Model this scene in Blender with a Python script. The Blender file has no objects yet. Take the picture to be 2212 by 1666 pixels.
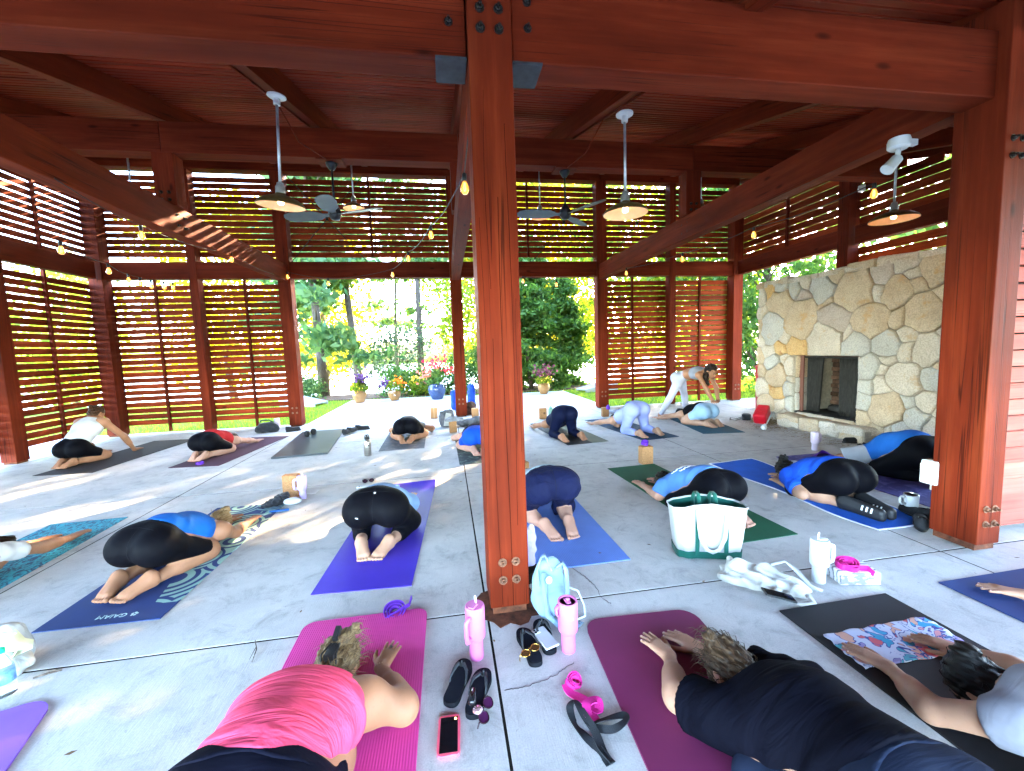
import bpy, math, random
import numpy as np
from mathutils import Vector, Matrix, Euler
random.seed(7); RNG = np.random.default_rng(11)
sc = bpy.context.scene
COL = sc.collection
rad = math.radians

# ------------------------------------------------------------------ camera
CAM_H = 1.45
CR = [[0.98693, -0.157552, -0.033847], [-0.04768, -0.084863, -0.995251], [0.153931, 0.983858, -0.091266]]
cam_d = bpy.data.cameras.new('camera')
cam_d.sensor_width = 36.0
cam_d.sensor_fit = 'HORIZONTAL'
FPX = 890.0
cam_d.lens = FPX * 36.0 / 2212.0
cam_d.clip_start = 0.05
cam_d.clip_end = 900
cam = bpy.data.objects.new('camera', cam_d); COL.objects.link(cam)
m3 = Matrix(((CR[0][0], -CR[1][0], -CR[2][0]), (CR[0][1], -CR[1][1], -CR[2][1]), (CR[0][2], -CR[1][2], -CR[2][2])))
cam.matrix_world = Matrix.Translation((0, 0, CAM_H)) @ m3.to_4x4()
sc.camera = cam

# ------------------------------------------------------------------ sky, sun, exposure
SUN_AZ, SUN_EL = 37.0, 22.5      # clockwise from +Y, above the horizon
w = bpy.data.worlds.new('World'); sc.world = w; w.use_nodes = True
nt = w.node_tree; nt.nodes.clear()
sky = nt.nodes.new('ShaderNodeTexSky'); sky.sky_type = 'NISHITA'; sky.sun_disc = False
sky.sun_elevation = rad(SUN_EL); sky.sun_rotation = rad(SUN_AZ)
sky.air_density = 1.0; sky.dust_density = 0.7; sky.ozone_density = 2.2
bg = nt.nodes.new('ShaderNodeBackground'); bg.inputs[1].default_value = 0.15
wo = nt.nodes.new('ShaderNodeOutputWorld')
nt.links.new(sky.outputs[0], bg.inputs[0]); nt.links.new(bg.outputs[0], wo.inputs[0])
sun_d = bpy.data.lights.new('sun', 'SUN'); sun_d.energy = 2.0; sun_d.angle = rad(0.53); sun_d.color = (1.0, 0.74, 0.44)
sun = bpy.data.objects.new('sun', sun_d); COL.objects.link(sun)
sd = Vector((math.sin(rad(SUN_AZ)) * math.cos(rad(SUN_EL)), math.cos(rad(SUN_AZ)) * math.cos(rad(SUN_EL)), math.sin(rad(SUN_EL))))
sun.rotation_euler = (-sd).to_track_quat('-Z', 'Y').to_euler()
sun.location = sd * 60
vs = sc.view_settings
vs.view_transform = 'Standard'; vs.look = 'None'; vs.gamma = 1.0; vs.use_curve_mapping = False
vs.exposure = 5.95
sc.cycles.max_bounces = 8; sc.cycles.diffuse_bounces = 5; sc.cycles.transparent_max_bounces = 8
sc.cycles.use_denoising = True
sc.cycles.sample_clamp_indirect = 8.0

# ------------------------------------------------------------------ measuring helpers (points of the place read off the photograph)
def ray(px, py):
    d = ((px - 1106) / FPX, (py - 833) / FPX, 1.0)
    return Vector([sum(CR[i][k] * d[i] for i in range(3)) for k in range(3)])
def at(px, py, z=0.0):
    d = ray(px, py); t = (z - CAM_H) / d.z
    return Vector((d.x * t, d.y * t, z))
def aty(px, py, y):
    d = ray(px, py); t = y / d.y
    return Vector((d.x * t, y, CAM_H + d.z * t))
def atx(px, py, x):
    d = ray(px, py); t = x / d.x
    return Vector((x, d.y * t, CAM_H + d.z * t))

# ------------------------------------------------------------------ objects
def link(o, parent=None):
    COL.objects.link(o)
    if parent is not None: o.parent = parent
    return o
def tag(o, label=None, cat=None, group=None, kind=None):
    if label: o['label'] = label
    if cat: o['category'] = cat
    if group: o['group'] = group
    if kind: o['kind'] = kind
    return o
def thing(name, label, cat, loc=(0, 0, 0), rz=0.0, group=None):
    o = bpy.data.objects.new(name, None); o.empty_display_size = 0.1
    link(o); o.location = loc; o.rotation_euler = (0, 0, rz)
    return tag(o, label, cat, group)
def structure(name):
    o = bpy.data.objects.new(name, None); link(o); o['kind'] = 'structure'
    return o
def copy_tree(o, parent=None):
    c = o.copy(); link(c, parent)
    if parent is not None: c.matrix_parent_inverse = o.matrix_parent_inverse
    for ch in list(o.children): copy_tree(ch, c)
    return c

class MB:
    def __init__(s): s.v = []; s.f = []; s.m = []
    def add(s, vs, fs, mi=0):
        o = len(s.v); s.v.extend([tuple(p) for p in vs])
        for f in fs: s.f.append(tuple(i + o for i in f)); s.m.append(mi)
        return s
    def box(s, c, d, R=None, mi=0):
        x, y, z = d[0] / 2, d[1] / 2, d[2] / 2
        P = [Vector((sx * x, sy * y, sz * z)) for sz in (-1, 1) for sy in (-1, 1) for sx in (-1, 1)]
        if R is not None: P = [R @ p for p in P]
        P = [p + Vector(c) for p in P]
        return s.add(P, [(0, 2, 3, 1), (4, 5, 7, 6), (0, 1, 5, 4), (2, 6, 7, 3), (0, 4, 6, 2), (1, 3, 7, 5)], mi)
    def tube(s, pts, r, n=8, caps=True, mi=0, flat=1.0, up=None):
        pts = [Vector(p) for p in pts]
        rs = r if isinstance(r, (list, tuple)) else [r] * len(pts)
        rings = []; prev = None
        for i, p in enumerate(pts):
            a = pts[max(i - 1, 0)]; b = pts[min(i + 1, len(pts) - 1)]
            t = (b - a); t = t.normalized() if t.length > 1e-9 else Vector((0, 0, 1))
            if prev is None:
                u = up if up is not None else (Vector((0, 0, 1)) if abs(t.z) < 0.9 else Vector((1, 0, 0)))
                u = Vector(u)
            else: u = prev
            u = (u - t * u.dot(t)); u = u.normalized() if u.length > 1e-6 else t.orthogonal().normalized()
            prev = u; q = t.cross(u)
            rings.append([p + u * (math.cos(2 * math.pi * k / n) * rs[i] * flat) + q * (math.sin(2 * math.pi * k / n) * rs[i]) for k in range(n)])
        V = [p for R in rings for p in R]; F = []
        for i in range(len(rings) - 1):
            for k in range(n):
                a = i * n + k; b = i * n + (k + 1) % n
                F.append((a, b, b + n, a + n))
        if caps:
            F.append(tuple(reversed(range(n)))); F.append(tuple((len(rings) - 1) * n + k for k in range(n)))
        return s.add(V, F, mi)
    def lathe(s, prof, n=24, c=(0, 0, 0), R=None, mi=0, caps=True):
        V = []; F = []
        for (r, z) in prof:
            for k in range(n):
                p = Vector((r * math.cos(2 * math.pi * k / n), r * math.sin(2 * math.pi * k / n), z))
                if R is not None: p = R @ p
                V.append(p + Vector(c))
        for i in range(len(prof) - 1):
            for k in range(n):
                a = i * n + k; b = i * n + (k + 1) % n
                F.append((a, b, b + n, a + n))
        if caps and prof[0][0] > 1e-6: F.append(tuple(reversed(range(n))))
        if caps and prof[-1][0] > 1e-6: F.append(tuple((len(prof) - 1) * n + k for k in range(n)))
        return s.add(V, F, mi)
    def prism(s, poly, z0, z1, mi=0):
        n = len(poly)
        V = [(p[0], p[1], z0) for p in poly] + [(p[0], p[1], z1) for p in poly]
        F = [tuple(reversed(range(n))), tuple(range(n, 2 * n))] + [(i, (i + 1) % n, n + (i + 1) % n, n + i) for i in range(n)]
        return s.add(V, F, mi)
    def ribbon(s, pts, width, th=0.004, side=None, mi=0):
        # flat strap along pts; side = direction of its width at each point
        pts = [Vector(p) for p in pts]; n = len(pts); V = []; F = []
        for i, p in enumerate(pts):
            a = pts[max(i - 1, 0)]; b = pts[min(i + 1, n - 1)]; t = (b - a).normalized()
            sv = side[i] if isinstance(side, list) else side
            sv = Vector(sv) if sv is not None else t.cross(Vector((0, 0, 1)))
            sv = (sv - t * sv.dot(t)); sv = sv.normalized() if sv.length > 1e-5 else t.orthogonal().normalized()
            nn = sv.cross(t)
            for (q, e) in ((-.5, -.5), (.5, -.5), (.5, .5), (-.5, .5)): V.append(p + sv * (q * width) + nn * (e * th))
        for i in range(n - 1):
            for k in range(4):
                a = i * 4 + k; b = i * 4 + (k + 1) % 4
                F.append((a, b, b + 4, a + 4))
        F.append((3, 2, 1, 0)); F.append(tuple((n - 1) * 4 + k for k in range(4)))
        return s.add(V, F, mi)
    def mesh(s, name):
        me = bpy.data.meshes.new(name); me.from_pydata(s.v, [], s.f); me.validate(verbose=False)
        return me
    def build(s, name, mat, parent=None, smooth=False, bev=0.0, loc=None, seg=2, angle=None):
        me = s.mesh(name)
        mats = mat if isinstance(mat, (list, tuple)) else [mat]
        for q in mats: me.materials.append(q)
        if len(mats) > 1 and len(me.polygons) == len(s.m): me.polygons.foreach_set('material_index', s.m)
        if smooth:
            me.polygons.foreach_set('use_smooth', [True] * len(me.polygons))
            if angle:
                try: me.set_sharp_from_angle(angle=rad(angle))
                except Exception: pass
        o = bpy.data.objects.new(name, me); link(o, parent)
        if loc is not None: o.location = loc
        if bev > 0:
            b = o.modifiers.new('b', 'BEVEL'); b.width = bev; b.segments = seg; b.limit_method = 'ANGLE'; b.angle_limit = rad(40)
        return o
def np_mesh(name, V, F, mat, parent=None, smooth=True):
    me = bpy.data.meshes.new(name)
    V = np.asarray(V, dtype=np.float32); F = np.asarray(F, dtype=np.int32)
    n, k = F.shape
    me.vertices.add(len(V)); me.vertices.foreach_set('co', V.ravel())
    me.loops.add(n * k); me.loops.foreach_set('vertex_index', F.ravel())
    me.polygons.add(n); me.polygons.foreach_set('loop_start', np.arange(0, n * k, k, dtype=np.int32))
    try: me.polygons.foreach_set('loop_total', np.full(n, k, dtype=np.int32))
    except Exception: pass
    me.update(calc_edges=True)
    if smooth: me.polygons.foreach_set('use_smooth', np.ones(n, dtype=bool))
    me.materials.append(mat)
    o = bpy.data.objects.new(name, me); link(o, parent)
    return o

# ------------------------------------------------------------------ materials
def srgb(h):
    h = h.lstrip('#'); c = [int(h[i:i + 2], 16) / 255 for i in (0, 2, 4)]
    return tuple((x / 12.92 if x <= 0.04045 else ((x + 0.055) / 1.055) ** 2.4) for x in c)
def N(nt, t, **kw):
    n = nt.nodes.new('ShaderNode' + t)
    for k, v in kw.items():
        if k == 'op': n.operation = v
        elif k == 'bt': n.blend_type = v
        elif k == 'dt': n.data_type = v
        else:
            key = int(k[1:]) if k[0] == 'i' and k[1:].isdigit() else k
            n.inputs[key].default_value = v
    return n
def ramp(nt, stops):
    r = nt.nodes.new('ShaderNodeValToRGB'); e = r.color_ramp.elements
    while len(e) < len(stops): e.new(0.5)
    for i, (p, c) in enumerate(stops):
        e[i].position = p; e[i].color = (c[0], c[1], c[2], 1) if not isinstance(c, (int, float)) else (c, c, c, 1)
    return r
def base_mat(name):
    m = bpy.data.materials.new(name); m.use_nodes = True
    return m, m.node_tree, m.node_tree.nodes['Principled BSDF']
def coords(nt, stretch=(1, 1, 1), jitter=True, kind='Object'):
    tc = nt.nodes.new('ShaderNodeTexCoord'); mp = nt.nodes.new('ShaderNodeMapping'); mp.inputs['Scale'].default_value = stretch
    src = tc.outputs[kind]
    if jitter:
        oi = nt.nodes.new('ShaderNodeObjectInfo')
        ml = N(nt, 'VectorMath', op='MULTIPLY'); nt.links.new(oi.outputs['Random'], ml.inputs[0]); ml.inputs[1].default_value = (37, 53, 71)
        ad = N(nt, 'VectorMath', op='ADD'); nt.links.new(src, ad.inputs[0]); nt.links.new(ml.outputs[0], ad.inputs[1]); src = ad.outputs[0]
    nt.links.new(src, mp.inputs['Vector'])
    return mp.outputs[0]
def mk(name, col, rough=0.6, var=0.18, scale=6.0, stretch=(1, 1, 1), bump=0.0, bscale=60.0, bstretch=None, metal=0.0, spec=0.4,
       sss=0.0, sheen=0.0, coat=0.0, objvar=0.0, emis=None, trans=0.0, alpha=1.0, detail=6.0, ior=1.45, col2=None, bdist=0.004):
    m, nt, b = base_mat(name)
    c = srgb(col) if isinstance(col, str) else tuple(col)
    if col2 is not None: c2 = srgb(col2) if isinstance(col2, str) else tuple(col2)
    v = coords(nt, stretch)
    nz = N(nt, 'TexNoise', Scale=scale, Detail=detail, Roughness=0.6); nt.links.new(v, nz.inputs['Vector'])
    lo = tuple(x * (1 - var) for x in c); hi = tuple(min(x * (1 + var), 1.0) for x in c)
    if col2 is not None: lo, hi = c, c2
    r = ramp(nt, [(0.3, lo), (0.7, hi)]); nt.links.new(nz.outputs['Fac'], r.inputs[0])
    out = r.outputs[0]
    if objvar > 0:
        oi = nt.nodes.new('ShaderNodeObjectInfo')
        hs = nt.nodes.new('ShaderNodeHueSaturation')
        mr = nt.nodes.new('ShaderNodeMapRange'); mr.inputs['To Min'].default_value = 1 - objvar; mr.inputs['To Max'].default_value = 1 + objvar
        nt.links.new(oi.outputs['Random'], mr.inputs['Value']); nt.links.new(mr.outputs[0], hs.inputs['Value']); nt.links.new(out, hs.inputs['Color']); out = hs.outputs[0]
    nt.links.new(out, b.inputs['Base Color'])
    b.inputs['Roughness'].default_value = rough; b.inputs['Metallic'].default_value = metal
    b.inputs['Specular IOR Level'].default_value = spec; b.inputs['IOR'].default_value = ior
    if sss: b.inputs['Subsurface Weight'].default_value = sss; b.inputs['Subsurface Radius'].default_value = (0.02, 0.008, 0.004); b.inputs['Subsurface Scale'].default_value = 0.5
    if sheen: b.inputs['Sheen Weight'].default_value = sheen
    if coat: b.inputs['Coat Weight'].default_value = coat
    if trans: b.inputs['Transmission Weight'].default_value = trans
    if alpha < 1: b.inputs['Alpha'].default_value = alpha
    if emis: b.inputs['Emission Color'].default_value = (*emis[0], 1); b.inputs['Emission Strength'].default_value = emis[1]
    if bump:
        v2 = coords(nt, bstretch or stretch)
        n2 = N(nt, 'TexNoise', Scale=bscale, Detail=4.0); nt.links.new(v2, n2.inputs['Vector'])
        bp = N(nt, 'Bump', Strength=bump, Distance=bdist); nt.links.new(n2.outputs['Fac'], bp.inputs['Height']); nt.links.new(bp.outputs[0], b.inputs['Normal'])
    return m

def wood(name, axis, col=(0.106, 0.0125, 0.0038), hi=(0.160, 0.025, 0.0078), ov=(0.82, 1.15)):
    m, nt, b = base_mat(name)
    st = [14, 14, 14]; st[axis] = 0.7
    v = coords(nt, tuple(st))
    n1 = N(nt, 'TexNoise', Scale=1.0, Detail=8.0, Roughness=0.65); nt.links.new(v, n1.inputs['Vector'])
    r = ramp(nt, [(0.28, tuple(x * 0.8 for x in col)), (0.5, col), (0.75, hi)]); nt.links.new(n1.outputs['Fac'], r.inputs[0])
    # checks in the timber: thin dark lines along the grain
    st2 = [16, 16, 16]; st2[axis] = 0.22
    v2 = coords(nt, tuple(st2))
    n2 = N(nt, 'TexNoise', Scale=1.0, Detail=2.0, Distortion=0.3); nt.links.new(v2, n2.inputs['Vector'])
    ck = ramp(nt, [(0.487, 1.0), (0.497, 0.25), (0.503, 0.25), (0.513, 1.0)]); nt.links.new(n2.outputs['Fac'], ck.inputs[0])
    big = N(nt, 'TexNoise', Scale=1.3, Detail=2.0); nt.links.new(coords(nt), big.inputs['Vector'])
    bm = ramp(nt, [(0.45, 1.0), (0.6, 0.0)]); nt.links.new(big.outputs['Fac'], bm.inputs[0])
    mxk = N(nt, 'Math', op='MAXIMUM'); nt.links.new(ck.outputs[0], mxk.inputs[0]); nt.links.new(bm.outputs[0], mxk.inputs[1])
    mx = N(nt, 'MixRGB', bt='MULTIPLY'); mx.inputs[0].default_value = 0.85
    nt.links.new(r.outputs[0], mx.inputs[1]); nt.links.new(mxk.outputs[0], mx.inputs[2])
    # sun-faded patches, knots
    fd = N(nt, 'TexNoise', Scale=1.0, Detail=4.0, Roughness=0.6); st3 = [3, 3, 3]; st3[axis] = 0.8; nt.links.new(coords(nt, tuple(st3)), fd.inputs['Vector'])
    fr = ramp(nt, [(0.35, 0.72), (0.65, 1.28)]); nt.links.new(fd.outputs['Fac'], fr.inputs[0])
    mf = N(nt, 'MixRGB', bt='MULTIPLY', i0=0.9); nt.links.new(mx.outputs[0], mf.inputs[1]); nt.links.new(fr.outputs[0], mf.inputs[2])
    kv = nt.nodes.new('ShaderNodeTexVoronoi'); kv.inputs['Scale'].default_value = 1.0; st4 = [7, 7, 7]; st4[axis] = 2.6; nt.links.new(coords(nt, tuple(st4)), kv.inputs['Vector'])
    ksp = nt.nodes.new('ShaderNodeSeparateColor'); nt.links.new(kv.outputs['Color'], ksp.inputs[0]); kg = N(nt, 'Math', op='GREATER_THAN', i1=0.86); nt.links.new(ksp.outputs[0], kg.inputs[0])
    kr = ramp(nt, [(0.06, 0.35), (0.13, 0.75), (0.17, 1.0)]); nt.links.new(kv.outputs['Distance'], kr.inputs[0])
    mx = N(nt, 'MixRGB', bt='MULTIPLY'); nt.links.new(kg.outputs[0], mx.inputs[0]); nt.links.new(mf.outputs[0], mx.inputs[1]); nt.links.new(kr.outputs[0], mx.inputs[2])
    oi = nt.nodes.new('ShaderNodeObjectInfo'); hs = nt.nodes.new('ShaderNodeHueSaturation')
    mr = nt.nodes.new('ShaderNodeMapRange'); mr.inputs['To Min'].default_value = ov[0]; mr.inputs['To Max'].default_value = ov[1]
    nt.links.new(oi.outputs['Random'], mr.inputs['Value']); nt.links.new(mr.outputs[0], hs.inputs['Value']); nt.links.new(mx.outputs[0], hs.inputs['Color'])
    nt.links.new(hs.outputs[0], b.inputs['Base Color'])
    b.inputs['Roughness'].default_value = 0.6; b.inputs['Specular IOR Level'].default_value = 0.06
    hh = N(nt, 'Math', op='MULTIPLY'); nt.links.new(n1.outputs['Fac'], hh.inputs[0]); nt.links.new(mxk.outputs[0], hh.inputs[1])
    bp = N(nt, 'Bump', Strength=0.35, Distance=0.006); nt.links.new(hh.outputs[0], bp.inputs['Height']); nt.links.new(bp.outputs[0], b.inputs['Normal'])
    return m
WSX, WSY = wood('slat_stain_lit_x', 0, (0.20, 0.026, 0.007), (0.29, 0.050, 0.014), (0.62, 1.3)), wood('slat_stain_lit_y', 1, (0.20, 0.026, 0.007), (0.29, 0.050, 0.014), (0.62, 1.3))  # same red stain, brightened: the backlit glow is put into the slat colour
WX, WY, WZ = wood('red_stain_x', 0), wood('red_stain_y', 1), wood('red_stain_z', 2)
M = {}
M['bolt'] = mk('rusty_bolt', (0.16, 0.075, 0.045), 0.6, 0.5, 60, metal=0.6, bump=0.3)
M['darkbolt'] = mk('dark_bolt', (0.03, 0.025, 0.022), 0.5, 0.3, 40, metal=0.7)
M['steel_plate'] = mk('weathered_steel', (0.022, 0.025, 0.03), 0.6, 0.5, 14, metal=0.2)
M['rust'] = mk('rust_stain', (0.10, 0.03, 0.012), 0.9, 0.7, 18, bump=0.4)
M['black'] = mk('black_rubber', (0.012, 0.012, 0.014), 0.5, 0.3, 30, bump=0.15, bscale=200)
M['blackcloth'] = mk('black_cloth', (0.012, 0.013, 0.017), 0.85, 0.4, 20, bump=0.3, bscale=120, sheen=0.2)
M['chrome'] = mk('brushed_steel', (0.45, 0.42, 0.38), 0.28, 0.15, 5, stretch=(1, 1, 30), metal=1.0)
M['galv'] = mk('galvanised_pipe', (0.42, 0.43, 0.44), 0.45, 0.25, 25, metal=0.8)
M['white'] = mk('white_plastic', (0.55, 0.55, 0.535), 0.4, 0.05, 10)
M['glass'] = mk('clear_plastic', (0.85, 0.93, 0.98), 0.06, 0.02, 8, trans=0.95, ior=1.3)
M['cork'] = mk('cork', (0.31, 0.15, 0.06), 0.85, 0.35, 90, bump=0.3, bscale=160)
def plain(name, col, rough=0.6, **k): return mk(name, col, rough, k.pop('var', 0.12), k.pop('scale', 9), **k)

# ================================================================== GROUND, FLOOR, WATER
def concrete():
    m, nt, b = base_mat('broom_finished_concrete')
    v = coords(nt, jitter=False)
    a = N(nt, 'TexNoise', Scale=1.5, Detail=9.0, Roughness=0.7); nt.links.new(v, a.inputs['Vector'])
    r = ramp(nt, [(0.28, (0.365, 0.355, 0.345)), (0.5, (0.495, 0.478, 0.455)), (0.72, (0.60, 0.575, 0.54))]); nt.links.new(a.outputs['Fac'], r.inputs[0])
    # fine speckle
    f = N(nt, 'TexNoise', Scale=170.0, Detail=3.0); nt.links.new(v, f.inputs['Vector'])
    fr = ramp(nt, [(0.35, 0.90), (0.65, 1.05)]); nt.links.new(f.outputs['Fac'], fr.inputs[0])
    m1 = N(nt, 'MixRGB', bt='MULTIPLY'); m1.inputs[0].default_value = 1; nt.links.new(r.outputs[0], m1.inputs[1]); nt.links.new(fr.outputs[0], m1.inputs[2])
    # stains and dirt specks
    s = N(nt, 'TexNoise', Scale=5.5, Detail=9.0, Roughness=0.78, Distortion=0.6); nt.links.new(v, s.inputs['Vector'])
    sr = ramp(nt, [(0.50, 1.0), (0.60, 0.82), (0.72, 0.52)]); nt.links.new(s.outputs['Fac'], sr.inputs[0])
    m2 = N(nt, 'MixRGB', bt='MULTIPLY'); m2.inputs[0].default_value = 0.95; nt.links.new(m1.outputs[0], m2.inputs[1]); nt.links.new(sr.outputs[0], m2.inputs[2])
    d = N(nt, 'TexNoise', Scale=34.0, Detail=5.0, Roughness=0.8); nt.links.new(v, d.inputs['Vector'])
    dr = ramp(nt, [(0.63, 1.0), (0.69, 0.40)]); nt.links.new(d.outputs['Fac'], dr.inputs[0])
    m3_ = N(nt, 'MixRGB', bt='MULTIPLY'); m3_.inputs[0].default_value = 0.7; nt.links.new(m2.outputs[0], m3_.inputs[1]); nt.links.new(dr.outputs[0], m3_.inputs[2])
    nt.links.new(m3_.outputs[0], b.inputs['Base Color'])
    b.inputs['Roughness'].default_value = 0.72; b.inputs['Specular IOR Level'].default_value = 0.35
    br = N(nt, 'TexNoise', Scale=1.0, Detail=6.0); nt.links.new(coords(nt, (160, 14, 1), jitter=False), br.inputs['Vector'])
    ad = N(nt, 'Math', op='ADD'); nt.links.new(br.outputs['Fac'], ad.inputs[0]); nt.links.new(a.outputs['Fac'], ad.inputs[1])
    bp = N(nt, 'Bump', Strength=0.22, Distance=0.006); nt.links.new(ad.outputs[0], bp.inputs['Height']); nt.links.new(bp.outputs[0], b.inputs['Normal'])
    return m
M['concrete'] = concrete()
M['soil'] = mk('dark_joint_soil', (0.012, 0.011, 0.010), 0.95, 0.4, 30, spec=0.02)
M['grass'] = mk('lawn_soil_and_turf', (0.08, 0.15, 0.02), 0.95, 0.5, 1.2, col2=(0.16, 0.23, 0.035), spec=0.0, bump=0.6, bscale=90, bdist=0.03)
M['mulch'] = mk('bark_mulch', (0.09, 0.045, 0.03), 0.95, 0.6, 25, bump=0.8, bscale=50, bdist=0.03)

floor_e = structure('floor')
gx = [-14.0, -9.0, -6.2, -2.88, 0.155, 3.2, 6.2, 9.0, 13.0]
gy = [-7.0, -3.0, -0.4, 2.165, 4.75, 7.0, 9.15]
def slab(x0, x1, y0, y1):
    g = 0.006; mb = MB(); mb.box(((x0 + x1) / 2, (y0 + y1) / 2, -0.075), (x1 - x0 - 2 * g, y1 - y0 - 2 * g, 0.15))
    return mb.build('concrete_slab', M['concrete'], floor_e, bev=0.0015, seg=1)
for i in range(len(gx) - 1):
    for j in range(len(gy) - 1): slab(gx[i], gx[i + 1], gy[j], gy[j + 1])
for (x0, x1, y0, y1) in ((-2.95, 0.155, 9.15, 11.2), (0.155, 3.7, 9.15, 11.2), (-2.95, 0.155, 11.2, 13.2), (0.155, 3.7, 11.2, 12.9)): slab(x0, x1, y0, y1)
mb = MB(); mb.box((-0.5, 1.07, -0.0918), (26.9, 16.1, 0.18)); mb.box((0.375, 11.1, -0.0918), (6.6, 3.5, 0.18)); mb.build('joint_bed', M['soil'], floor_e)
# hairline cracks in the slabs, built as shallow dark grooves filled with dirt
def crack(pts, wd):
    P = [at(px, py, 0.0012) for px, py in pts]; Q = []
    for a, b_ in zip(P[:-1], P[1:]):
        for k in range(9):
            q = a.lerp(b_, k / 9); q.x += random.uniform(-.005, .005); q.y += random.uniform(-.005, .005); Q.append(q)
    Q.append(P[-1]); mb = MB(); mb.ribbon(Q, wd, 0.001, side=None); return mb.build('crack', M['soil'], floor_e)
crack([(1240, 1430), (1205, 1455), (1175, 1470), (1130, 1485), (1090, 1492)], 0.0015)
crack([(1225, 1217), (1262, 1245), (1282, 1262), (1300, 1290), (1320, 1305)], 0.0022)
crack([(1150, 1090), (1120, 1128), (1090, 1140)], 0.0015)

def ground_z(x, y):
    z = -0.05
    d = max(0.0, y - 15.5)
    z -= 2.2 * (1 - math.exp(-(d / 9.0) ** 1.6)) if d > 0 else 0
    if y > 112: z += (y - 112) * 0.045
    return z
V = []; F = []
ys = [-60, -30, -12, 0, 6, 9, 11, 13, 14, 15, 16, 17, 18, 19, 20, 22, 24, 27, 30, 36, 45, 60, 80, 100, 112, 118, 130, 160, 220, 330]
xs = [-320, -160, -90, -60, -40, -28, -20, -14, -10, -7, -4, -2, 0, 2, 4, 7, 10, 14, 20, 28, 40, 60, 90, 160, 320]
for y in ys:
    for x in xs: V.append((x, y, ground_z(x, y)))
nx = len(xs)
for j in range(len(ys) - 1):
    for i in range(nx - 1):
        a = j * nx + i; F.append((a, a + 1, a + 1 + nx, a + nx))
# leave the pavilion's own footprint out: the slabs and their bed fill it
F = [f for f in F if not all(-14.5 < V[i][0] < 14.5 and -12.5 < V[i][1] < 9.5 for i in f)]
mb = MB(); mb.add(V, F); g = mb.build('ground', M['grass'], None, smooth=True); g['kind'] = 'structure'
mw, ntw, bw = base_mat('lake_water')
bw.inputs['Base Color'].default_value = (0.12, 0.16, 0.15, 1); bw.inputs['Roughness'].default_value = 0.12; bw.inputs['Specular IOR Level'].default_value = 0.9
wn = N(ntw, 'TexNoise', Scale=1.0, Detail=4.0); ntw.links.new(coords(ntw, (0.9, 2.2, 1), jitter=False), wn.inputs['Vector'])
wb = N(ntw, 'Bump', Strength=0.5, Distance=0.12); ntw.links.new(wn.outputs['Fac'], wb.inputs['Height']); ntw.links.new(wb.outputs[0], bw.inputs['Normal'])
mb = MB(); mb.add([(-320, 24, -1.95), (320, 24, -1.95), (320, 125, -1.95), (-320, 125, -1.95)], [(0, 1, 2, 3)])
o = mb.build('water', mw); o['kind'] = 'structure'
# mulch bed behind the pots
mb = MB(); pts = [(-4.6, 13.9), (-3.0, 13.75), (0, 13.7), (3.6, 13.5), (5.2, 13.6), (5.6, 15.2), (3, 15.6), (-1, 15.5), (-4.5, 15.4)]
mb.prism(pts, -0.055, -0.02); o = mb.build('mulch_bed', M['mulch']); o['kind'] = 'structure'
# grass blades on the strips of lawn in view
def leafmat(name, c1, c2, tr=0.45, rough=0.6):
    m = bpy.data.materials.new(name); m.use_nodes = True; nt = m.node_tree; nt.nodes.clear()
    g = nt.nodes.new('ShaderNodeNewGeometry'); r = ramp(nt, [(0.0, c1), (0.55, tuple((a + b) / 2 for a, b in zip(c1, c2))), (1.0, c2)])
    nt.links.new(g.outputs['Random Per Island'], r.inputs[0])
    d = nt.nodes.new('ShaderNodeBsdfDiffuse'); t = nt.nodes.new('ShaderNodeBsdfTranslucent')
    hs = nt.nodes.new('ShaderNodeHueSaturation'); hs.inputs['Saturation'].default_value = 1.1; hs.inputs['Value'].default_value = 1.7; hs.inputs['Hue'].default_value = 0.485
    nt.links.new(r.outputs[0], d.inputs[0]); nt.links.new(r.outputs[0], hs.inputs['Color']); nt.links.new(hs.outputs[0], t.inputs[0])
    mx = nt.nodes.new('ShaderNodeMixShader'); mx.inputs[0].default_value = tr
    nt.links.new(d.outputs[0], mx.inputs[1]); nt.links.new(t.outputs[0], mx.inputs[2])
    gl = nt.nodes.new('ShaderNodeBsdfGlossy'); gl.inputs['Roughness'].default_value = 0.45; gl.inputs[0].default_value = (0.9, 0.9, 0.9, 1)
    m2 = nt.nodes.new('ShaderNodeMixShader'); m2.inputs[0].default_value = 0.012
    nt.links.new(mx.outputs[0], m2.inputs[1]); nt.links.new(gl.outputs[0], m2.inputs[2])
    out = nt.nodes.new('ShaderNodeOutputMaterial'); nt.links.new(m2.outputs[0], out.inputs[0])
    return m
M['blade'] = leafmat('grass_blades', (0.14, 0.24, 0.02), (0.30, 0.38, 0.05), 0.5)
n = 42000
gxy = np.stack([RNG.uniform(-11.5, 11.5, n), RNG.uniform(9.2, 14.6, n)], 1)
keep = ~((gxy[:, 0] > -2.97) & (gxy[:, 0] < 3.72) & (gxy[:, 1] < 13.25)) & ~((gxy[:, 1] > 13.65) & (gxy[:, 0] > -4.6) & (gxy[:, 0] < 5.4))
gxy = gxy[keep]; n = len(gxy)
hh = RNG.uniform(0.03, 0.085, n); an = RNG.uniform(0, 6.28, n); ln = RNG.normal(0, 0.02, (n, 2)); wd = 0.006
Vb = np.zeros((n, 3, 3), np.float32)
Vb[:, 0, 0] = gxy[:, 0] - np.cos(an) * wd; Vb[:, 0, 1] = gxy[:, 1] - np.sin(an) * wd; Vb[:, 0, 2] = -0.052
Vb[:, 1, 0] = gxy[:, 0] + np.cos(an) * wd; Vb[:, 1, 1] = gxy[:, 1] + np.sin(an) * wd; Vb[:, 1, 2] = -0.052
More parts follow.
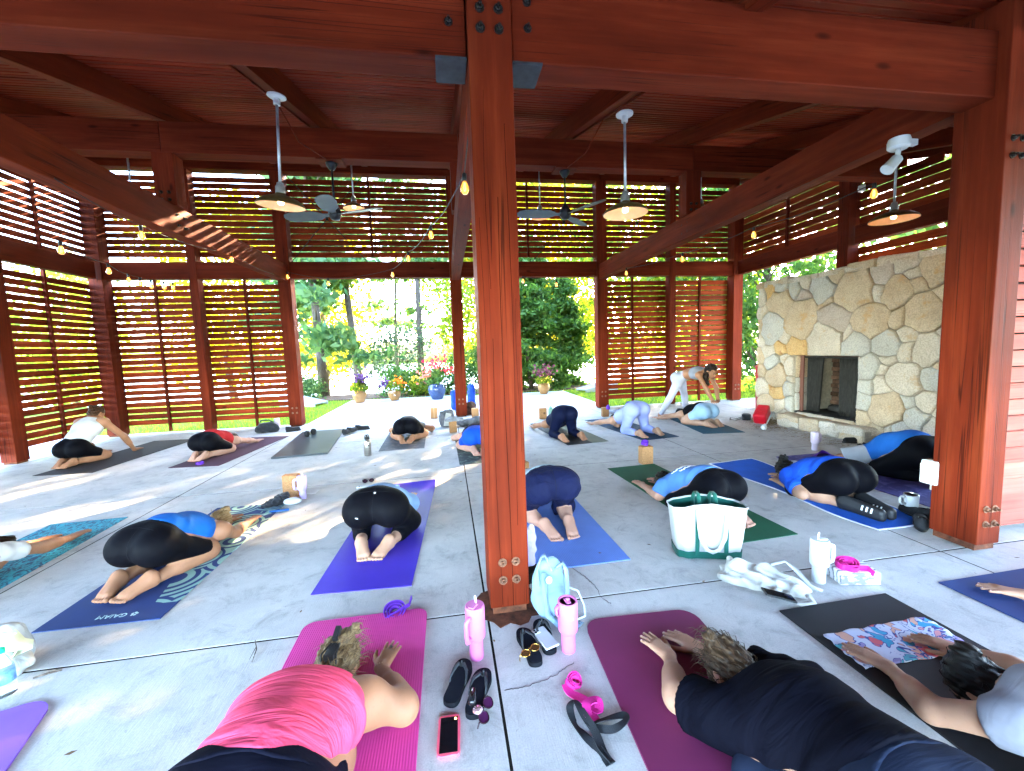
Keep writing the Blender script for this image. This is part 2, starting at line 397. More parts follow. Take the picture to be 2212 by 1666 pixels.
Vb[:, 2, 0] = gxy[:, 0] + ln[:, 0]; Vb[:, 2, 1] = gxy[:, 1] + ln[:, 1]; Vb[:, 2, 2] = -0.05 + hh
o = np_mesh('grass', Vb.reshape(-1, 3), np.arange(n * 3).reshape(-1, 3), M['blade'], smooth=False)
tag(o, 'short green lawn grass beside the concrete path', 'grass', kind='stuff')

# ================================================================== PAVILION
pav = thing('pavilion', 'large red stained timber pavilion with louvred walls and plank ceiling', 'pavilion')
XC = [-6.35, -3.09, 0.27, 3.50, 6.85]     # column lines
YN, YB, YK = 2.23, 9.0, 5.56             # near row, back row, king posts
ZT = 2.9                                # underside of the tie beams
def roof_z(y): return 3.22 + 0.285 * (y - 2.2)
def beam(name, c, d, mat, parent=pav, bev=0.006):
    mb = MB(); mb.box((0, 0, 0), d); o = mb.build(name, mat, parent, bev=bev); o.location = c; return o
def bolt_set(parent, pts, axis, r=0.017, rusty=True):
    # hex nut, washer and bolt end standing proud of a face; axis = outward direction
    R = Vector(axis).to_track_quat('Z', 'Y').to_matrix()
    for p in pts:
        mb = MB()
        mb.lathe([(r * 1.5, 0.0), (r * 1.5, 0.004)], 12, p, R); mb.lathe([(r, 0.004), (r, 0.016), (r * .85, 0.019)], 6, p, R); mb.lathe([(r * .5, 0.019), (r * .5, 0.034)], 8, p, R)
        mb.build('bolt', M['bolt'] if rusty else M['darkbolt'], parent)
# posts
def post(x, y, z0, z1, wx=0.22, wy=0.24, plate=True):
    o = beam('post', (x, y, (z0 + z1) / 2), (wx, wy, z1 - z0), WZ)
    if plate:
        mb = MB(); mb.box((0, 0, -(z1 - z0) / 2 - 0.0225), (wx * 0.86, wy * 0.86, 0.041)); mb.build('base_plate', M['rust'], o)
    return o
def lpost(*a, **k): return post(*a, **k)
p_near = post(0.28, YN, 0.045, 3.24, 0.215, 0.24)
hz = 3.24 / 2 + 0.0225
bolt_set(p_near, [(sx * 0.036 + 0.002, -0.12, zz - (0.045 + 3.24) / 2) for sx in (-1, 1) for zz in (0.20, 0.30)], (0, -1, 0), 0.016)
bolt_set(p_near, [(sx * 0.045, -0.12, zz - (0.045 + 3.24) / 2) for sx in (-1, 1) for zz in (2.98, 3.07)], (0, -1, 0), 0.016, False)
p_right = post(3.447, 2.215, 0.06, 3.4, 0.185, 0.27)
bolt_set(p_right, [(sx * 0.034, -0.135, zz - (0.06 + 3.4) / 2) for sx in (-1, 1) for zz in (0.20, 0.30)], (0, -1, 0), 0.016)
bolt_set(p_right, [(sx * 0.034, -0.135, zz - (0.06 + 3.4) / 2) for sx in (-1, 1) for zz in (2.5, 2.6)], (0, -1, 0), 0.014, False)
# long drying checks in the face of the near post
M['check'] = mk('dark_timber_check', (0.02, 0.004, 0.002), 0.9, 0.3, 30, spec=0.0)
for (x0, za, zb, wd) in ((-.045, .06, 1.5, .0022), (-.047, 1.75, 2.7, .0016), (.012, .05, 2.2, .003), (.060, .5, 2.55, .002), (.085, .9, 1.7, .0014), (-.082, .7, 2.1, .0014)):
    P = []; n_ = 40
    for k in range(n_ + 1): t_ = k / n_; P.append(Vector((x0 + .006 * math.sin(t_ * 5 + x0 * 90) + random.uniform(-.0006, .0006), -.1203, za + (zb - za) * t_ - 1.6425)))
    mb = MB(); mb.ribbon(P, wd, .0008, side=Vector((1, 0, 0))); mb.build('check', M['check'], p_near)
# rust bleeding from the near post's shoe
mb = MB(); c = Vector((0.29, YN - 0.02, 0)); poly = []
for k in range(26):
    a = 2 * math.pi * k / 26; rr = 0.165 + 0.05 * random.random(); poly.append((c.x + rr * 1.05 * math.cos(a), c.y + rr * math.sin(a)))
mb.prism(poly, 0.0, 0.003); mb.build('rust_stain', M['rust'], floor_e)
post(-3.09, YN, 0.03, 3.24)
post(XC[0], YN, 0.03, 3.24); post(XC[4], YN, 0.03, 3.24)
for x in XC: 
    q = post(x, YB, 0.03, 5.0, 0.235, 0.24)
    if x in (XC[1], XC[2], XC[3], XC[4]): bolt_set(q, [(sx * 0.04, -0.12, zz - 2.515) for sx in (-1, 1) for zz in (0.28, 0.38)], (0, -1, 0), 0.014)
for x in (-4.72, 5.2): post(x, YB, 0.03, 5.0, 0.15, 0.2)
for y in (7.05, 5.1): post(XC[0], y, 0.03, roof_z(y), 0.2, 0.2)
for y in (6.2, 4.0): post(XC[4] - .02, y, 2.42, roof_z(y), 0.22, 0.2, plate=False)
# near beam: one length each side of the near post, steel bearing shoes where they meet it
for (x0, x1) in ((-6.24, -3.2), (-2.98, 0.166), (0.394, 3.42)):
    b_ = beam('near_beam', ((x0 + x1) / 2, YN + 0.0, 2.86 + 0.19), (x1 - x0, 0.17, 0.38), WX)
    ends = [x for x in (x0, x1) if abs(x - 0.28) < 0.2]
    for x in ends:
        s_ = 1 if x > 0.28 else -1
        mb = MB(); mb.box((x - (x0 + x1) / 2 + s_ * 0.075, 0, -0.196), (0.15, 0.19, 0.012)); mb.build('steel_shoe', M['steel_plate'], b_)
        bolt_set(b_, [(x - (x0 + x1) / 2 + s_ * 0.08, -0.085, zz) for zz in (-0.03, 0.09)], (0, -1, 0), 0.014, False)
# tie beams running back, king posts, purlin
for x in (XC[1], XC[2], XC[3]):
    t_ = beam('tie_beam', (x, (YN + YB) / 2 + 0.0, ZT + 0.16), (0.16, YB - YN - 0.25, 0.32), WY)
    bolt_set(t_, [(s_ * 0.08, YK - (YN + YB) / 2 + dy, dz) for s_ in (-1, 1) for dy in (-.07, .07) for dz in (-.06, .06)], (1, 0, 0), 0.014, False)
    k_ = beam('king_post', (x, YK, (ZT + 0.321 + 3.8) / 2), (0.22, 0.2, 3.8 - ZT - 0.321), WZ)
    bolt_set(k_, [(sx * 0.04, -0.1, -(3.8 - ZT - .32) / 2 + zz) for sx in (-1, 1) for zz in (0.06, 0.14)], (0, -1, 0), 0.013, False)
for a, b_ in zip(XC[:-1], XC[1:]):
    beam('purlin', ((a + b_) / 2, YK, 3.8 + 0.17), (b_ - a - 0.006, 0.2, 0.34), WX)
    beam('back_beam', ((a + b_) / 2, YB + 0.0, 2.97 + 0.16), (b_ - a - 0.24, 0.18, 0.32), WX)
    beam('top_plate', ((a + b_) / 2, YB, 5.0 + 0.11), (b_ - a - 0.006, 0.24, 0.218), WX)
# side wall beams
for x in (XC[0], XC[4]):
    yy = [2.36, 5.0, 6.95, 8.88] if x < 0 else [2.36, 3.9, 6.1, 8.88]
    for a, b_ in zip(yy[:-1], yy[1:]): beam('side_beam', (x, (a + b_) / 2 + 0.05, 2.97 + 0.15), (0.14, b_ - a - 0.22, 0.3), WY)
# rafters follow the roof slope
SL = math.atan(0.285)
for x in (-6.35, -4.75, -3.09, -1.42, 0.27, 1.72, 3.5, 5.15, 6.85):
    mb = MB(); mb.box((0, 0, 0), (0.11, 12.3 / math.cos(SL), 0.215)); o = mb.build('rafter', WY, pav, bev=0.005)
    o.location = (x, 3.6, roof_z(3.6) + 0.1125); o.rotation_euler = (SL, 0, 0)
for x in (-1.42, 1.72):
    mb = MB(); s_ = -1 if x < 0 else 1
    mb.tube([(x + 0.045 * s_, y, roof_z(y) - 0.012) for y in (2.4, 5.4)], 0.011, 8); mb.build('conduit', WY, pav, smooth=True)
    mb = MB(); mb.tube([(x + 0.045 * s_, 4.4, roof_z(4.4) - 0.02), (x + .02 * s_, 4.9, roof_z(4.9) - 0.28), (-1.3 if x < 0 else 1.68, 5.52, 3.79)], 0.007, 6); mb.build('cable', WY, pav, smooth=True)
# ceiling: one object per plank, lying across the rafters
ceil = bpy.data.objects.new('ceiling', None); link(ceil, pav)
mb = MB(); mb.box((0, 0, 0), (14.6, 0.088, 0.03)); pl_me = None
ypl = -2.5
MW_ceil = wood('ceiling_stain', 0, (0.15, 0.0155, 0.0055), (0.22, 0.028, 0.010))
while ypl < 9.85:
    if pl_me is None:
        o = mb.build('plank', MW_ceil, ceil, bev=0.008, seg=1); pl_me = o.data; first = o
    else:
        o = first.copy(); link(o, ceil)
    o.location = (0.25, ypl, roof_z(ypl) + 0.2405 + random.uniform(0, .002)); o.rotation_euler = (SL, 0, 0)
    ypl += 0.0965 * math.cos(SL)
mb = MB(); mb.box((0, 0, 0), (14.9, 12.8 / math.cos(SL), 0.05)); o = mb.build('roof_deck', plain('roof_metal', (0.12, 0.11, 0.1), 0.5), pav); o.location = (0.25, 3.6, roof_z(3.6) + 0.29); o.rotation_euler = (SL, 0, 0)
# louvre panels: every slat its own object
SLAT = {}
def louver(wall, u0, u1, z0, z1, pos, pitch=0.119, hgt=0.0955, battens=(), clip=None):
    pn = bpy.data.objects.new('louver_panel', None); link(pn, pav)
    z = z0 + hgt / 2
    while z + hgt / 2 <= z1 + 1e-6:
        a = u0
        if clip: a = max(u0, clip(z + hgt / 2))
        if u1 - a > 0.25:
            L = round(u1 - a, 3); key = (wall, L)
            if key not in SLAT:
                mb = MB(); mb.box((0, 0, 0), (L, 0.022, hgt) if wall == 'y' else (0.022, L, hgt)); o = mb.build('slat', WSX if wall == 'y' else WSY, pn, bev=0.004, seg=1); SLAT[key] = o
            else:
                o = SLAT[key].copy(); link(o, pn)
            c_ = (a + u1) / 2; dz = random.uniform(-.002, .002)
            o.location = (c_, pos + random.uniform(-.0015, .0015), z + dz) if wall == 'y' else (pos + random.uniform(-.0015, .0015), c_, z + dz)
            o.rotation_euler = (rad(random.uniform(-1.2, 1.2)), 0, 0) if wall == 'y' else (0, rad(random.uniform(-1.2, 1.2)), 0)
        z += pitch
    for u in battens:
        zb = z0 - 0.14 if z0 < 0.3 else z0
        mb = MB(); mb.box((0, 0, 0), (0.045, 0.05, z1 - zb) if wall == 'y' else (0.05, 0.045, z1 - zb)); o = mb.build('batten', WZ, pn, bev=0.003, seg=1)
        off = -0.037 if wall == 'y' or pos > 0 else 0.037
        o.location = (u, pos + off, (z0 + z1) / 2 + (zb - z0) / 2) if wall == 'y' else (pos + off, u, (z0 + z1) / 2 + (zb - z0) / 2)
    return pn
yl = YB + 0.135
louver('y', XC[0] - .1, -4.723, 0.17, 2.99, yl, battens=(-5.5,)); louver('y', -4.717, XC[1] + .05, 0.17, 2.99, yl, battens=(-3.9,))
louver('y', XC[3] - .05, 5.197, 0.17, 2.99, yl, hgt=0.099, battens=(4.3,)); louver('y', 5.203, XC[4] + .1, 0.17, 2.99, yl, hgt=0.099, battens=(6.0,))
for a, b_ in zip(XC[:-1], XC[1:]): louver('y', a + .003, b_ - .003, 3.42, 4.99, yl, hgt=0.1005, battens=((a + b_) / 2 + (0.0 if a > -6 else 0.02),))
xl = XC[0] - 0.135
cl = lambda z: 2.2 + (z - 3.18) / 0.285
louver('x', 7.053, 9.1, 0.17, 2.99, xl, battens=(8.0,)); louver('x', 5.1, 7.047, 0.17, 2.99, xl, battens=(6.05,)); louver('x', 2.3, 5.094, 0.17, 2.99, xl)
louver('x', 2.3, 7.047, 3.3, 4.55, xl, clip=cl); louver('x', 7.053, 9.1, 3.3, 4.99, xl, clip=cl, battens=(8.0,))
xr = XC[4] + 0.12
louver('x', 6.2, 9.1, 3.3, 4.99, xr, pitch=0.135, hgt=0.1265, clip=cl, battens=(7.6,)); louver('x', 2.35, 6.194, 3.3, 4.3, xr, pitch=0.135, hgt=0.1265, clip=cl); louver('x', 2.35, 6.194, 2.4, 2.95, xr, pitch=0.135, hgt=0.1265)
for x in (xl - .03, xr + .03):
    mb = MB(); mb.box((0, 0, 0), (0.03, 12.2 / math.cos(SL), 0.34)); o = mb.build('rake_board', WY, pav); o.location = (x, 3.6, roof_z(3.6) + 0.09); o.rotation_euler = (SL, 0, 0)
mb = MB(); mb.box((0.25, YB + .02, 5.32), (13.3, 0.1, 0.2)); mb.build('frieze_board', WX, pav)
# thin cross cables with couplers in the upper bays
for (x0, x1) in ((-2.95, -1.5), (3.65, 5.1), (1.95, 3.4)):
    mb = MB()
    for (za, zb) in ((3.3, 4.98), (4.98, 3.3)): mb.tube([(x0, YB - .02, za), (x1, YB - .02, zb)], 0.008, 6)
    mb.lathe([(0.03, -0.03), (0.03, 0.03)], 10, ((x0 + x1) / 2, YB - .02, 4.14)); mb.build('brace_cable', M['darkbolt'], pav)
# clapboard wall of the storeroom right of the right-hand post
sid = bpy.data.objects.new('siding_wall', None); link(sid, pav)
M['siding'] = wood('siding_paint', 0, (0.33, 0.075, 0.055), (0.38, 0.10, 0.075))
z = 0.05; k = 0; f0 = None
while z < 3.3:
    if f0 is None:
        mb = MB(); mb.add([(0, 0, 0), (3.3, 0, 0), (3.3, 0.022, 0.104), (0, 0.022, 0.104), (0, 0.034, 0), (3.3, 0.034, 0), (3.3, 0.034, 0.104), (0, 0.034, 0.104)], [(0, 1, 2, 3), (4, 7, 6, 5), (0, 4, 5, 1), (3, 2, 6, 7), (0, 3, 7, 4), (1, 5, 6, 2)])
        f0 = mb.build('clapboard', M['siding'], sid); o = f0
    else: o = f0.copy(); link(o, sid)
    o.location = (3.56, 2.285 + random.uniform(0, .003), z); z += 0.1155
mb = MB(); mb.box((5.3, 2.36, 1.7), (3.3, 0.05, 3.3)); mb.build('wall_sheathing', M['soil'], sid)
mb = MB(); mb.box((3.56, 2.42, 1.7), (0.04, 0.08, 3.3)); mb.build('corner_trim', WZ, sid)

# ================================================================== FIREPLACE (stone by stone)
fire = thing('fireplace', 'wide fieldstone fireplace wall with square firebox and raised hearth', 'fireplace', (5.7, 5.2, 0))
FX, FY0, FY1, FZ = 5.7, 3.3, 6.82, 2.40
OY0, OY1, OZ0, OZ1 = 4.93, 6.0, 0.245, 1.165
M['mortar'] = mk('mortar', (0.30, 0.255, 0.195), 0.95, 0.25, 20, bump=0.5, bscale=80)
def stone_mat(name, a, b_, spot):
    m, nt, b = base_mat(name)
    v = coords(nt)
    n1 = N(nt, 'TexNoise', Scale=3.2, Detail=8.0, Roughness=0.65); nt.links.new(v, n1.inputs['Vector'])
    r = ramp(nt, [(0.3, a), (0.68, b_)]); nt.links.new(n1.outputs['Fac'], r.inputs[0])
    n2 = N(nt, 'TexNoise', Scale=60.0, Detail=5.0); nt.links.new(v, n2.inputs['Vector'])
    r2 = ramp(nt, [(0.32, 0.72), (0.6, 1.1)]); nt.links.new(n2.outputs['Fac'], r2.inputs[0])
    mx = N(nt, 'MixRGB', bt='MULTIPLY'); mx.inputs[0].default_value = 0.9; nt.links.new(r.outputs[0], mx.inputs[1]); nt.links.new(r2.outputs[0], mx.inputs[2])
    n3 = N(nt, 'TexNoise', Scale=4.5, Detail=7.0, Roughness=0.75); nt.links.new(v, n3.inputs['Vector'])
    r3 = ramp(nt, [(0.57, 0.0), (0.66, 1.0)]); nt.links.new(n3.outputs['Fac'], r3.inputs[0])
    m2 = N(nt, 'MixRGB', bt='MIX'); nt.links.new(r3.outputs[0], m2.inputs[0]); nt.links.new(mx.outputs[0], m2.inputs[1]); m2.inputs[2].default_value = (*spot, 1)
    nt.links.new(m2.outputs[0], b.inputs['Base Color']); b.inputs['Roughness'].default_value = 0.85
    ad = N(nt, 'Math', op='ADD'); nt.links.new(n1.outputs['Fac'], ad.inputs[0]); mu = N(nt, 'Math', op='MULTIPLY', i1=0.35); nt.links.new(n2.outputs['Fac'], mu.inputs[0]); nt.links.new(mu.outputs[0], ad.inputs[1])
    bp = N(nt, 'Bump', Strength=0.6, Distance=0.03); nt.links.new(ad.outputs[0], bp.inputs['Height']); nt.links.new(bp.outputs[0], b.inputs['Normal'])
    return m
ST = {'t': stone_mat('stone_tan', (0.43, 0.30, 0.185), (0.55, 0.415, 0.28), (0.48, 0.28, 0.12)),
      'c': stone_mat('stone_cream', (0.47, 0.375, 0.28), (0.58, 0.485, 0.385), (0.48, 0.33, 0.2)),
      'g': stone_mat('stone_grey', (0.39, 0.35, 0.30), (0.50, 0.455, 0.39), (0.46, 0.36, 0.25)),
      'p': stone_mat('stone_pinkish', (0.39, 0.30, 0.235), (0.49, 0.39, 0.32), (0.42, 0.27, 0.17)),
      'o': stone_mat('stone_orange', (0.50, 0.26, 0.08), (0.58, 0.38, 0.17), (0.36, 0.14, 0.05))}
def zpt(x, y):   # point of a zoomed view of the wall face -> (y, z) on the face
    P = atx((1480 + x * 0.45208) / 1.1573, (380 + y * 0.45208) / 1.1573, FX); return P.y, P.z
seeds = '''985 780 25 o|1055 762 34 g|1130 770 42 g|1060 835 66 t|1172 815 42 p|1275 765 66 g|1302 842 36 t|1455 770 112 t|1620 680 46 p|1605 765 40 c|1690 775 86 t|1782 668 30 c|1755 628 46 c|1912 650 80 t|1802 742 40 t|1862 885 125 t|1165 922 96 t|1340 920 86 p|1550 940 106 t|1697 920 42 t|1000 980 66 g|940 810 32 c|938 885 24 c|925 960 28 t|930 1040 26 c|1080 1035 30 c|1130 1072 50 o|1050 1090 30 o|1290 1045 105 c|1425 1010 32 c|1475 1060 76 g|1630 1055 82 g|1742 1010 34 c|1735 1100 52 c|1868 1100 98 c|985 1112 36 c|1000 1160 46 g|1062 1160 26 c|928 1130 32 t|1025 1232 60 t|1108 1190 46 c|930 1215 28 t|1020 1322 42 o|942 1312 46 c|958 1395 54 t|1040 1395 36 c|1098 1310 36 g|1105 1395 40 g|1070 1455 36 c|975 1460 36 g|1110 1255 20 c|1535 1195 66 g|1640 1148 34 c|1608 1205 26 c|1738 1252 102 c|1888 1262 68 g|1948 1215 30 t|1608 1300 44 c|1530 1300 34 g|1502 1380 44 g|1500 1475 46 t|1632 1432 106 t|1748 1382 44 g|1852 1382 70 c|1808 1472 78 g|1895 1525 62 c|1592 1530 46 t|1652 1545 32 c|1722 1562 60 g|1540 1575 34 g|1950 1340 32 t|1950 1440 44 c|1990 780 70 t|2010 1000 80 c|2020 1180 70 g|2010 1380 80 t|2000 1540 60 c|2060 880 60 g|2090 1100 70 t|2090 1300 70 c|2080 1480 60 t|2080 700 60 c|1440 655 26 c|1360 690 20 t|1180 745 22 c'''
SD = []
for s_ in seeds.split('|'):
    x, y, r, k = s_.split(); x, y, r = float(x), float(y), float(r)
    u, v = zpt(x, y); u2, _ = zpt(x + r, y); SD.append([u, v, abs(u2 - u), k])
def clip_poly(P, nx_, ny_, c):      # keep nx*x + ny*y <= c
    Q = []
    for i in range(len(P)):
        a, b_ = P[i], P[(i + 1) % len(P)]
        da, db = nx_ * a[0] + ny_ * a[1] - c, nx_ * b_[0] + ny_ * b_[1] - c
        if da <= 0: Q.append(a)
        if da * db < 0:
            t = da / (da - db); Q.append((a[0] + (b_[0] - a[0]) * t, a[1] + (b_[1] - a[1]) * t))
    return Q
def shrink(P, g):
    n = len(P); A = sum(P[i][0] * P[(i + 1) % n][1] - P[(i + 1) % n][0] * P[i][1] for i in range(n))
    if A < 0: P = P[::-1]
    Q = list(P)
    for i in range(n):
        a, b_ = P[i], P[(i + 1) % n]; dx, dy = b_[0] - a[0], b_[1] - a[1]; L = math.hypot(dx, dy)
        if L < 1e-6: continue
        nx_, ny_ = dy / L, -dx / L; Q = clip_poly(Q, nx_, ny_, nx_ * a[0] + ny_ * a[1] - g)
        if len(Q) < 3: return []
    return Q
def chaikin(P, t=0.2):
    Q = []
    for i in range(len(P)):
        a, b_ = P[i], P[(i + 1) % len(P)]
        Q.append((a[0] + (b_[0] - a[0]) * t, a[1] + (b_[1] - a[1]) * t)); Q.append((a[0] + (b_[0] - a[0]) * (1 - t), a[1] + (b_[1] - a[1]) * (1 - t)))
    return Q
def subdivide(P, mx=0.09):
    Q = []
    for i in range(len(P)):
        a, b_ = P[i], P[(i + 1) % len(P)]; L = math.hypot(b_[0] - a[0], b_[1] - a[1]); k = max(1, int(L / mx))
        nx_, ny_ = (b_[1] - a[1]) / (L + 1e-9), -(b_[0] - a[0]) / (L + 1e-9)
        for q in range(k):
            t = q / k; j = random.uniform(-.006, .006) if q else 0; Q.append((a[0] + (b_[0] - a[0]) * t + nx_ * j, a[1] + (b_[1] - a[1]) * t + ny_ * j))
    return Q
def warp2(u, v):
    k = min(1.0, 3.5 * max(OY0 - u, u - OY1, OZ0 - v, v - OZ1, 0.0)) if -1 < v < 5 and 2 < u < 9 else 1.0
    return (u + k * (warp0(u, v)[0] - u), v + k * (warp0(u, v)[1] - v))
def warp0(u, v):
    return (u + .020 * math.sin(v * 9.3 + u * 4.1) + .014 * math.sin(v * 23 - u * 11 + 1), v + .020 * math.sin(u * 8.7 - v * 3.3 + 2) + .014 * math.sin(u * 21 + v * 13))
def stone(P, place, mat, depth, parent=fire, gap=0.0042):
    Q = shrink(P, gap)
    if len(Q) < 3: return
    Q = chaikin([warp2(*q) for q in subdivide(Q, .07)], 0.12); n = len(Q); cx_ = sum(p[0] for p in Q) / n; cy_ = sum(p[1] for p in Q) / n
    ir = min(math.hypot(p[0] - cx_, p[1] - cy_) for p in Q); bv = min(0.016, ir * 0.3)
    rings = [(1.0, -0.05), (1.0, depth * 0.45), (1 - bv * 0.35 / ir, depth * 0.8), (1 - bv / ir, depth), (0.5, depth * 1.12)]
    V = []; F = []
    tx, ty = random.uniform(-.08, .08), random.uniform(-.08, .08)
    for ri, (s_, h) in enumerate(rings):
        for p in Q:
            a, b_ = (p[0] - cx_) * s_, (p[1] - cy_) * s_
            hh_ = h + (a * tx + b_ * ty + random.uniform(-.003, .003) if ri >= 2 else 0)
            V.append(place(cx_ + a, cy_ + b_, hh_))
    V.append(place(cx_, cy_, depth * 1.14))
    for r_ in range(len(rings) - 1):
        for i in range(n): F.append((r_ * n + i, r_ * n + (i + 1) % n, (r_ + 1) * n + (i + 1) % n, (r_ + 1) * n + i))
    b0 = (len(rings) - 1) * n
    for i in range(n): F.append((b0 + i, b0 + (i + 1) % n, len(V) - 1))
    mb = MB(); mb.add([Vector(p) - Vector((5.7, 5.2, 0)) for p in V], F); o = mb.build('stone', mat, parent, smooth=True, angle=50)
    return o
# relax the layout a little so that the power diagram has no slivers
def cell(i):
    u, v, r, k = SD[i]; P = [(FY0, 0.0), (FY1, 0.0), (FY1, FZ), (FY0, FZ)]
    for j, (a, b_, q, _) in enumerate(SD):
        if j == i: continue
        dx, dy = a - u, b_ - v
        if dx * dx + dy * dy > 2.2: continue
        P = clip_poly(P, 2 * dx, 2 * dy, (a * a + b_ * b_ - q * q) - (u * u + v * v - r * r))
        if len(P) < 3: return []
    ov = [(OY0 - u, 'l'), (u - OY1, 'r'), (v - OZ1, 't'), (OZ0 - v, 'b')]; ov.sort(reverse=True); k_ = ov[0][1]
    near = not (u < OY0 - .8 or u > OY1 + .8 or v > OZ1 + .8)
    if near:
        if k_ == 'l': P = clip_poly(P, 1, 0, OY0)
        if k_ == 'r': P = clip_poly(P, -1, 0, -OY1)
        if k_ == 't': P = clip_poly(P, 0, -1, -OZ1)
        if k_ == 'b': P = clip_poly(P, 0, 1, OZ0)
    return P
# under the firebox
for u in (5.1, 5.45, 5.8): SD.append([u, 0.12, 0.15, random.choice('ctg')])
for i in range(len(SD)):
    P = cell(i)
    if len(P) >= 3: stone(P, lambda a, b_, h: (FX - h, a, b_), ST[SD[i][3]], 0.035 + random.uniform(0, .022))
# far end face, cap stones, jambs of the firebox
v = 0.0
while v < FZ - .05:
    hgt_ = random.uniform(.22, .42); hgt_ = min(hgt_, FZ - v); u = 0
    while u < 0.85:
        wd_ = random.uniform(.3, .5); wd_ = min(wd_, .9 - u)
        if wd_ > .08: stone([(u, v), (u + wd_, v), (u + wd_, v + hgt_), (u, v + hgt_)], lambda a, b_, h: (FX + .02 + a, FY1 + h, b_), ST[random.choice('tcgp')], 0.03)
        u += wd_
    v += hgt_
u = FY0
while u < FY1:
    wd_ = min(random.uniform(.35, .6), FY1 + .04 - u)
    if wd_ > .1: stone([(FX - .06, u), (FX + .9, u), (FX + .9, u + wd_), (FX - .06, u + wd_)], lambda a, b_, h: (a, b_, FZ + h), ST[random.choice('ctt')], 0.05, gap=0.006)
    u += wd_
for (yy, sg) in ((OY1, -1), (OY0, 1)):
    for (za, zb) in ((.245, .55), (.55, .8), (.8, 1.165)): stone([(FX + 0.0, za), (FX + .26, za), (FX + .26, zb), (FX, zb)], lambda a, b_, h, yy=yy, sg=sg: (a, yy + sg * h, b_), ST[random.choice('ctg')], 0.03)
# core behind the stones, with the firebox hollow
mb = MB(); c0 = (5.7, 5.2, 0)
def fbox(x0, x1, y0, y1, z0, z1, name, mat):
    mb = MB(); mb.box(((x0 + x1) / 2 - 5.7, (y0 + y1) / 2 - 5.2, (z0 + z1) / 2), (x1 - x0, y1 - y0, z1 - z0)); return mb.build(name, mat, fire)
fbox(FX, FX + .9, FY0, OY0 - .001, 0, FZ, 'masonry_core', M['mortar']); fbox(FX, FX + .9, OY1 + .001, FY1, 0, FZ, 'masonry_core', M['mortar'])
fbox(FX, FX + .9, OY0, OY1, OZ1 + .012, FZ, 'masonry_core', M['mortar']); fbox(FX, FX + .9, OY0, OY1, 0, OZ0 - .03, 'masonry_core', M['mortar'])
M['soot'] = mk('sooty_firebrick', (0.045, 0.04, 0.036), 0.95, 0.6, 6, bump=0.3)
fbox(FX + .72, FX + .9, OY0, OY1, OZ0, OZ1, 'firebox_back', M['soot'])
fbox(FX + .001, FX + .72, OY0, OY1, OZ0 - .029, OZ0, 'firebox_floor', M['soot'])
# fire bricks of the back wall
M['firebrick'] = mk('firebrick', (0.20, 0.11, 0.075), 0.95, 0.5, 9, objvar=0.45, bump=0.4)
br0 = None
for r_ in range(13):
    for c_ in range(6):
        yv = OY0 + 0.02 + c_ * 0.208 + (0.1 if r_ % 2 else 0)
        if yv + .1 > OY1: continue
        if br0 is None:
            mb = MB(); mb.box((0, 0, 0), (0.03, 0.2, 0.062)); br0 = mb.build('brick', M['firebrick'], fire, bev=.004, seg=1); b_ = br0
        else: b_ = br0.copy(); link(b_, fire)
        b_.location = (FX + .705 - 5.7 + random.uniform(-.004, .004), yv + .1 - 5.2, OZ0 + .04 + r_ * .07)
# iron frame with hanging mesh curtains drawn to both sides
M['iron'] = mk('fire_screen_iron', (0.035, 0.033, 0.03), 0.6, 0.4, 30, metal=0.5)
M['mesh'] = mk('fire_screen_mesh', (0.03, 0.027, 0.024), 0.7, 0.5, 40, stretch=(1, 1, .3), metal=0.3, bump=0.5, bscale=300)
for (ya, yb) in ((OY1 - .12, OY1 - .42), (OY0 + .04, OY0 + .38)):
    V = []; F = []; nn = 40
    for zi in range(9):
        tz = zi / 8; z_ = OZ0 + .02 + (OZ1 - .06 - OZ0) * tz
        for k in range(nn):
            t = k / (nn - 1); pin = 1 - .22 * (1 - tz) * (1 if ya > yb else .2)
            V.append((FX + .11 + .022 * math.sin(t * 48 + tz * 1.2) - 5.7, ya + (yb - ya) * t * pin - 5.2, z_))
    for zi in range(8):
        for k in range(nn - 1): a = zi * nn + k; F.append((a, a + 1, a + 1 + nn, a + nn))
    mb = MB(); mb.add(V, F); o = mb.build('mesh_curtain', M['mesh'], fire, smooth=True); s_ = o.modifiers.new('s', 'SOLIDIFY'); s_.thickness = .003
mb = MB(); mb.tube([(FX + .11 - 5.7, OY0 - 5.2, OZ1 - .03), (FX + .11 - 5.7, OY1 - 5.2, OZ1 - .03)], .012, 8); mb.box((FX + .07 - 5.7, OY1 - .05 - 5.2, (OZ0 + OZ1) / 2), (.02, .09, OZ1 - OZ0 - .004), mi=1)
mb.build('screen_rail', [M['iron'], plain('red_steel', (.16, .06, .04), .6)], fire)
for (y_, x_, a_) in ((5.35, 6.15, .3), (5.55, 6.2, -.4), (5.5, 6.05, .1)):
    mb = MB(); d_ = Vector((math.sin(a_), math.cos(a_), .05)) * .2; c_ = Vector((x_ - 5.7, y_ - 5.2, OZ0 + .06)); mb.tube([c_ - d_, c_ + d_], [.05, .045], 9); mb.build('charred_log', M['soot'], fire, smooth=True, angle=50)
# raised hearth in front of the opening
u = 4.62
while u < 6.05:
    wd_ = min(random.uniform(.3, .5), 6.08 - u)
    for (a, b_) in ((5.42, 5.67),): stone([(a, u), (b_, u), (b_, u + wd_), (a, u + wd_)], lambda p, q, h: (p, q, .16 + h), ST[random.choice('cct')], .05, gap=.005)
    stone([(u, 0), (u + wd_, 0), (u + wd_, .15), (u, .15)], lambda a, b_, h: (5.47 - h, a, b_), ST[random.choice('ctc')], .035, gap=.006); u += wd_
fbox(5.47, 5.66, 4.62, 6.08, 0, .165, 'hearth_core', M['mortar'])
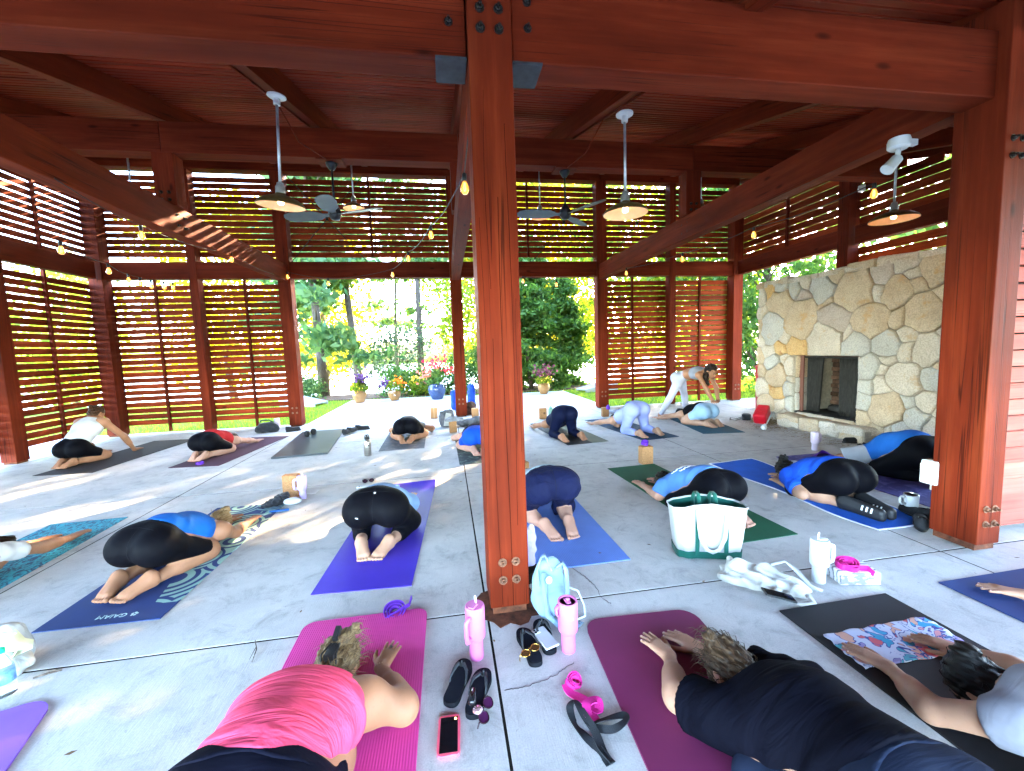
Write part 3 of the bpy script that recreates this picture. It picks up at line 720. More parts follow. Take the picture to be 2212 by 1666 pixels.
# dead grass and ash swept against the wall
n = 2600; Vb = np.zeros((n, 3, 3), np.float32)
px_ = 5.62 - np.abs(RNG.normal(0, .22, n)); py_ = np.concatenate([RNG.normal(6.3, .22, n // 2), RNG.uniform(3.4, 6.9, n - n // 2)]); an = RNG.uniform(0, 6.28, n); L = RNG.uniform(.02, .075, n)
hz_ = np.clip(.10 - (5.66 - px_) * .35, 0.004, .1) * np.where(np.abs(py_ - 6.3) < .35, 1, .12) * RNG.random(n)
px_ = np.where((py_ > 4.6) & (py_ < 6.1), px_ - .24, px_)
Vb[:, 0] = np.stack([px_, py_, hz_ + .002], 1); Vb[:, 1] = np.stack([px_ + .004, py_ + .004, hz_ + .004], 1); Vb[:, 2] = np.stack([px_ + np.cos(an) * L, py_ + np.sin(an) * L, hz_ * .8 + .004], 1)
M['straw'] = leafmat('dry_straw', (0.10, 0.07, 0.03), (0.26, 0.19, 0.09), .1)
o = np_mesh('debris', Vb.reshape(-1, 3), np.arange(n * 3).reshape(-1, 3), M['straw'], smooth=False); tag(o, 'dry grass and debris swept along the foot of the fireplace', 'debris', kind='stuff')

# ================================================================== TREES AND PLANTS
M['bark'] = mk('pine_bark', (0.055, 0.038, 0.028), 0.95, 0.5, 14, stretch=(3, 3, .6), bump=0.9, bscale=16, bdist=0.03, col2=(0.15, 0.115, 0.09))
L_PINE = leafmat('pine_needles', (0.035, 0.09, 0.035), (0.13, 0.21, 0.06), .42)
L_SPRUCE = leafmat('spruce_needles', (0.03, 0.085, 0.018), (0.11, 0.20, 0.035), .42)
L_DECID = leafmat('broad_leaves', (0.06, 0.13, 0.018), (0.24, 0.29, 0.035), .58)
L_GOLD = leafmat('yellow_green_leaves', (0.14, 0.16, 0.018), (0.42, 0.35, 0.035), .62)
L_HEDGE = leafmat('glossy_hedge_leaves', (0.03, 0.085, 0.02), (0.10, 0.19, 0.04), .35)
L_FAR = leafmat('hazy_leaves', (0.16, 0.17, 0.10), (0.30, 0.27, 0.15), .4)  # haze over the lake put into a paler leaf colour
L_GREY = leafmat('grey_green_leaves', (0.04, 0.065, 0.04), (0.12, 0.16, 0.09), .4)
def leaf_mesh(C, size, name, mat, parent, elong=1.6, droop=0.0, loc=(0, 0, 0)):
    n = len(C); s = size * RNG.uniform(.6, 1.3, n)
    d = RNG.normal(0, 1, (n, 3)); d[:, 2] -= droop; d /= np.linalg.norm(d, axis=1, keepdims=True)
    e = np.cross(d, RNG.normal(0, 1, (n, 3))); e /= np.linalg.norm(e, axis=1, keepdims=True)
    d *= (s * elong)[:, None]; e *= (s * .5)[:, None]
    V = np.stack([C - d * .5, C + e, C + d * .5, C - e], 1).reshape(-1, 3)
    return np_mesh(name, V, np.arange(n * 4).reshape(-1, 4), mat, parent, smooth=False)
def tree(name, label, cat, x, y, h, kind, leaf, crown_r, base, n_clump, per, size, trunk_r, lean=(0, 0), group=None, z0=None, bark=None, sig=.32):
    z0 = ground_z(x, y) - .05 if z0 is None else z0
    t = thing(name, label, cat, (x, y, z0), 0, group)
    mb = MB(); P = []; K = 9
    for k in range(K + 1):
        q = k / K; P.append(Vector((lean[0] * q * h + .12 * math.sin(q * 5 + x), lean[1] * q * h + .1 * math.cos(q * 4 + y) - .1, q * h * .97)))
    mb.tube(P, [trunk_r * (1.25 if k == 0 else 1) * (1 - .88 * k / K) for k in range(K + 1)], 9)
    def tp(q):
        f = min(max(q, 0), .999) * K; i = int(f); return P[i].lerp(P[i + 1], f - i)
    C = []
    for c in range(n_clump):
        u = random.random()
        q = base + (1 - base) * u ** .9
        a = random.uniform(0, 6.283)
        if kind == 'cone': r = crown_r * (1 - (q - base) / (1 - base)) ** .8 * random.uniform(.35, 1) + .05; dz = -.12 * r
        elif kind == 'pine': r = crown_r * (1 - .55 * (q - base) / (1 - base)) * random.uniform(.35, 1.0); dz = random.uniform(-.1, .12) * r
        elif kind == 'bush': r = crown_r * random.random() ** .5 * math.sqrt(max(0.02, 1 - (2 * (q - base) / (1 - base) - .9) ** 2)); dz = 0
        else: r = crown_r * math.sqrt(max(.03, 1 - (2 * (q - base) / (1 - base) - 1) ** 2)) * random.uniform(.45, 1.0); dz = random.uniform(0, .35) * r
        p0 = tp(q); p = p0 + Vector((math.cos(a) * r, math.sin(a) * r, dz))
        if c % 3 == 0 and trunk_r > .02 and kind != 'bush':
            st = tp(max(q - .06 - .18 * (kind == 'broad'), base * .6)); mid = st.lerp(p, .5) + Vector((0, 0, .08 * r))
            rr = trunk_r * .28 * (1 - .6 * q); mb.tube([st, mid, p], [rr, rr * .6, rr * .2], 5)
        m_ = per
        if kind in ('pine', 'cone'):
            # flat sprays that reach outwards along the limb
            tt = RNG.uniform(.35, 1.1, m_); L = np.array(p0)[None] * (1 - tt[:, None]) + np.array(p)[None] * tt[:, None]
            L += RNG.normal(0, 1, (m_, 3)) * np.array([sig, sig, sig * .42])
        else:
            L = np.array(p)[None] + RNG.normal(0, 1, (m_, 3)) * np.array([sig * 1.25, sig * 1.25, sig])
        C.append(L)
    C = np.concatenate(C); C[:, 2] = np.maximum(C[:, 2], .05)
    mb.build('trunk', bark or M['bark'], t, smooth=True)
    leaf_mesh(C.astype(np.float32), size, 'crown', leaf, t, 2.3 if kind in ('pine', 'cone') else 1.5, .3)
    return t
random.seed(3); RNG = np.random.default_rng(3)
G1 = 'trees on the lawn behind the pavilion'
tree('pine_tree', 'pine with low drooping boughs beside the left edge of the opening', 'tree', -4.45, 15.6, 12, 'pine', L_PINE, 2.5, .1, 70, 150, .15, .17, (.01, 0), G1)
tree('pine_tree', 'leaning pine with bare lower trunk behind the purple flower pot', 'tree', -3.55, 17.6, 13, 'pine', L_PINE, 2.1, .27, 34, 150, .15, .17, (-.035, 0), G1)
tree('pine_tree', 'tall thin pine with bare trunk left of the slim back post', 'tree', -1.0, 18.2, 14, 'pine', L_PINE, 2.0, .33, 30, 130, .15, .16, (-.03, 0), G1)
tree('young_tree', 'loose grey green sapling in front of the lake between the pines', 'tree', -1.9, 16.6, 2.5, 'broad', L_GREY, 1.25, .08, 26, 90, .085, .035, (0, 0), G1, sig=.24)
tree('young_tree', 'slim sapling with thin grey stem beside the slim back post', 'tree', .3, 17.0, 4.4, 'broad', L_DECID, .95, .45, 22, 70, .09, .03, (0, 0), G1, sig=.25)
tree('spruce_tree', 'dense dark green spruce right of the near post', 'tree', 2.95, 14.6, 5.4, 'cone', L_SPRUCE, 1.5, .03, 150, 130, .085, .08, (0, 0), G1, sig=.17)
tree('spruce_tree', 'dark bushy conifer between the spruce and the right opening post', 'tree', 4.3, 15.0, 4.2, 'cone', L_SPRUCE, 1.35, .03, 90, 120, .085, .07, (0, 0), G1, sig=.17)
tree('broadleaf_tree', 'bright yellow green tree glowing behind the spruce', 'tree', 3.6, 20.5, 11, 'broad', L_GOLD, 3.2, .14, 84, 140, .15, .17, (0, 0), G1, sig=.45)
tree('broadleaf_tree', 'green broadleaf tree directly behind the slim back post', 'tree', .7, 21.5, 10, 'broad', L_DECID, 2.6, .16, 66, 130, .14, .16, (0, 0), G1, sig=.42)
tree('broadleaf_tree', 'broad green tree behind the right louvre panels', 'tree', 7.6, 17.2, 9.5, 'broad', L_DECID, 3.0, .1, 80, 130, .14, .18, (0, 0), G1, sig=.45)
tree('broadleaf_tree', 'dark green tree seen over the fireplace wall', 'tree', 9.4, 10.9, 7.5, 'broad', L_HEDGE, 2.3, .06, 110, 150, .11, .16, (0, 0), G1, sig=.36)
tree('broadleaf_tree', 'dense green tree in the gap left of the fireplace', 'tree', 8.6, 13.4, 7.0, 'broad', L_DECID, 1.9, .04, 90, 150, .11, .14, (0, 0), G1, sig=.34)
tree('broadleaf_tree', 'tall tree behind the right hand storeroom wall', 'tree', 11.5, 6.0, 8.5, 'broad', L_HEDGE, 2.7, .1, 70, 130, .15, .18, (0, 0), G1, sig=.45)
tree('broadleaf_tree', 'golden tree behind the left louvre bay by the corner', 'tree', -9.6, 20.5, 9.0, 'broad', L_GOLD, 3.0, .16, 70, 130, .16, .17, (0, 0), G1, sig=.46)
tree('broadleaf_tree', 'yellow green tree behind the left louvre bay by the opening', 'tree', -6.2, 22.5, 11, 'broad', L_GOLD, 3.0, .16, 74, 130, .16, .17, (0, 0), G1, sig=.46)
tree('broadleaf_tree', 'small green tree far out beyond the left louvre wall', 'tree', -17.0, 22.0, 6.5, 'broad', L_DECID, 2.6, .12, 46, 110, .17, .15, (0, 0), G1, sig=.45)
tree('broadleaf_tree', 'tall yellow green tree behind the pines on the lake shore', 'tree', 7.0, 24.5, 14, 'broad', L_GOLD, 3.8, .16, 72, 130, .17, .2, (0, 0), G1, sig=.5)
tree('broadleaf_tree', 'large green tree added to thin the sun, at the right edge of the lawn behind the corner post', 'tree', 12.2, 19.5, 13, 'broad', L_DECID, 3.6, .12, 60, 130, .17, .2, (0, 0), G1, sig=.5)  # added tree: its crown filters the sun that reaches the floor
# low hedge shrubs behind the pots, one thing each
for i, (x, y, h, r) in enumerate([(-1.75, 14.5, .95, .55), (-.95, 14.6, .8, .55), (-.2, 14.4, .9, .55), (.55, 14.5, 1.5, .6), (1.35, 14.6, 1.7, .65), (2.1, 14.3, 1.2, .55), (-4.6, 14.6, .7, .5)]):
    lab = ['low glossy shrub right of the purple flower pot', 'low glossy shrub behind the orange flower pot', 'low shrub between the orange pot and the blue pot', 'tall clipped shrub behind the blue pot and slim post', 'tall rounded shrub hidden behind the near post', 'mid height shrub left of the spruce', 'small low shrub at the foot of the drooping pine'][i]
    tree('shrub', lab, 'shrub', x, y, h, 'bush', L_HEDGE if i < 6 else L_PINE, r, .08, 46, 60, .055, .02, (0, 0), 'shrubs in the mulch bed', sig=.12)
# far shore: trees that read as one mass
C = []
for k in range(150):
    x = random.uniform(-190, 190); y = random.uniform(124, 150); h = random.uniform(3.5, 7); z0 = ground_z(x, y)
    m_ = 46; C.append(np.array([x, y, z0 + h * .55])[None] + RNG.normal(0, 1, (m_, 3)) * np.array([2.6, 2.2, h * .24]))
o = leaf_mesh(np.concatenate(C).astype(np.float32), 1.5, 'treeline', L_FAR, None, 1.3); tag(o, 'pale line of trees along the far shore of the lake', 'treeline', kind='stuff')

# flower pots on the end of the path
def flower_pot(label, x, y, h, r, pm, rim, flowers, group='planted pots at the end of the path'):
    t = thing('flower_pot', label, 'flower pot', (x, y, 0), 0, group)
    mb = MB(); mb.lathe([(r * .55, 0), (r * .62, .01), (r * .88, h * .35), (r, h * .62), (r * .93, h * .85), (r * .80, h * .94), (r * .86, h), (r * .78, h), (r * .74, h * .9)], 28)
    mb.build('pot', pm, t, smooth=True)
    mb = MB(); mb.lathe([(0, h * .91), (r * .76, h * .91)], 20); mb.build('potting_soil', M['soil'], t)
    n = 300; a = RNG.uniform(0, 6.28, n); rr = r * 1.25 * np.sqrt(RNG.random(n)); zz = h + RNG.random(n) ** .8 * h * .95 * (1.2 - rr / (r * 1.4))
    leaf_mesh(np.stack([np.cos(a) * rr, np.sin(a) * rr, zz], 1).astype(np.float32), .075, 'foliage', L_DECID if rim else L_HEDGE, t, 1.7)
    for (name, mat, cx_, cy_, cz_, s_, cnt, sz) in flowers:
        C = np.array([cx_, cy_, h + cz_])[None] + RNG.normal(0, 1, (cnt, 3)) * np.array([s_, s_ * .8, s_ * .8])
        leaf_mesh(C.astype(np.float32), sz, name, mat, t, 1.1)['kind'] = 'stuff'
    return t
PET = lambda n_, a, b_: leafmat(n_, a, b_, .35)
F_PUR = PET('purple_leaf', (.08, .03, .09), (.2, .1, .24)); F_ORG = PET('orange_petal', (.7, .16, .02), (.8, .3, .05)); F_WHT = PET('white_petal', (.7, .7, .68), (.8, .8, .8))
F_RED = PET('red_petal', (.6, .03, .04), (.75, .12, .1)); F_YEL = PET('yellow_petal', (.7, .5, .03), (.8, .62, .1)); F_PNK = PET('coral_petal', (.6, .18, .12), (.7, .3, .22))
M['potclay'] = mk('ochre_glazed_clay', (.27, .14, .045), .4, .3, 7, coat=.15); M['potblue'] = mk('blue_glazed_clay', (.03, .055, .14), .25, .35, 6, coat=.4)
flower_pot('ochre pot with purple spiky foliage, leftmost of the pots', *at(778, 870)[:2], .36, .205, M['potclay'], True, [('purple_foliage', F_PUR, .08, 0, .32, .14, 130, .08), ('yellow_flowers', F_YEL, -.1, -.2, .08, .1, 40, .05)])
flower_pot('ochre pot with orange, white and purple flowers', *at(853, 865)[:2], .33, .195, M['potclay'], True, [('orange_flowers', F_ORG, .14, -.05, .24, .1, 60, .07), ('white_flowers', F_WHT, -.02, -.22, .02, .09, 30, .06), ('purple_foliage', F_PUR, -.28, 0, .2, .1, 70, .07)])
flower_pot('large blue glazed pot with red and coral flowers', *at(945, 862)[:2], .46, .265, M['potblue'], False, [('red_flowers', F_RED, -.02, 0, .62, .15, 80, .09), ('coral_flowers', F_PNK, -.3, -.1, .26, .12, 70, .07), ('white_flowers', F_WHT, .3, -.3, .05, .1, 40, .06), ('red_flowers', F_RED, .38, 0, .42, .1, 40, .08)])
flower_pot('ochre pot with dark red foliage standing alone beyond the near post', *at(1175, 851)[:2], .34, .185, M['potclay'], True, [('dark_foliage', PET('maroon_leaf', (.12, .03, .05), (.25, .09, .1)), 0, 0, .36, .15, 120, .08), ('yellow_flowers', F_YEL, 0, -.2, .1, .1, 40, .05)])
# yellow lilies by the blue pot
t = thing('lily_plant', 'clump of yellow lilies left of the blue pot', 'plant', (-1.0, 13.95, -.03))
leaf_mesh((np.array([0, 0, .3])[None] + RNG.normal(0, 1, (160, 3)) * np.array([.16, .12, .13])).astype(np.float32), .1, 'foliage', L_DECID, t, 2.2)
leaf_mesh((np.array([0, 0, .52])[None] + RNG.normal(0, 1, (46, 3)) * np.array([.17, .1, .1])).astype(np.float32), .09, 'petals', F_YEL, t, 1.2)
# sloped game boards on the lawn
M['greyboard'] = mk('grey_painted_board', (.36, .38, .40), .55, .15, 10)
def game_board(label, x, y, rz, s):
    t = thing('cornhole_board', label, 'game board', (x, y, -.05), rz, 'game boards on the lawn')
    mb = MB(); mb.add([(-.6, -.3, .06), (.6, -.3, .3), (.6, .3, .3), (-.6, .3, .06), (-.6, -.3, .09), (.6, -.3, .33), (.6, .3, .33), (-.6, .3, .09)], [(0, 3, 2, 1), (4, 5, 6, 7), (0, 1, 5, 4), (2, 3, 7, 6), (0, 4, 7, 3), (1, 2, 6, 5)]); mb.build('top_board', M['greyboard'], t, bev=.006)
    for sy in (-.285, .285):
        mb = MB(); mb.add([(-.6, sy - .014, 0), (.6, sy - .014, 0), (.6, sy - .014, .298), (-.6, sy - .014, .058), (-.6, sy + .014, 0), (.6, sy + .014, 0), (.6, sy + .014, .298), (-.6, sy + .014, .058)], [(0, 1, 2, 3), (7, 6, 5, 4), (0, 4, 5, 1), (2, 6, 7, 3), (0, 3, 7, 4), (1, 5, 6, 2)]); mb.build('side_rail', M['greyboard'], t)
game_board('grey sloped game board on the grass left of the opening', -4.25, 13.0, rad(158), 1); game_board('grey sloped game board on the grass right of the path', 4.85, 12.9, rad(12), 1)
# red bin beyond the fireplace end
t = thing('waste_bin', 'red steel bin half hidden behind the far end of the fireplace', 'bin', (6.55, 7.55, 0)); M['redpaint'] = plain('red_enamel', (.42, .02, .025), .4)
mb = MB(); mb.lathe([(.21, 0), (.23, .02), (.24, .85), (.22, .86)], 24); mb.build('bin_body', M['redpaint'], t, smooth=True, angle=40)
mb = MB(); mb.lathe([(.25, .86), (.25, .9), (.12, .97), (.0, .98)], 24); mb.build('bin_lid', M['redpaint'], t, smooth=True, angle=40)

# ================================================================== LAMPS, FANS, STRING LIGHTS
M['shade'] = mk('brass_green_shade', (.20, .16, .07), .38, .3, 12, metal=.75)
M['shadein'] = plain('warm_enamel', (.74, .46, .26), .45)
M['bulbglow'] = plain('lit_bulb', (1, .7, .4), .3, emis=((1.0, .60, .26), .7))
M['amber'] = mk('amber_bulb_glass', (.9, .42, .10), .08, .02, 5, trans=.7, ior=1.2, emis=((1.0, .42, .08), .014))
M['filament'] = plain('filament', (1, .6, .2), .4, emis=((1.0, .5, .14), .35))
def pendant(label, x, y, z, top, r=.2, canopy=True, tilt=0, group='barn pendant lamps'):
    t = thing('pendant_lamp', label, 'pendant lamp', (x, y, z), 0, group)
    t.rotation_euler = (tilt, tilt * .8, 0)
    mb = MB(); mb.tube([(0, 0, .2), (0, 0, top - z)], .012, 10); mb.build('rod', M['galv'], t, smooth=True)
    if canopy:
        mb = MB(); mb.lathe([(.0, top - z), (.055, top - z), (.075, top - z + .012), (.075, top - z + .022), (0, top - z + .022)], 20); mb.lathe([(.028, top - z - .05), (.028, top - z)], 12); mb.build('canopy', M['white'], t, smooth=True, angle=40)
    mb = MB(); mb.lathe([(.033, .105), (.04, .11), (.04, .165), (.03, .18), (.026, .2), (.015, .205)], 18); mb.build('socket', M['galv'], t, smooth=True, angle=40)
    mb = MB(); mb.lathe([(r, 0), (r * 1.0, .008), (r * .93, .03), (r * .72, .062), (r * .42, .085), (.042, .1), (.04, .112)], 36, caps=False); sh = mb.build('lamp_shade', M['shade'], t, smooth=True)
    mb = MB(); mb.lathe([(r - .004, .003), (r * .92, .026), (r * .71, .056), (r * .4, .079), (.01, .09)], 36, caps=False); mb.build('shade_lining', M['shadein'], sh, smooth=True)
    mb = MB(); mb.lathe([(0, .012), (.02, .018), (.028, .035), (.02, .06), (.013, .088)], 14); mb.build('bulb', M['bulbglow'], sh, smooth=True)
    return t
p = atx(615, 452, -1.37); pendant('barn pendant with tilted shade, left of the left fan', -1.40, 4.1, 2.78, 3.66, .2, tilt=.09)
pendant('barn pendant on a white canopy, right of the right fan', 1.68, 3.68, 2.63, 3.48, .2)
q = aty(1930, 476, 4.2); pendant('barn pendant hanging in front of the right upper louvres', q.x, 4.2, q.z, roof_z(4.2) + .01, .23, canopy=False)
q = aty(1167, 470, 7.2); pendant('small far barn pendant left of the right fan', q.x, 7.2, q.z, roof_z(7.2), .17)
q = aty(765, 452, 7.2); pendant('far barn pendant partly hidden behind the left fan', q.x, 7.2, q.z, roof_z(7.2), .17)
q = aty(1514, 455, 7.3); pendant('far barn pendant half hidden above the right tie beam', q.x, 7.3, q.z, roof_z(7.3), .17)
q = aty(290, 470, 7.3); pendant('far barn pendant hidden behind the left tie beam', q.x, 7.3, q.z + .1, roof_z(7.3), .17)
M['blade_grey'] = plain('grey_fan_blade', (.075, .085, .08), .5)
def fan(label, x, y, top, zh, angs):
    t = thing('ceiling_fan', label, 'ceiling fan', (x, y, zh), 0, 'three blade ceiling fans')
    mb = MB(); mb.box((0, 0, top - zh - .012), (.3, .24, .02)); mb.build('mount_plate', WX, t)
    mb = MB(); mb.lathe([(.03, top - zh - .1), (.065, top - zh - .045), (.07, top - zh - .022)], 18); mb.build('canopy', M['black'], t, smooth=True)
    mb = MB(); mb.tube([(0, 0, .1), (0, 0, top - zh - .04)], .013, 10); mb.build('rod', M['black'], t, smooth=True)
    mb = MB(); mb.lathe([(.02, -.07), (.05, -.06), (.075, -.02), (.08, .03), (.06, .075), (.03, .12), (.02, .13)], 22); mb.build('motor', M['black'], t, smooth=True)
    for a in angs:
        R = Matrix.Rotation(a, 3, 'Z') @ Matrix.Rotation(rad(14), 3, 'X'); V = []; F = []
        prof = [(.07, .03), (.14, .035), (.22, .09), (.38, .105), (.55, .1), (.63, .07), (.66, .02)]
        for (q, wd_) in prof: 
            for (s_, zz) in ((-1, -.004), (1, -.004), (1, .004), (-1, .004)): V.append(R @ Vector((q, s_ * wd_, zz)))
        for i in range(len(prof) - 1):
            for k in range(4): F.append((i * 4 + k, i * 4 + (k + 1) % 4, i * 4 + 4 + (k + 1) % 4, i * 4 + 4 + k))
        F.append((3, 2, 1, 0)); F.append(tuple((len(prof) - 1) * 4 + k for k in range(4)))
        mb = MB(); mb.add(V, F); mb.build('fan_blade', M['blade_grey'], t)
fan('black ceiling fan with grey blades, left of the near post', -1.28, YK, 3.8, 3.17, (rad(-25), rad(-88), rad(165))); fan('black ceiling fan with grey blades, right of the near post', 1.68, YK, 3.8, 3.22, (rad(50), rad(-60), rad(178)))
# string lights
def bulb(p, label):
    t = thing('string_bulb', label, 'string bulb', p, random.uniform(0, 3), 'amber string light bulbs')
    mb = MB(); mb.lathe([(0, .095), (.012, .095), (.017, .085), (.017, .045), (.014, .04)], 12); mb.build('socket', M['black'], t, smooth=True, angle=40)
    mb = MB(); mb.lathe([(.013, .042), (.018, .03), (.03, .0), (.031, -.018), (.024, -.038), (.012, -.048), (0, -.05)], 16); gl_ = mb.build('bulb_glass', M['amber'], t, smooth=True)
    mb = MB()
    for k in range(4): a = k * 1.57; mb.tube([(.006 * math.cos(a), .006 * math.sin(a), .035), (.012 * math.cos(a), .012 * math.sin(a), .0), (.007 * math.cos(a), .007 * math.sin(a), -.03)], .0022, 5)
    mb.build('filament', M['filament'], gl_)
    return t
def string(label, pts):
    mb = MB(); Q = []
    for a, b_ in zip(pts[:-1], pts[1:]):
        L = (b_ - a).length
        for k in range(8): q = a.lerp(b_, k / 8); q.z -= .05 * L * 4 * (k / 8) * (1 - k / 8) * .6; Q.append(q)
    Q.append(pts[-1]); mb.tube(Q, .0045, 6); o = mb.build('light_cord', M['black'], smooth=True); tag(o, label, 'light cord', 'cords of the string lights'); return o
up = Vector((0, 0, .095))
def bl(px, py, y): return aty(px, py, y)
S1 = [(1004, 405, 3.0, 'amber bulb hanging at the top beside the near post'), (931, 507, 4.8, 'amber bulb second along the string left of the near post'), (882, 558, 6.6, 'amber bulb in front of the back beam, right of centre left'), (848, 593, 8.0, 'amber bulb low on the back beam left of the slim post'), (709, 612, 8.7, 'amber bulb hanging into the left opening'), (621, 598, 8.8, 'amber bulb at the top of the left opening post')]
S2 = [(132, 540, 5.2, 'amber bulb at the far left in front of the side louvres'), (235, 585, 6.5, 'amber bulb in front of the left corner post'), (278, 605, 7.4, 'first of the amber bulbs clustered under the left back beam'), (303, 612, 7.7, 'second of the amber bulbs clustered under the left back beam'), (327, 618, 8.0, 'third of the amber bulbs clustered under the left back beam'), (355, 620, 8.3, 'fourth of the amber bulbs clustered under the left back beam'), (374, 621, 8.5, 'fifth of the amber bulbs clustered under the left back beam')]
S3 = [(306, 508, 4.9, 'amber bulb hanging below the left tie beam'), (500, 560, 6.7, 'amber bulb hanging under the far half of the left tie beam')]
S4 = [(1353, 590, 7.6, 'amber bulb under the far end of the right tie beam'), (1474, 560, 6.3, 'amber bulb under the middle of the right tie beam'), (1628, 507, 5.0, 'amber bulb in front of the right corner post'), (1888, 418, 3.4, 'amber bulb near the right upper louvres beside the floodlight')]
S5 = [(1130, 607, 8.6, 'amber bulb just right of the near post in the opening'), (1202, 615, 8.7, 'amber bulb in the middle of the right opening'), (1270, 606, 8.7, 'amber bulb by the right opening post')]
for S_, lab, ends in ((S1, 'thin cord of string lights running from the near post to the back beam', None), (S2, 'thin cord of string lights along the left back corner', None), (S3, 'thin cord of string lights under the left tie beam', None), (S4, 'thin cord of string lights under the right tie beam', None), (S5, 'thin cord of string lights across the right opening', None)):
    P = []
    for (px, py, y, l_) in S_: p = bl(px, py, y); bulb(p, l_); P.append(p + up)
    if S_ is S1: P = [Vector((.2, 2.36, 2.8))] + P
    if S_ is S3: P = [Vector((-2.98, 3.9, 2.9))] + P + [Vector((-2.98, 8.0, 2.9))]
    string(lab, P)
# twin floodlight on the right tie beam
q = Vector((3.28, 2.62, 2.78)); t = thing('floodlight', 'white adjustable floodlight under the right tie beam by the post', 'floodlight', q)
mb = MB(); mb.lathe([(0, .07), (.06, .07), (.066, .05), (.066, .01), (.05, -.005), (0, -.005)], 20); mb.box((.085, -.02, .035), (.06, .035, .04)); mb.build('housing', M['white'], t, smooth=True, angle=35)
mb = MB(); mb.tube([(0, 0, 0), (-.01, 0, -.07)], .016, 10); mb.build('arm', M['white'], t, smooth=True)
Rl = Vector((-.7, .1, -.75)).to_track_quat('Z', 'Y').to_matrix(); mb = MB(); mb.lathe([(.028, -.03), (.036, -.02), (.04, .07), (.043, .075), (.043, .085), (0, .08)], 20, (-.025, 0, -.085), Rl); mb.build('lamp_head', M['white'], t, smooth=True, angle=40)
t = thing('outlet_box', 'white weatherproof outlet box fixed to the right post', 'outlet box', (3.405, 2.36, .47))
mb = MB(); mb.box((-.035, 0, 0), (.07, .1, .17)); mb.build('housing', M['white'], t, bev=.012); mb = MB(); mb.box((-.075, 0, -.01), (.02, .085, .14)); mb.build('cover', M['white'], t, bev=.006)
mb = MB(); mb.tube([(-.03, 0, -.085), (-.03, 0, -.13)], .012, 8); mb.build('conduit', M['galv'], t)
q = at(1905, 374, 2.9); 
t = thing('sensor', 'small white sensor on the right upper louvres', 'sensor', (6.55, 5.75, 3.75)); mb = MB(); mb.box((0, 0, 0), (.06, .08, .1)); mb.build('housing', M['white'], t, bev=.01); mb = MB(); mb.lathe([(.03, 0), (.025, .02), (0, .03)], 12, (-.03, 0, -.01), Vector((-1, 0, 0)).to_track_quat('Z', 'Y').to_matrix()); mb.build('lens', M['white'], t, smooth=True)
tree('pine_tree', 'airy pine with thin boughs between the leaning pine and the tall thin pine', 'tree', -2.3, 21.0, 13, 'pine', L_PINE, 2.1, .26, 30, 110, .14, .10, (.01, 0), G1)

# ================================================================== PEOPLE: bodies grown as smooth implicit surfaces, then meshed
A_ = lambda *v: np.array(v, dtype=np.float32)
class Prim:
    __slots__ = ('kind', 'a', 'b', 'ra', 'rb', 'lat', 'w', 'k', 'cuts', 'rot')
    def __init__(s, kind, a, b=None, ra=.05, rb=None, lat=None, w=1.0, k=.03, cuts=(), rot=None):
        s.kind = kind; s.a = np.asarray(a, np.float32); s.b = None if b is None else np.asarray(b, np.float32); s.ra = ra; s.rb = ra if rb is None else rb
        s.lat = None if lat is None else np.asarray(lat, np.float32); s.w = w; s.k = k; s.cuts = list(cuts); s.rot = rot
def cap(a, b, ra, rb=None, k=.03, lat=None, w=1.0, cuts=()): return Prim('c', a, b, ra, rb, lat, w, k, cuts)
def ell(c, r, k=.03, rot=None, cuts=()): return Prim('e', c, None, np.asarray(r, np.float32), None, None, 1, k, cuts, rot)
def sdf_eval(prims, P, infl=0.0):
    d = None
    for p in prims:
        q = P - p.a
        if p.kind == 'c':
            ab = p.b - p.a
            if p.lat is not None:
                s_ = (1 / p.w - 1); q = q + (q @ p.lat)[:, None] * p.lat[None] * s_; ab = ab + (ab @ p.lat) * p.lat * s_
            L2 = float(ab @ ab) + 1e-9; t = np.clip(q @ ab / L2, 0, 1)
            di = np.linalg.norm(q - t[:, None] * ab[None], axis=1) - (p.ra + (p.rb - p.ra) * t) - infl
        else:
            if p.rot is not None: q = q @ p.rot
            r = p.ra + infl; k0 = np.linalg.norm(q / r, axis=1); k1 = np.linalg.norm(q / (r * r), axis=1) + 1e-9; di = k0 * (k0 - 1) / k1
        for (c, n_) in p.cuts: di = np.maximum(di, (P - np.asarray(c, np.float32)) @ np.asarray(n_, np.float32))
        if d is None: d = di
        else:
            h = np.clip(.5 + .5 * (d - di) / p.k, 0, 1); d = d * (1 - h) + di * h - p.k * h * (1 - h)
    return d
def bounds(prims, infl):
    lo = np.full(3, 9e9); hi = -lo
    for p in prims:
        if p.kind == 'c':
            r = max(p.ra, p.rb) * max(1, p.w) + infl
            for q in (p.a, p.b): lo = np.minimum(lo, q - r); hi = np.maximum(hi, q + r)
        else: r = float(np.max(p.ra)) + infl; lo = np.minimum(lo, p.a - r); hi = np.maximum(hi, p.a + r)
    return lo, hi
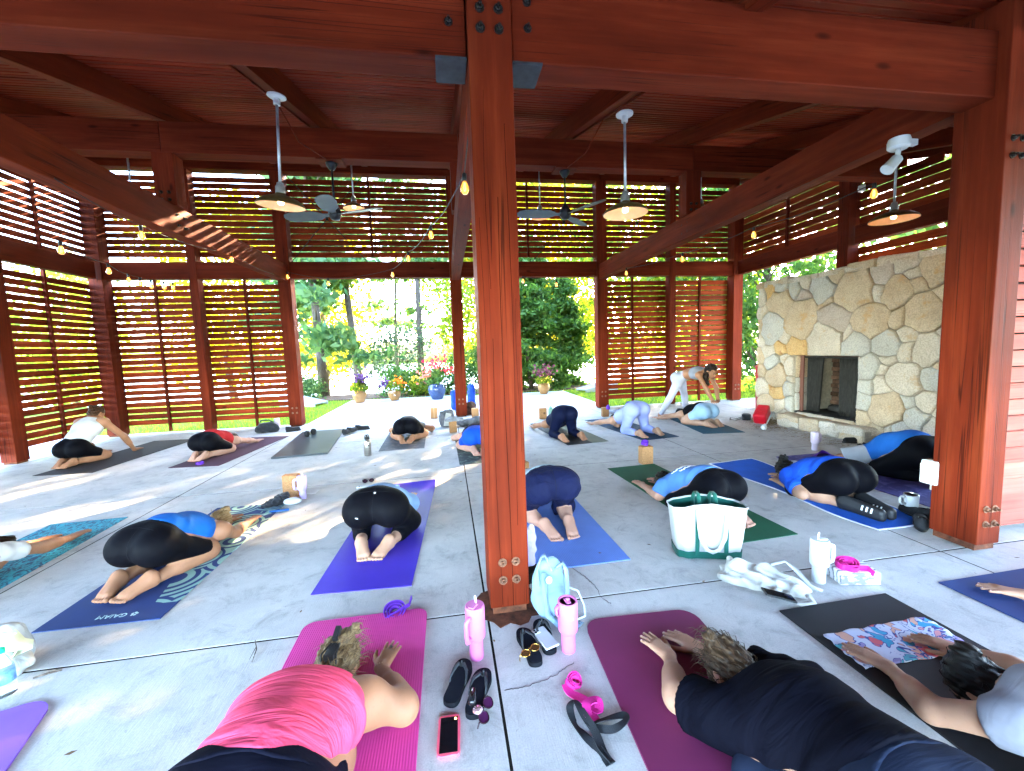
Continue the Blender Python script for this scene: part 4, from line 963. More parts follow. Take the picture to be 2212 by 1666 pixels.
def surf(prims, h, infl=0.0, cuts=(), disp=None, holes=None, flat=0.0):
    lo, hi = bounds(prims, infl + .02); lo -= 2 * h; hi += 2 * h; lo[2] = max(lo[2], flat - 2 * h)
    # coarse pass at 4h picks the blocks that hold the surface
    H = 4 * h; nc = np.ceil((hi - lo) / H).astype(int) + 1
    def full(P):
        d = sdf_eval(prims, P, infl)
        if holes is not None: d = np.maximum(d, -sdf_eval(holes, P, 0))
        for (c, n_) in cuts: d = np.maximum(d, (P - np.asarray(c, np.float32)) @ np.asarray(n_, np.float32))
        if disp is not None: d = d - disp(P)
        return np.maximum(d, flat - P[:, 2])
    g = np.stack(np.meshgrid(*[np.arange(n) for n in nc], indexing='ij'), -1).reshape(-1, 3)
    dc = full((lo + (g + .5) * H).astype(np.float32))
    act = g[np.abs(dc) < H * 1.35]; sgn = np.where(dc < 0, -1.0, 1.0).reshape(nc)
    nf = nc * 4 + 1; D = np.ones(nf, np.float32)
    D[:-1, :-1, :-1] = np.repeat(np.repeat(np.repeat(sgn, 4, 0), 4, 1), 4, 2)
    off = np.stack(np.meshgrid(*[np.arange(5)] * 3, indexing='ij'), -1).reshape(-1, 3)
    idx = (act[:, None] * 4 + off[None]).reshape(-1, 3); fl = np.unique(np.ravel_multi_index(idx.T, nf)); ii = np.stack(np.unravel_index(fl, nf), 1)
    D.ravel()[fl] = full((lo + ii * h).astype(np.float32))
    return surfnet(D, lo, h)
def surfnet(D, lo, h):
    ins = D < 0; n = np.array(D.shape) - 1
    cnt = np.zeros(n, np.int8)
    cs = [(i, j, k) for i in (0, 1) for j in (0, 1) for k in (0, 1)]
    for (i, j, k) in cs: cnt += ins[i:n[0] + i, j:n[1] + j, k:n[2] + k]
    cell = np.argwhere((cnt > 0) & (cnt < 8))
    if not len(cell): return np.zeros((0, 3)), np.zeros((0, 4), int)
    val = {c: D[cell[:, 0] + c[0], cell[:, 1] + c[1], cell[:, 2] + c[2]] for c in cs}
    acc = np.zeros((len(cell), 3)); num = np.zeros(len(cell))
    for a in cs:
        for ax in range(3):
            if a[ax]: continue
            b_ = list(a); b_[ax] = 1; b_ = tuple(b_)
            va, vb = val[a], val[b_]; m = (va < 0) != (vb < 0); t = np.where(m, va / np.where(m, va - vb, 1), 0)
            p = np.array(a, float)[None].repeat(len(cell), 0); p[:, ax] += t; acc[m] += p[m]; num[m] += 1
    V = lo + (cell + acc / num[:, None]) * h
    im = np.full(n, -1, np.int64); im[cell[:, 0], cell[:, 1], cell[:, 2]] = np.arange(len(cell))
    F = []
    for ax in range(3):
        a1, a2 = [(1, 2), (2, 0), (0, 1)][ax]
        s0 = [slice(None)] * 3; s1 = [slice(None)] * 3; s0[ax] = slice(0, -1); s1[ax] = slice(1, None)
        A, B = ins[tuple(s0)], ins[tuple(s1)]; e = np.argwhere(A != B)
        ok = (e[:, a1] > 0) & (e[:, a2] > 0) & (e[:, a1] < n[a1]) & (e[:, a2] < n[a2]); e = e[ok]
        if not len(e): continue
        def q(d1, d2): f = e.copy(); f[:, a1] -= d1; f[:, a2] -= d2; return im[f[:, 0], f[:, 1], f[:, 2]]
        Q = np.stack([q(1, 1), q(0, 1), q(0, 0), q(1, 0)], 1); fl = ~A[e[:, 0], e[:, 1], e[:, 2]]; Q[fl] = Q[fl][:, ::-1]; F.append(Q[(Q >= 0).all(1)])
    return V, np.concatenate(F)
def nrm(v): v = np.asarray(v, np.float32); return v / (np.linalg.norm(v) + 1e-9)
def join(parts):
    V = []; F = []; o = 0
    for v, f in parts:
        if len(v) == 0: continue
        V.append(v); F.append(f + o); o += len(v)
    return np.concatenate(V), np.concatenate(F)
def skin(name, c, c2=None):
    m, nt, b = base_mat(name)
    v = coords(nt); n1 = N(nt, 'TexNoise', Scale=7.0, Detail=5.0); nt.links.new(v, n1.inputs['Vector'])
    r = ramp(nt, [(.3, tuple(x * .86 for x in c)), (.7, c2 or tuple(min(1, x * 1.08) for x in c))]); nt.links.new(n1.outputs['Fac'], r.inputs[0])
    n2 = N(nt, 'TexNoise', Scale=90.0, Detail=3.0); nt.links.new(v, n2.inputs['Vector']); r2 = ramp(nt, [(.6, 1.0), (.75, .82)]); nt.links.new(n2.outputs['Fac'], r2.inputs[0])
    mx = N(nt, 'MixRGB', bt='MULTIPLY'); mx.inputs[0].default_value = .6; nt.links.new(r.outputs[0], mx.inputs[1]); nt.links.new(r2.outputs[0], mx.inputs[2]); nt.links.new(mx.outputs[0], b.inputs['Base Color'])
    b.inputs['Roughness'].default_value = .55; b.inputs['Specular IOR Level'].default_value = .25; b.inputs['Subsurface Weight'].default_value = .12; b.inputs['Subsurface Radius'].default_value = (.015, .006, .003); b.inputs['Subsurface Scale'].default_value = .4
    bp = N(nt, 'Bump', Strength=.12, Distance=.002); nt.links.new(n2.outputs['Fac'], bp.inputs['Height']); nt.links.new(bp.outputs[0], b.inputs['Normal'])
    return m
SK = {'fair': skin('fair_skin', (.36, .195, .128)), 'tan': skin('tanned_skin', (.30, .138, .076)), 'pink': skin('rosy_skin', (.38, .20, .145)), 'brown': skin('brown_skin', (.22, .10, .055))}
def cloth(name, col, var=.14, rough=.8, weave=420, fold=.2, sheen=.0, spec=.1):
    m, nt, b = base_mat(name); c = tuple(x * .66 for x in (srgb(col) if isinstance(col, str) else col))
    v = coords(nt); n1 = N(nt, 'TexNoise', Scale=5.0, Detail=4.0); nt.links.new(v, n1.inputs['Vector'])
    r = ramp(nt, [(.3, tuple(x * (1 - var) for x in c)), (.7, tuple(min(1, x * (1 + var)) for x in c))]); nt.links.new(n1.outputs['Fac'], r.inputs[0]); nt.links.new(r.outputs[0], b.inputs['Base Color'])
    b.inputs['Roughness'].default_value = rough; b.inputs['Specular IOR Level'].default_value = spec; b.inputs['Sheen Weight'].default_value = sheen
    n2 = N(nt, 'TexNoise', Scale=2.6, Detail=3.5, Distortion=1.3); nt.links.new(coords(nt, (1, 5.5, 2.2)), n2.inputs['Vector'])
    n3 = N(nt, 'TexNoise', Scale=weave, Detail=1.0); nt.links.new(v, n3.inputs['Vector'])
    b1 = N(nt, 'Bump', Strength=fold, Distance=.03); nt.links.new(n2.outputs['Fac'], b1.inputs['Height'])
    b2 = N(nt, 'Bump', Strength=.15, Distance=.001); nt.links.new(n3.outputs['Fac'], b2.inputs['Height']); nt.links.new(b1.outputs[0], b2.inputs['Normal']); nt.links.new(b2.outputs[0], b.inputs['Normal'])
    return m
def hairmat(name, c1, c2, c3=None):
    m, nt, b = base_mat(name); v = coords(nt, (30, 5, 30)); n1 = N(nt, 'TexNoise', Scale=4.0, Detail=6.0, Distortion=.5); nt.links.new(v, n1.inputs['Vector'])
    r = ramp(nt, [(.32, c1), (.62, c2)] + ([(.8, c3)] if c3 else [])); nt.links.new(n1.outputs['Fac'], r.inputs[0]); nt.links.new(r.outputs[0], b.inputs['Base Color'])
    b.inputs['Roughness'].default_value = .5; b.inputs['Specular IOR Level'].default_value = .15; bp = N(nt, 'Bump', Strength=.6, Distance=.006); nt.links.new(n1.outputs['Fac'], bp.inputs['Height']); nt.links.new(bp.outputs[0], b.inputs['Normal'])
    return m
HR = {'blonde': hairmat('blonde_hair', (.045, .024, .012), (.19, .125, .062), (.28, .21, .12)), 'ltbrown': hairmat('light_brown_hair', (.014, .008, .005), (.060, .034, .018), (.115, .072, .038)), 'brown': hairmat('brown_hair', (.004, .0022, .0014), (.020, .0105, .0058)),
      'dark': hairmat('dark_hair', (.0015, .0012, .001), (.007, .005, .004)), 'red': hairmat('auburn_hair', (.014, .006, .003), (.055, .023, .010)), 'gold': hairmat('golden_hair', (.13, .07, .025), (.30, .19, .09))}


TIPS = []
def hand_prims(wr, f, up, side, spread=.16, sc_=1.0, curl=0.12):
    """wrist point, forward direction, back-of-hand normal, +1 when the thumb is on the +(f x up) side"""
    f = nrm(f); up = nrm(np.asarray(up) - f * float(np.dot(up, f))); r = np.cross(f, up) * side
    P = []; wr = np.asarray(wr, np.float32)
    L = [.074, .082, .076, .060]; base = [.026, .009, -.009, -.026]; kl = [.086, .09, .086, .078]
    for i in range(4):
        kn = wr + (f * kl[i] + r * base[i] + up * .004) * sc_
        P.append(cap(wr + (r * base[i] * .55) * sc_, kn, .0165 * sc_, .0125 * sc_, .016))
        ang = (1.5 - i) * spread * .55; d1 = nrm(f * math.cos(ang) + r * math.sin(ang) - up * curl * .4); d2 = nrm(d1 - up * curl)
        m1 = kn + d1 * L[i] * .52 * sc_; m2 = m1 + d2 * L[i] * .48 * sc_
        TIPS.append((m2 + d2 * .001, d2, up))
        P.append(cap(kn, m1, .0098 * sc_, .0085 * sc_, .006)); P.append(cap(m1, m2, .0085 * sc_, .0068 * sc_, .004))
    b0 = wr + (f * .02 + r * .022 - up * .004) * sc_; b1 = b0 + (f * .034 + r * .027 - up * .004) * sc_; b2 = b1 + nrm(f * .9 + r * .5) * .032 * sc_; b3 = b2 + nrm(f * 1 + r * .22) * .026 * sc_
    P += [cap(b0, b1, .0165 * sc_, .0125 * sc_, .014), cap(b1, b2, .0115 * sc_, .010 * sc_, .006), cap(b2, b3, .0095 * sc_, .0075 * sc_, .004)]
    return P
def foot_prims(an, toe, up, side, sc_=1.0):
    """ankle, tip of the big toe, direction the sole faces, +1 when the big toe is on the -(dir x up) side"""
    an = np.asarray(an, np.float32); toe = np.asarray(toe, np.float32); f = nrm(toe - an); up = nrm(np.asarray(up) - f * float(np.dot(up, f))); r = np.cross(f, up) * side; P = []
    L = float(np.linalg.norm(toe - an)); heel = an + up * .035 * sc_ - f * .012
    P.append(cap(an, an + f * .03 + up * .012, .036 * sc_, .036 * sc_)); P.append(ell(heel + f * .012, np.array([.037, .036, .037]) * sc_, .03))
    ball = an + f * (L - .052)
    P.append(cap(heel + f * .02 - up * .006, ball + r * .018, .031 * sc_, .027 * sc_, .02)); P.append(cap(heel + f * .02 - r * .006 - up * .006, ball - r * .028 - f * .012, .03 * sc_, .022 * sc_, .02))
    P.append(cap(an, ball - up * .012, .036 * sc_, .022 * sc_, .03))
    for i, (b_, l, rr) in enumerate([(.029, .046, .0135), (.007, .046, .0092), (-.011, .040, .0086), (-.027, .033, .0082), (-.041, .024, .0078)]):
        s0 = ball + r * b_ * sc_ + f * .004; s1 = s0 + f * l * sc_ - up * .004 + r * b_ * .12
        P.append(cap(s0, s1, rr * 1.05 * sc_, rr * sc_, .007)); P.append(ell(s1 + up * .003, np.array([rr, rr, rr]) * 1.08 * sc_, .005))
    return P

def person(label, origin, yaw, J, skin_='fair', top=None, bottom=None, hair=None, fat=1.0, vox=.0115, group='people practising yoga', hands=(1, 1), scale=1.0, face=False, shoes=None, waist_t=.22, waist_drop=0.0, hd=(0, 1, 0), crown=(0, 1, 0), extra=None, hairvox=.008, feetz=None, handup=None, nails=False):
    """J: joints in the person's own frame (y forward)."""
    t = thing('person', label, 'person', origin, yaw, group); t.scale = (scale,) * 3
    X = A_(1, 0, 0); g = {k: np.asarray(v, np.float32) for k, v in J.items()}
    lat = nrm(g['shR'] - g['shL'])
    leg = {}; body = []
    up_t = nrm(np.cross(lat, nrm(g['chest'] - g['pel'])))  # back normal
    torso = [cap(g['pel'], g['waist'], .112 * fat, .098 * fat, .05, lat, 1.32), cap(g['waist'], g['chest'], .098 * fat, .112 * fat, .06, lat, 1.32), cap(g['chest'], g['upper'], .110 * fat, .082 * fat, .06, lat, 1.5)]
    for s_ in 'LR': torso.append(cap(g['upper'], g['sh' + s_], .066 * fat, .056 * fat, .05))
    glut = []
    for s_ in 'LR':
        gl_ = g['glu' + s_] if 'glu' + s_ in g else g['hip' + s_]
        glut.append(ell(gl_, np.array([.112, .125, .116]) * fat, .05 if s_ == 'R' else .07))
    legs = {}
    for s_ in 'LR':
        hp, kn, an = g['hip' + s_], g['kn' + s_], g['an' + s_]
        th = [cap(hp, kn, .098 * fat, .062 * fat, .05)]
        d = an - kn; cb = kn + d * .3 + g.get('calfoff', A_(0, 0, .012)); shn = [cap(kn, an, .056 * fat, .035, .03), cap(kn + d * .12, kn + d * .55, .054 * fat, .046 * fat, .04)]
        legs[s_] = (th, shn)
    neck = [cap(g['upper'], g['head'] * .75 + g['upper'] * .25, .058 * fat, .052, .03)]
    hdv = nrm(np.asarray(hd)); cr = nrm(np.asarray(crown)); rt = np.cross(cr, hdv) # crown direction, face direction
    hc = g['head']
    rot = np.stack([nrm(np.cross(hdv, cr)), hdv, cr], 1).astype(np.float32)
    head = [ell(hc + cr * .02 - hdv * .012, [.076, .096, .088], .03, rot), ell(hc - cr * .045 + hdv * .026, [.058, .07, .07], .04, rot), cap(hc - cr * .085 + hdv * .05, hc - cr * .088 + hdv * .062, .03, .026, .03)]
    head += [ell(hc - cr * .012 + hdv * .098, [.013, .022, .026], .016, rot), ell(hc - cr * .028 + hdv * .106, [.016, .014, .012], .01, rot)]
    head += [ell(hc - cr * .06 + hdv * .088, [.024, .012, .010], .008, rot)]
    for q in (-1, 1): head.append(ell(hc + rot[:, 0] * .077 * q - cr * .015 - hdv * .01, [.010, .02, .032], .008, rot))
    arms = {}
    for s_ in 'LR':
        sh, el, wr = g['sh' + s_], g['el' + s_], g['wr' + s_]; af = fat ** 1.4
        ua = [cap(sh, el, .052 * af, .04 * af, .035), ell(sh, np.array([.058, .058, .056]) * af, .04)]
        d = wr - el; fa = [cap(el, wr, .04 * af, .0255, .02), cap(el + d * .1, el + d * .5, .041 * af, .034 * af, .03)]
        arms[s_] = (ua, fa)
    body = torso + glut + [p for s_ in 'LR' for q in legs[s_] for p in q] + neck + head + [p for s_ in 'LR' for q in arms[s_] for p in q]
    parts = [surf(body, vox)]
    for i, s_ in enumerate('LR'):
        if hands[i]:
            wr, el = g['wr' + s_], g['el' + s_]; f = g.get('hd' + s_); f = nrm(nrm(wr - el) * .45 + A_(0, .75, 0)) if f is None else nrm(f)
            up_ = A_(0, 0, 1) if handup is None else A_(*handup)
            f2 = nrm(f - up_ * float(np.dot(f, up_)) * .85)
            r_ = np.cross(f2, up_); inward = 1 if float(np.dot(r_, (g['shR'] if s_ == 'L' else g['shL']) - g['sh' + s_])) > 0 else -1
            hp_ = hand_prims(wr, f2, up_, inward, spread=g.get('spread', .2) if not isinstance(g.get('spread', .2), np.ndarray) else float(g['spread']))
            hp_.append(cap(wr - nrm(wr - el) * .05, wr, .029, .023, .02)); parts.append(surf(hp_, .0042))
        if shoes is None and ('toe' + s_) in g:
            fp = foot_prims(g['an' + s_], g['toe' + s_], g.get('sole' + s_, A_(0, -.25, 1)), g.get('fs' + s_, -1.0 if s_ == 'L' else 1.0)); parts.append(surf(fp, .0055))
    if nails:
        mb = MB()
        for (p, d, u) in TIPS:
            mb.lathe([(.0046, -.0006), (.0042, .0008), (0, .0013)], 8, Vector(p - d * .002 + u * .0062), Vector(u * .93 + d * .3).to_track_quat('Z', 'Y').to_matrix())
        mb.build('fingernails', NAIL, t, smooth=True)
    TIPS.clear()
    V, F = join(parts); np_mesh('body', V, F, SK[skin_], t)
    # ---------------- trousers, leggings, shorts
    if bottom:
        bm, kind, hem = bottom['mat'], bottom.get('kind', 'leggings'), bottom.get('hem', .9); infl = bottom.get('infl', .006)
        pr = []
        wd_ = nrm(g['waist'] - g['pel']); wc = g['pel'] + (g['waist'] - g['pel']) * bottom.get('rise', .55)
        pr.append(cap(g['pel'], g['waist'], .112 * fat, .098 * fat, .05, lat, 1.32, cuts=[(wc, wd_)])); pr += glut
        for s_ in 'LR':
            hp, kn, an = g['hip' + s_], g['kn' + s_], g['an' + s_]
            if hem <= 1.0:
                c = hp + (kn - hp) * hem; d = nrm(kn - hp); fl_ = bottom.get('flare', 0); pr.append(cap(hp, kn, (.098 + fl_ * .3) * fat, (.062 + fl_) * fat, .05, cuts=[(c, d)]))
            else:
                pr += legs[s_][0]; c = kn + (an - kn) * (hem - 1); d = nrm(an - kn); fl_ = bottom.get('flare', 0)
                for p in legs[s_][1]: pr.append(cap(p.a, p.b, p.ra + fl_, p.rb + fl_, p.k, cuts=[(c, d)]))
        kc = g['pel']
        wr_ = bottom.get('wr', 0.0)
        dsp = None
        if wr_: dsp = lambda P: (wr_ * np.sin(P[:, 0] * 46 + 3 * np.sin(P[:, 1] * 19)) * np.sin(P[:, 2] * 52 + 4 * np.sin(P[:, 0] * 17 + P[:, 1] * 9))).astype(np.float32)
        V, F = surf(pr, vox, infl, disp=dsp); np_mesh(kind, V, F, bm, t)
        bc = [(wc + wd_ * .003, wd_), (wc - wd_ * .034, -wd_)]
        V, F = surf([cap(g['pel'], g['waist'], .112 * fat, .098 * fat, .05, lat, 1.32, cuts=bc)] + [ell(p.a, p.ra, p.k, cuts=bc) for p in glut], vox * .8, infl + .0045)
        if len(V): np_mesh('waistband', V, F, bm, t)
    if top:
        tm, kind = top['mat'], top.get('kind', 'tee'); infl = top.get('infl', .011); pr = []
        wd_ = nrm(g['waist'] - g['pel']); hem = top.get('hem', .25); hc_ = g['pel'] + (g['waist'] - g['pel']) * hem
        hemcut = [(hc_, -wd_)]
        nk = g['upper'] + nrm(g['head'] - g['upper']) * top.get('neck', .035); nd = nrm(nrm(g['head'] - g['upper']) + up_t * .15); ncut = [(nk, nd)]
        if kind == 'bra': hemcut = [(g['waist'] + (g['chest'] - g['waist']) * .55, -nrm(g['chest'] - g['waist']))]
        pr += [cap(g['pel'], g['waist'], .112 * fat, .098 * fat, .05, lat, 1.32, cuts=hemcut), cap(g['waist'], g['chest'], .098 * fat, .112 * fat, .06, lat, 1.32, cuts=hemcut if kind == 'bra' else ()), cap(g['chest'], g['upper'], .110 * fat, .082 * fat, .06, lat, 1.5, cuts=ncut)]
        if hem < .1 and kind != 'bra': pr += [ell(p.a, p.ra * top.get('hipf', 1.0), .05, cuts=hemcut) for p in glut]
        holes = None
        if kind in ('tee', 'long'):
            for s_ in 'LR':
                pr.append(cap(g['upper'], g['sh' + s_], .066 * fat, .056 * fat, .05, cuts=ncut)); sh, el, wr = g['sh' + s_], g['el' + s_], g['wr' + s_]; f_ = top.get('sleeve', .62)
                c = sh + (el - sh) * f_; af = fat ** 1.4; fl_ = top.get('flare', .008)
                pr.append(cap(sh, el, .054 * af, (.042 + fl_) * af, .035, cuts=[(c, nrm(el - sh))]))
        else:
            holes = [cap(g['sh' + s_] + lat * (.045 if s_ == 'R' else -.045) * 0 + nrm(g['sh' + s_] - g['upper']) * top.get('arm', .03), g['sh' + s_] + nrm(g['sh' + s_] - g['upper']) * .3, .072 * fat ** 1.3, .1 * fat) for s_ in 'LR']
            if top.get('scoop'): holes.append(ell(g['upper'] + nrm(g['head'] - g['upper']) * .05 + up_t * .05, [.07, .07, .07]))
        wr_ = top.get('wr', .0035); fx = top.get('fx', 38)
        ax_ = nrm(g['chest'] - g['pel'])
        def dsp(P):
            a = P @ ax_; b_ = P @ lat
            return (wr_ * np.sin(a * fx * 1.6 + 2.2 * np.sin(b_ * 11 + 1.3) + 1.2 * np.sin(a * 14 + b_ * 23)) * (.45 + .55 * np.sin(b_ * 9 + a * 5 + 2))).astype(np.float32)
        V, F = surf(pr, top.get('vox', vox), infl, disp=dsp, holes=holes); np_mesh({'tee': 'tee_shirt', 'long': 'shirt', 'tank': 'tank_top', 'bra': 'sports_bra'}[kind], V, F, tm, t)
    if top and top.get('sleeve_mat'):
        pr = []
        for s_ in 'LR':
            sh, el = g['sh' + s_], g['el' + s_]; c = sh + (el - sh) * top.get('sleeve', .8); c0 = sh - (el - sh) * .25; d_ = nrm(el - sh); af = fat ** 1.4
            pr.append(cap(sh, el, .057 * af, (.044 + top.get('flare', .01)) * af, .02, cuts=[(c + d_ * .004, d_), (c0, -d_)]))
        V, F = surf(pr, vox, infl + .004); np_mesh('sleeves', V, F, top['sleeve_mat'], t)
    if hair:
        hm, st = hair['mat'], hair.get('style', 'cap'); pr = [ell(hc + cr * .026 - hdv * .02, [.084, .096, .092], .03, rot), ell(hc - cr * .03 - hdv * .045, [.07, .06, .07], .03, rot)]
        cut = [(hc + hdv * .035 - cr * .0, nrm(hdv * 1.0 - cr * .55))]
        hs = g.get('hairdir', -hdv)
        if st == 'bun': pr.append(ell(hc - hdv * .1 + cr * .05 + A_(*hair.get('off', (0, 0, 0))), [.042, .042, .038], .02))
        if st in ('pony', 'messy'):
            p0 = hc - hdv * .085 + cr * .045; p1 = p0 + A_(*hair.get('tail', (.02, .06, .04))); pr.append(cap(p0, p1, .03, .024, .02))
        if st == 'long':
            for (a, b_, r0, r1) in hair['locks']: pr.append(cap(a, b_, r0, r1, .03))
        dz = lambda P: (.006 * np.sin(P[:, 0] * 130 + 4 * np.sin(P[:, 1] * 31)) * np.sin(P[:, 1] * 60 + P[:, 2] * 90) + .004 * np.sin(P[:, 2] * 210 + P[:, 0] * 60)).astype(np.float32)
        Vh, Fh = surf(pr, hairvox, 0, cuts=cut if st != 'long' else (), disp=dz, holes=None if st != 'long' else [ell(hc + hdv * .075 - cr * .03, [.055, .06, .085], .02, rot)])
        ho = np_mesh('hair', Vh, Fh, hm, t)
        ns = hair.get('strands', 0)
        if ns:
            mb = MB()
            for _ in range(ns):
                i = random.randrange(len(Vh)); p = Vector(Vh[i]); c = Vector(hc); out = (p - c).normalized(); tgt = Vector(hair['flow']) if 'flow' in hair else (Vector(hc - hdv * .1 + cr * .05))
                fl_ = ((tgt - p).normalized() * .7 + out * .35 + Vector((random.gauss(0, .35), random.gauss(0, .35), random.gauss(0, .3)))).normalized(); L = random.uniform(.03, hair.get('slen', .08))
                mb.tube([p - out * .004, p + fl_ * L * .5 + out * .008, p + fl_ * L + Vector((0, 0, -.012))], [.0016, .0013, .0005], 4, caps=False)
            mb.build('loose_hair', hm, ho)['kind'] = 'stuff'
    if face:
        mb = MB()
        for q in (-1, 1): mb.lathe([(0, .012), (.008, .009), (.012, 0)], 10, Vector(hc + hdv * .085 + cr * .012 + rot[:, 0] * .03 * q), Vector(hdv).to_track_quat('Z', 'Y').to_matrix())
        mb.build('eyes', plain('eye', (.05, .035, .03), .2), t)
        mb = MB()
        for q in (-1, 1): mb.tube([Vector(hc + hdv * .088 + cr * .034 + rot[:, 0] * .014 * q), Vector(hc + hdv * .09 + cr * .038 + rot[:, 0] * .032 * q), Vector(hc + hdv * .078 + cr * .034 + rot[:, 0] * .05 * q)], .0035, 6)
        mb.build('eyebrows', HR['dark'], t)
        mb = MB(); mb.tube([Vector(hc - cr * .06 + hdv * .098 + rot[:, 0] * x) for x in (-.022, 0, .022)], [.003, .0065, .003], 8); mb.build('lips', plain('lips', (.45, .13, .11), .4), t)
    return t
def child(hip=(.095, .24, .215), knee=(.17, .545, .06), ank=(.075, .165, .05), toe=(.035, .0, .02), chest=(.57, .20), upper=(.675, .165), head=(.835, .105), hands=((-.2, 1.12), (.2, 1.12)), elb=None, waist=(.41, .265), sw=.165, x0=0.0, elz=.06, dx=0.0, hz=.024):
    hx, hy, hz_ = hip; J = {}
    J['pel'] = (0, hy + .06, hz_ + .035); J['waist'] = (dx * .4, *waist); J['chest'] = (dx * .7, *chest); J['upper'] = (dx, *upper); J['head'] = (dx * 1.2, *head)
    for s_, q in (('L', -1), ('R', 1)):
        J['hip' + s_] = (hx * q, hy + .02, hz_); J['glu' + s_] = (hx * .92 * q, hy - .005, hz_ + .01); J['kn' + s_] = (knee[0] * q, knee[1], knee[2]); J['an' + s_] = (ank[0] * q, ank[1], ank[2]); J['toe' + s_] = (toe[0] * q, toe[1], toe[2])
        sh = (dx + sw * q, upper[1 - 1] + .005, upper[1] - .015); J['sh' + s_] = sh
        h = hands[0 if q < 0 else 1]; wr = (h[0], h[1], hz if len(h) < 3 else h[2]); J['wr' + s_] = wr
        if elb and elb[0 if q < 0 else 1]: J['el' + s_] = elb[0 if q < 0 else 1]
        else:
            mx, my = (sh[0] + wr[0]) / 2, (sh[1] + wr[1]) / 2; D = math.dist(sh, wr); bul = math.sqrt(max(.0004, .262 ** 2 - (D / 2) ** 2)); J['el' + s_] = (mx + q * min(bul, .12) * .9, my, elz + .03)
    return J
def W2L(origin, yaw, q):
    d = Vector(q) - Vector(origin); c, s_ = math.cos(-yaw), math.sin(-yaw); return (d.x * c - d.y * s_, d.x * s_ + d.y * c, d.z)
def arms(J, origin, yaw, **kw):
    for k, v in kw.items(): J[k] = W2L(origin, yaw, at(*v))
    return J
NAIL = plain('pale_nail', (.52, .34, .32), .25)
C_ = {}
def cl(name, col, **k):
    if name not in C_: C_[name] = cloth(name, col, **k)
    return C_[name]
BLK = cl('black_legging_fabric', (.0036, .0036, .0060), fold=.08, sheen=.0, rough=.62, spec=.04)
NAVY = cl('navy_legging_fabric', (.005, .0075, .030), fold=.1, sheen=.0, rough=.65, spec=.04)

# ---- who is where
def P2(px, py): p = at(px, py); return (p.x, p.y, 0)
MT = .007   # everyone kneels on a mat
def pos(x, y, z=MT): return (x, y, z)
FACE_DN = dict(hd=(0, .25, -1), crown=(0, 1, .12))
Jc = child(hands=((-.15, 1.03), (.2, 1.08)))
# far row, left to right
J = child(hip=(.09, .22, .22), hands=((-.24, .93), (.22, .99)), chest=(.50, .47), upper=(.575, .56), head=(.68, .665), waist=(.36, .36), elz=.25)
J['elL'] = (-.3, .72, .3); J['elR'] = (.27, .76, .29)
person('person in a white tank top sitting up on their heels at the far left', pos(-5.30, 6.40), rad(-4), J, 'tan', dict(mat=cl('white_jersey', (.66, .66, .68)), kind='tank', hem=.2), dict(mat=BLK, kind='shorts', hem=.7), dict(mat=HR['red'], style='messy', tail=(.02, -.06, .03)), hd=(.15, .75, -.6), crown=(0, .55, .83))
J = child(hands=((-.2, 1.08), (.17, 1.2)))
person('person in a red top and black shorts folded on a maroon mat', pos(-3.56, 6.28), rad(-8), J, 'pink', dict(mat=cl('red_jersey', (.46, .02, .025)), kind='tank', hem=.35), dict(mat=BLK, kind='shorts', hem=.88), dict(mat=HR['brown']), **FACE_DN)
J = child(hip=(.1, .24, .225), knee=(.25, .52, .06), ank=(.09, .17, .05), toe=(.03, 0, .02), hands=((-.3, .92), (.34, .9)))
CAMO = cl('grey_patterned_top', (.19, .175, .16), var=.75)
person('person in black shorts and a grey patterned top beside the steel bottle', pos(-.69, 6.50), rad(-2), J, 'tan', dict(mat=CAMO, kind='tee', hem=.15, sleeve=.3), dict(mat=BLK, kind='shorts', hem=.6), dict(mat=HR['brown'], style='bun'), **FACE_DN)
J = child(knee=(.22, .52, .06))
person('person in bright blue shorts half hidden behind the near post', pos(.39, 5.45), rad(3), J, 'pink', dict(mat=cl('dark_navy_jersey', (.02, .018, .035)), kind='tank', hem=.5), dict(mat=cl('bright_blue_short_fabric', (.008, .07, .50)), kind='shorts', hem=.72, rise=.7), dict(mat=HR['brown']), **FACE_DN)
J = child(hip=(.1, .36, .355), knee=(.17, .46, .055), ank=(.16, .12, .05), toe=(.15, -.03, .02), waist=(.52, .315), chest=(.68, .22), upper=(.78, .165), head=(.92, .105), hands=((-.22, 1.27), (.2, 1.3)))
person('person in navy leggings kneeling with hips raised, seen from behind', pos(1.86, 5.9), rad(8), J, 'tan', dict(mat=cl('navy_jersey', (.016, .02, .05)), kind='tank', hem=.3), dict(mat=NAVY, kind='leggings', hem=1.8), dict(mat=HR['dark']), **FACE_DN)
J = child(hip=(.105, .36, .37), knee=(.2, .42, .055), ank=(.17, .1, .05), toe=(.16, -.04, .02), waist=(.53, .32), chest=(.7, .22), upper=(.8, .165), head=(.94, .105), hands=((-.24, 1.32), (.2, 1.33)))
LAV = cl('lavender_legging_fabric', (.33, .37, .72), fold=.1)
person('person in lavender leggings kneeling with hips raised beside the pressed student', pos(3.08, 5.84), rad(13), J, 'fair', dict(mat=cl('lavender_jersey', (.36, .40, .74)), kind='tank', hem=.3), dict(mat=LAV, kind='leggings', hem=1.78), dict(mat=HR['dark']), **FACE_DN)
J = child(hip=(.1, .26, .235), knee=(.2, .56, .06), ank=(.12, .17, .05), toe=(.07, .01, .02), hands=((-.24, 1.16), (.2, 1.15)))
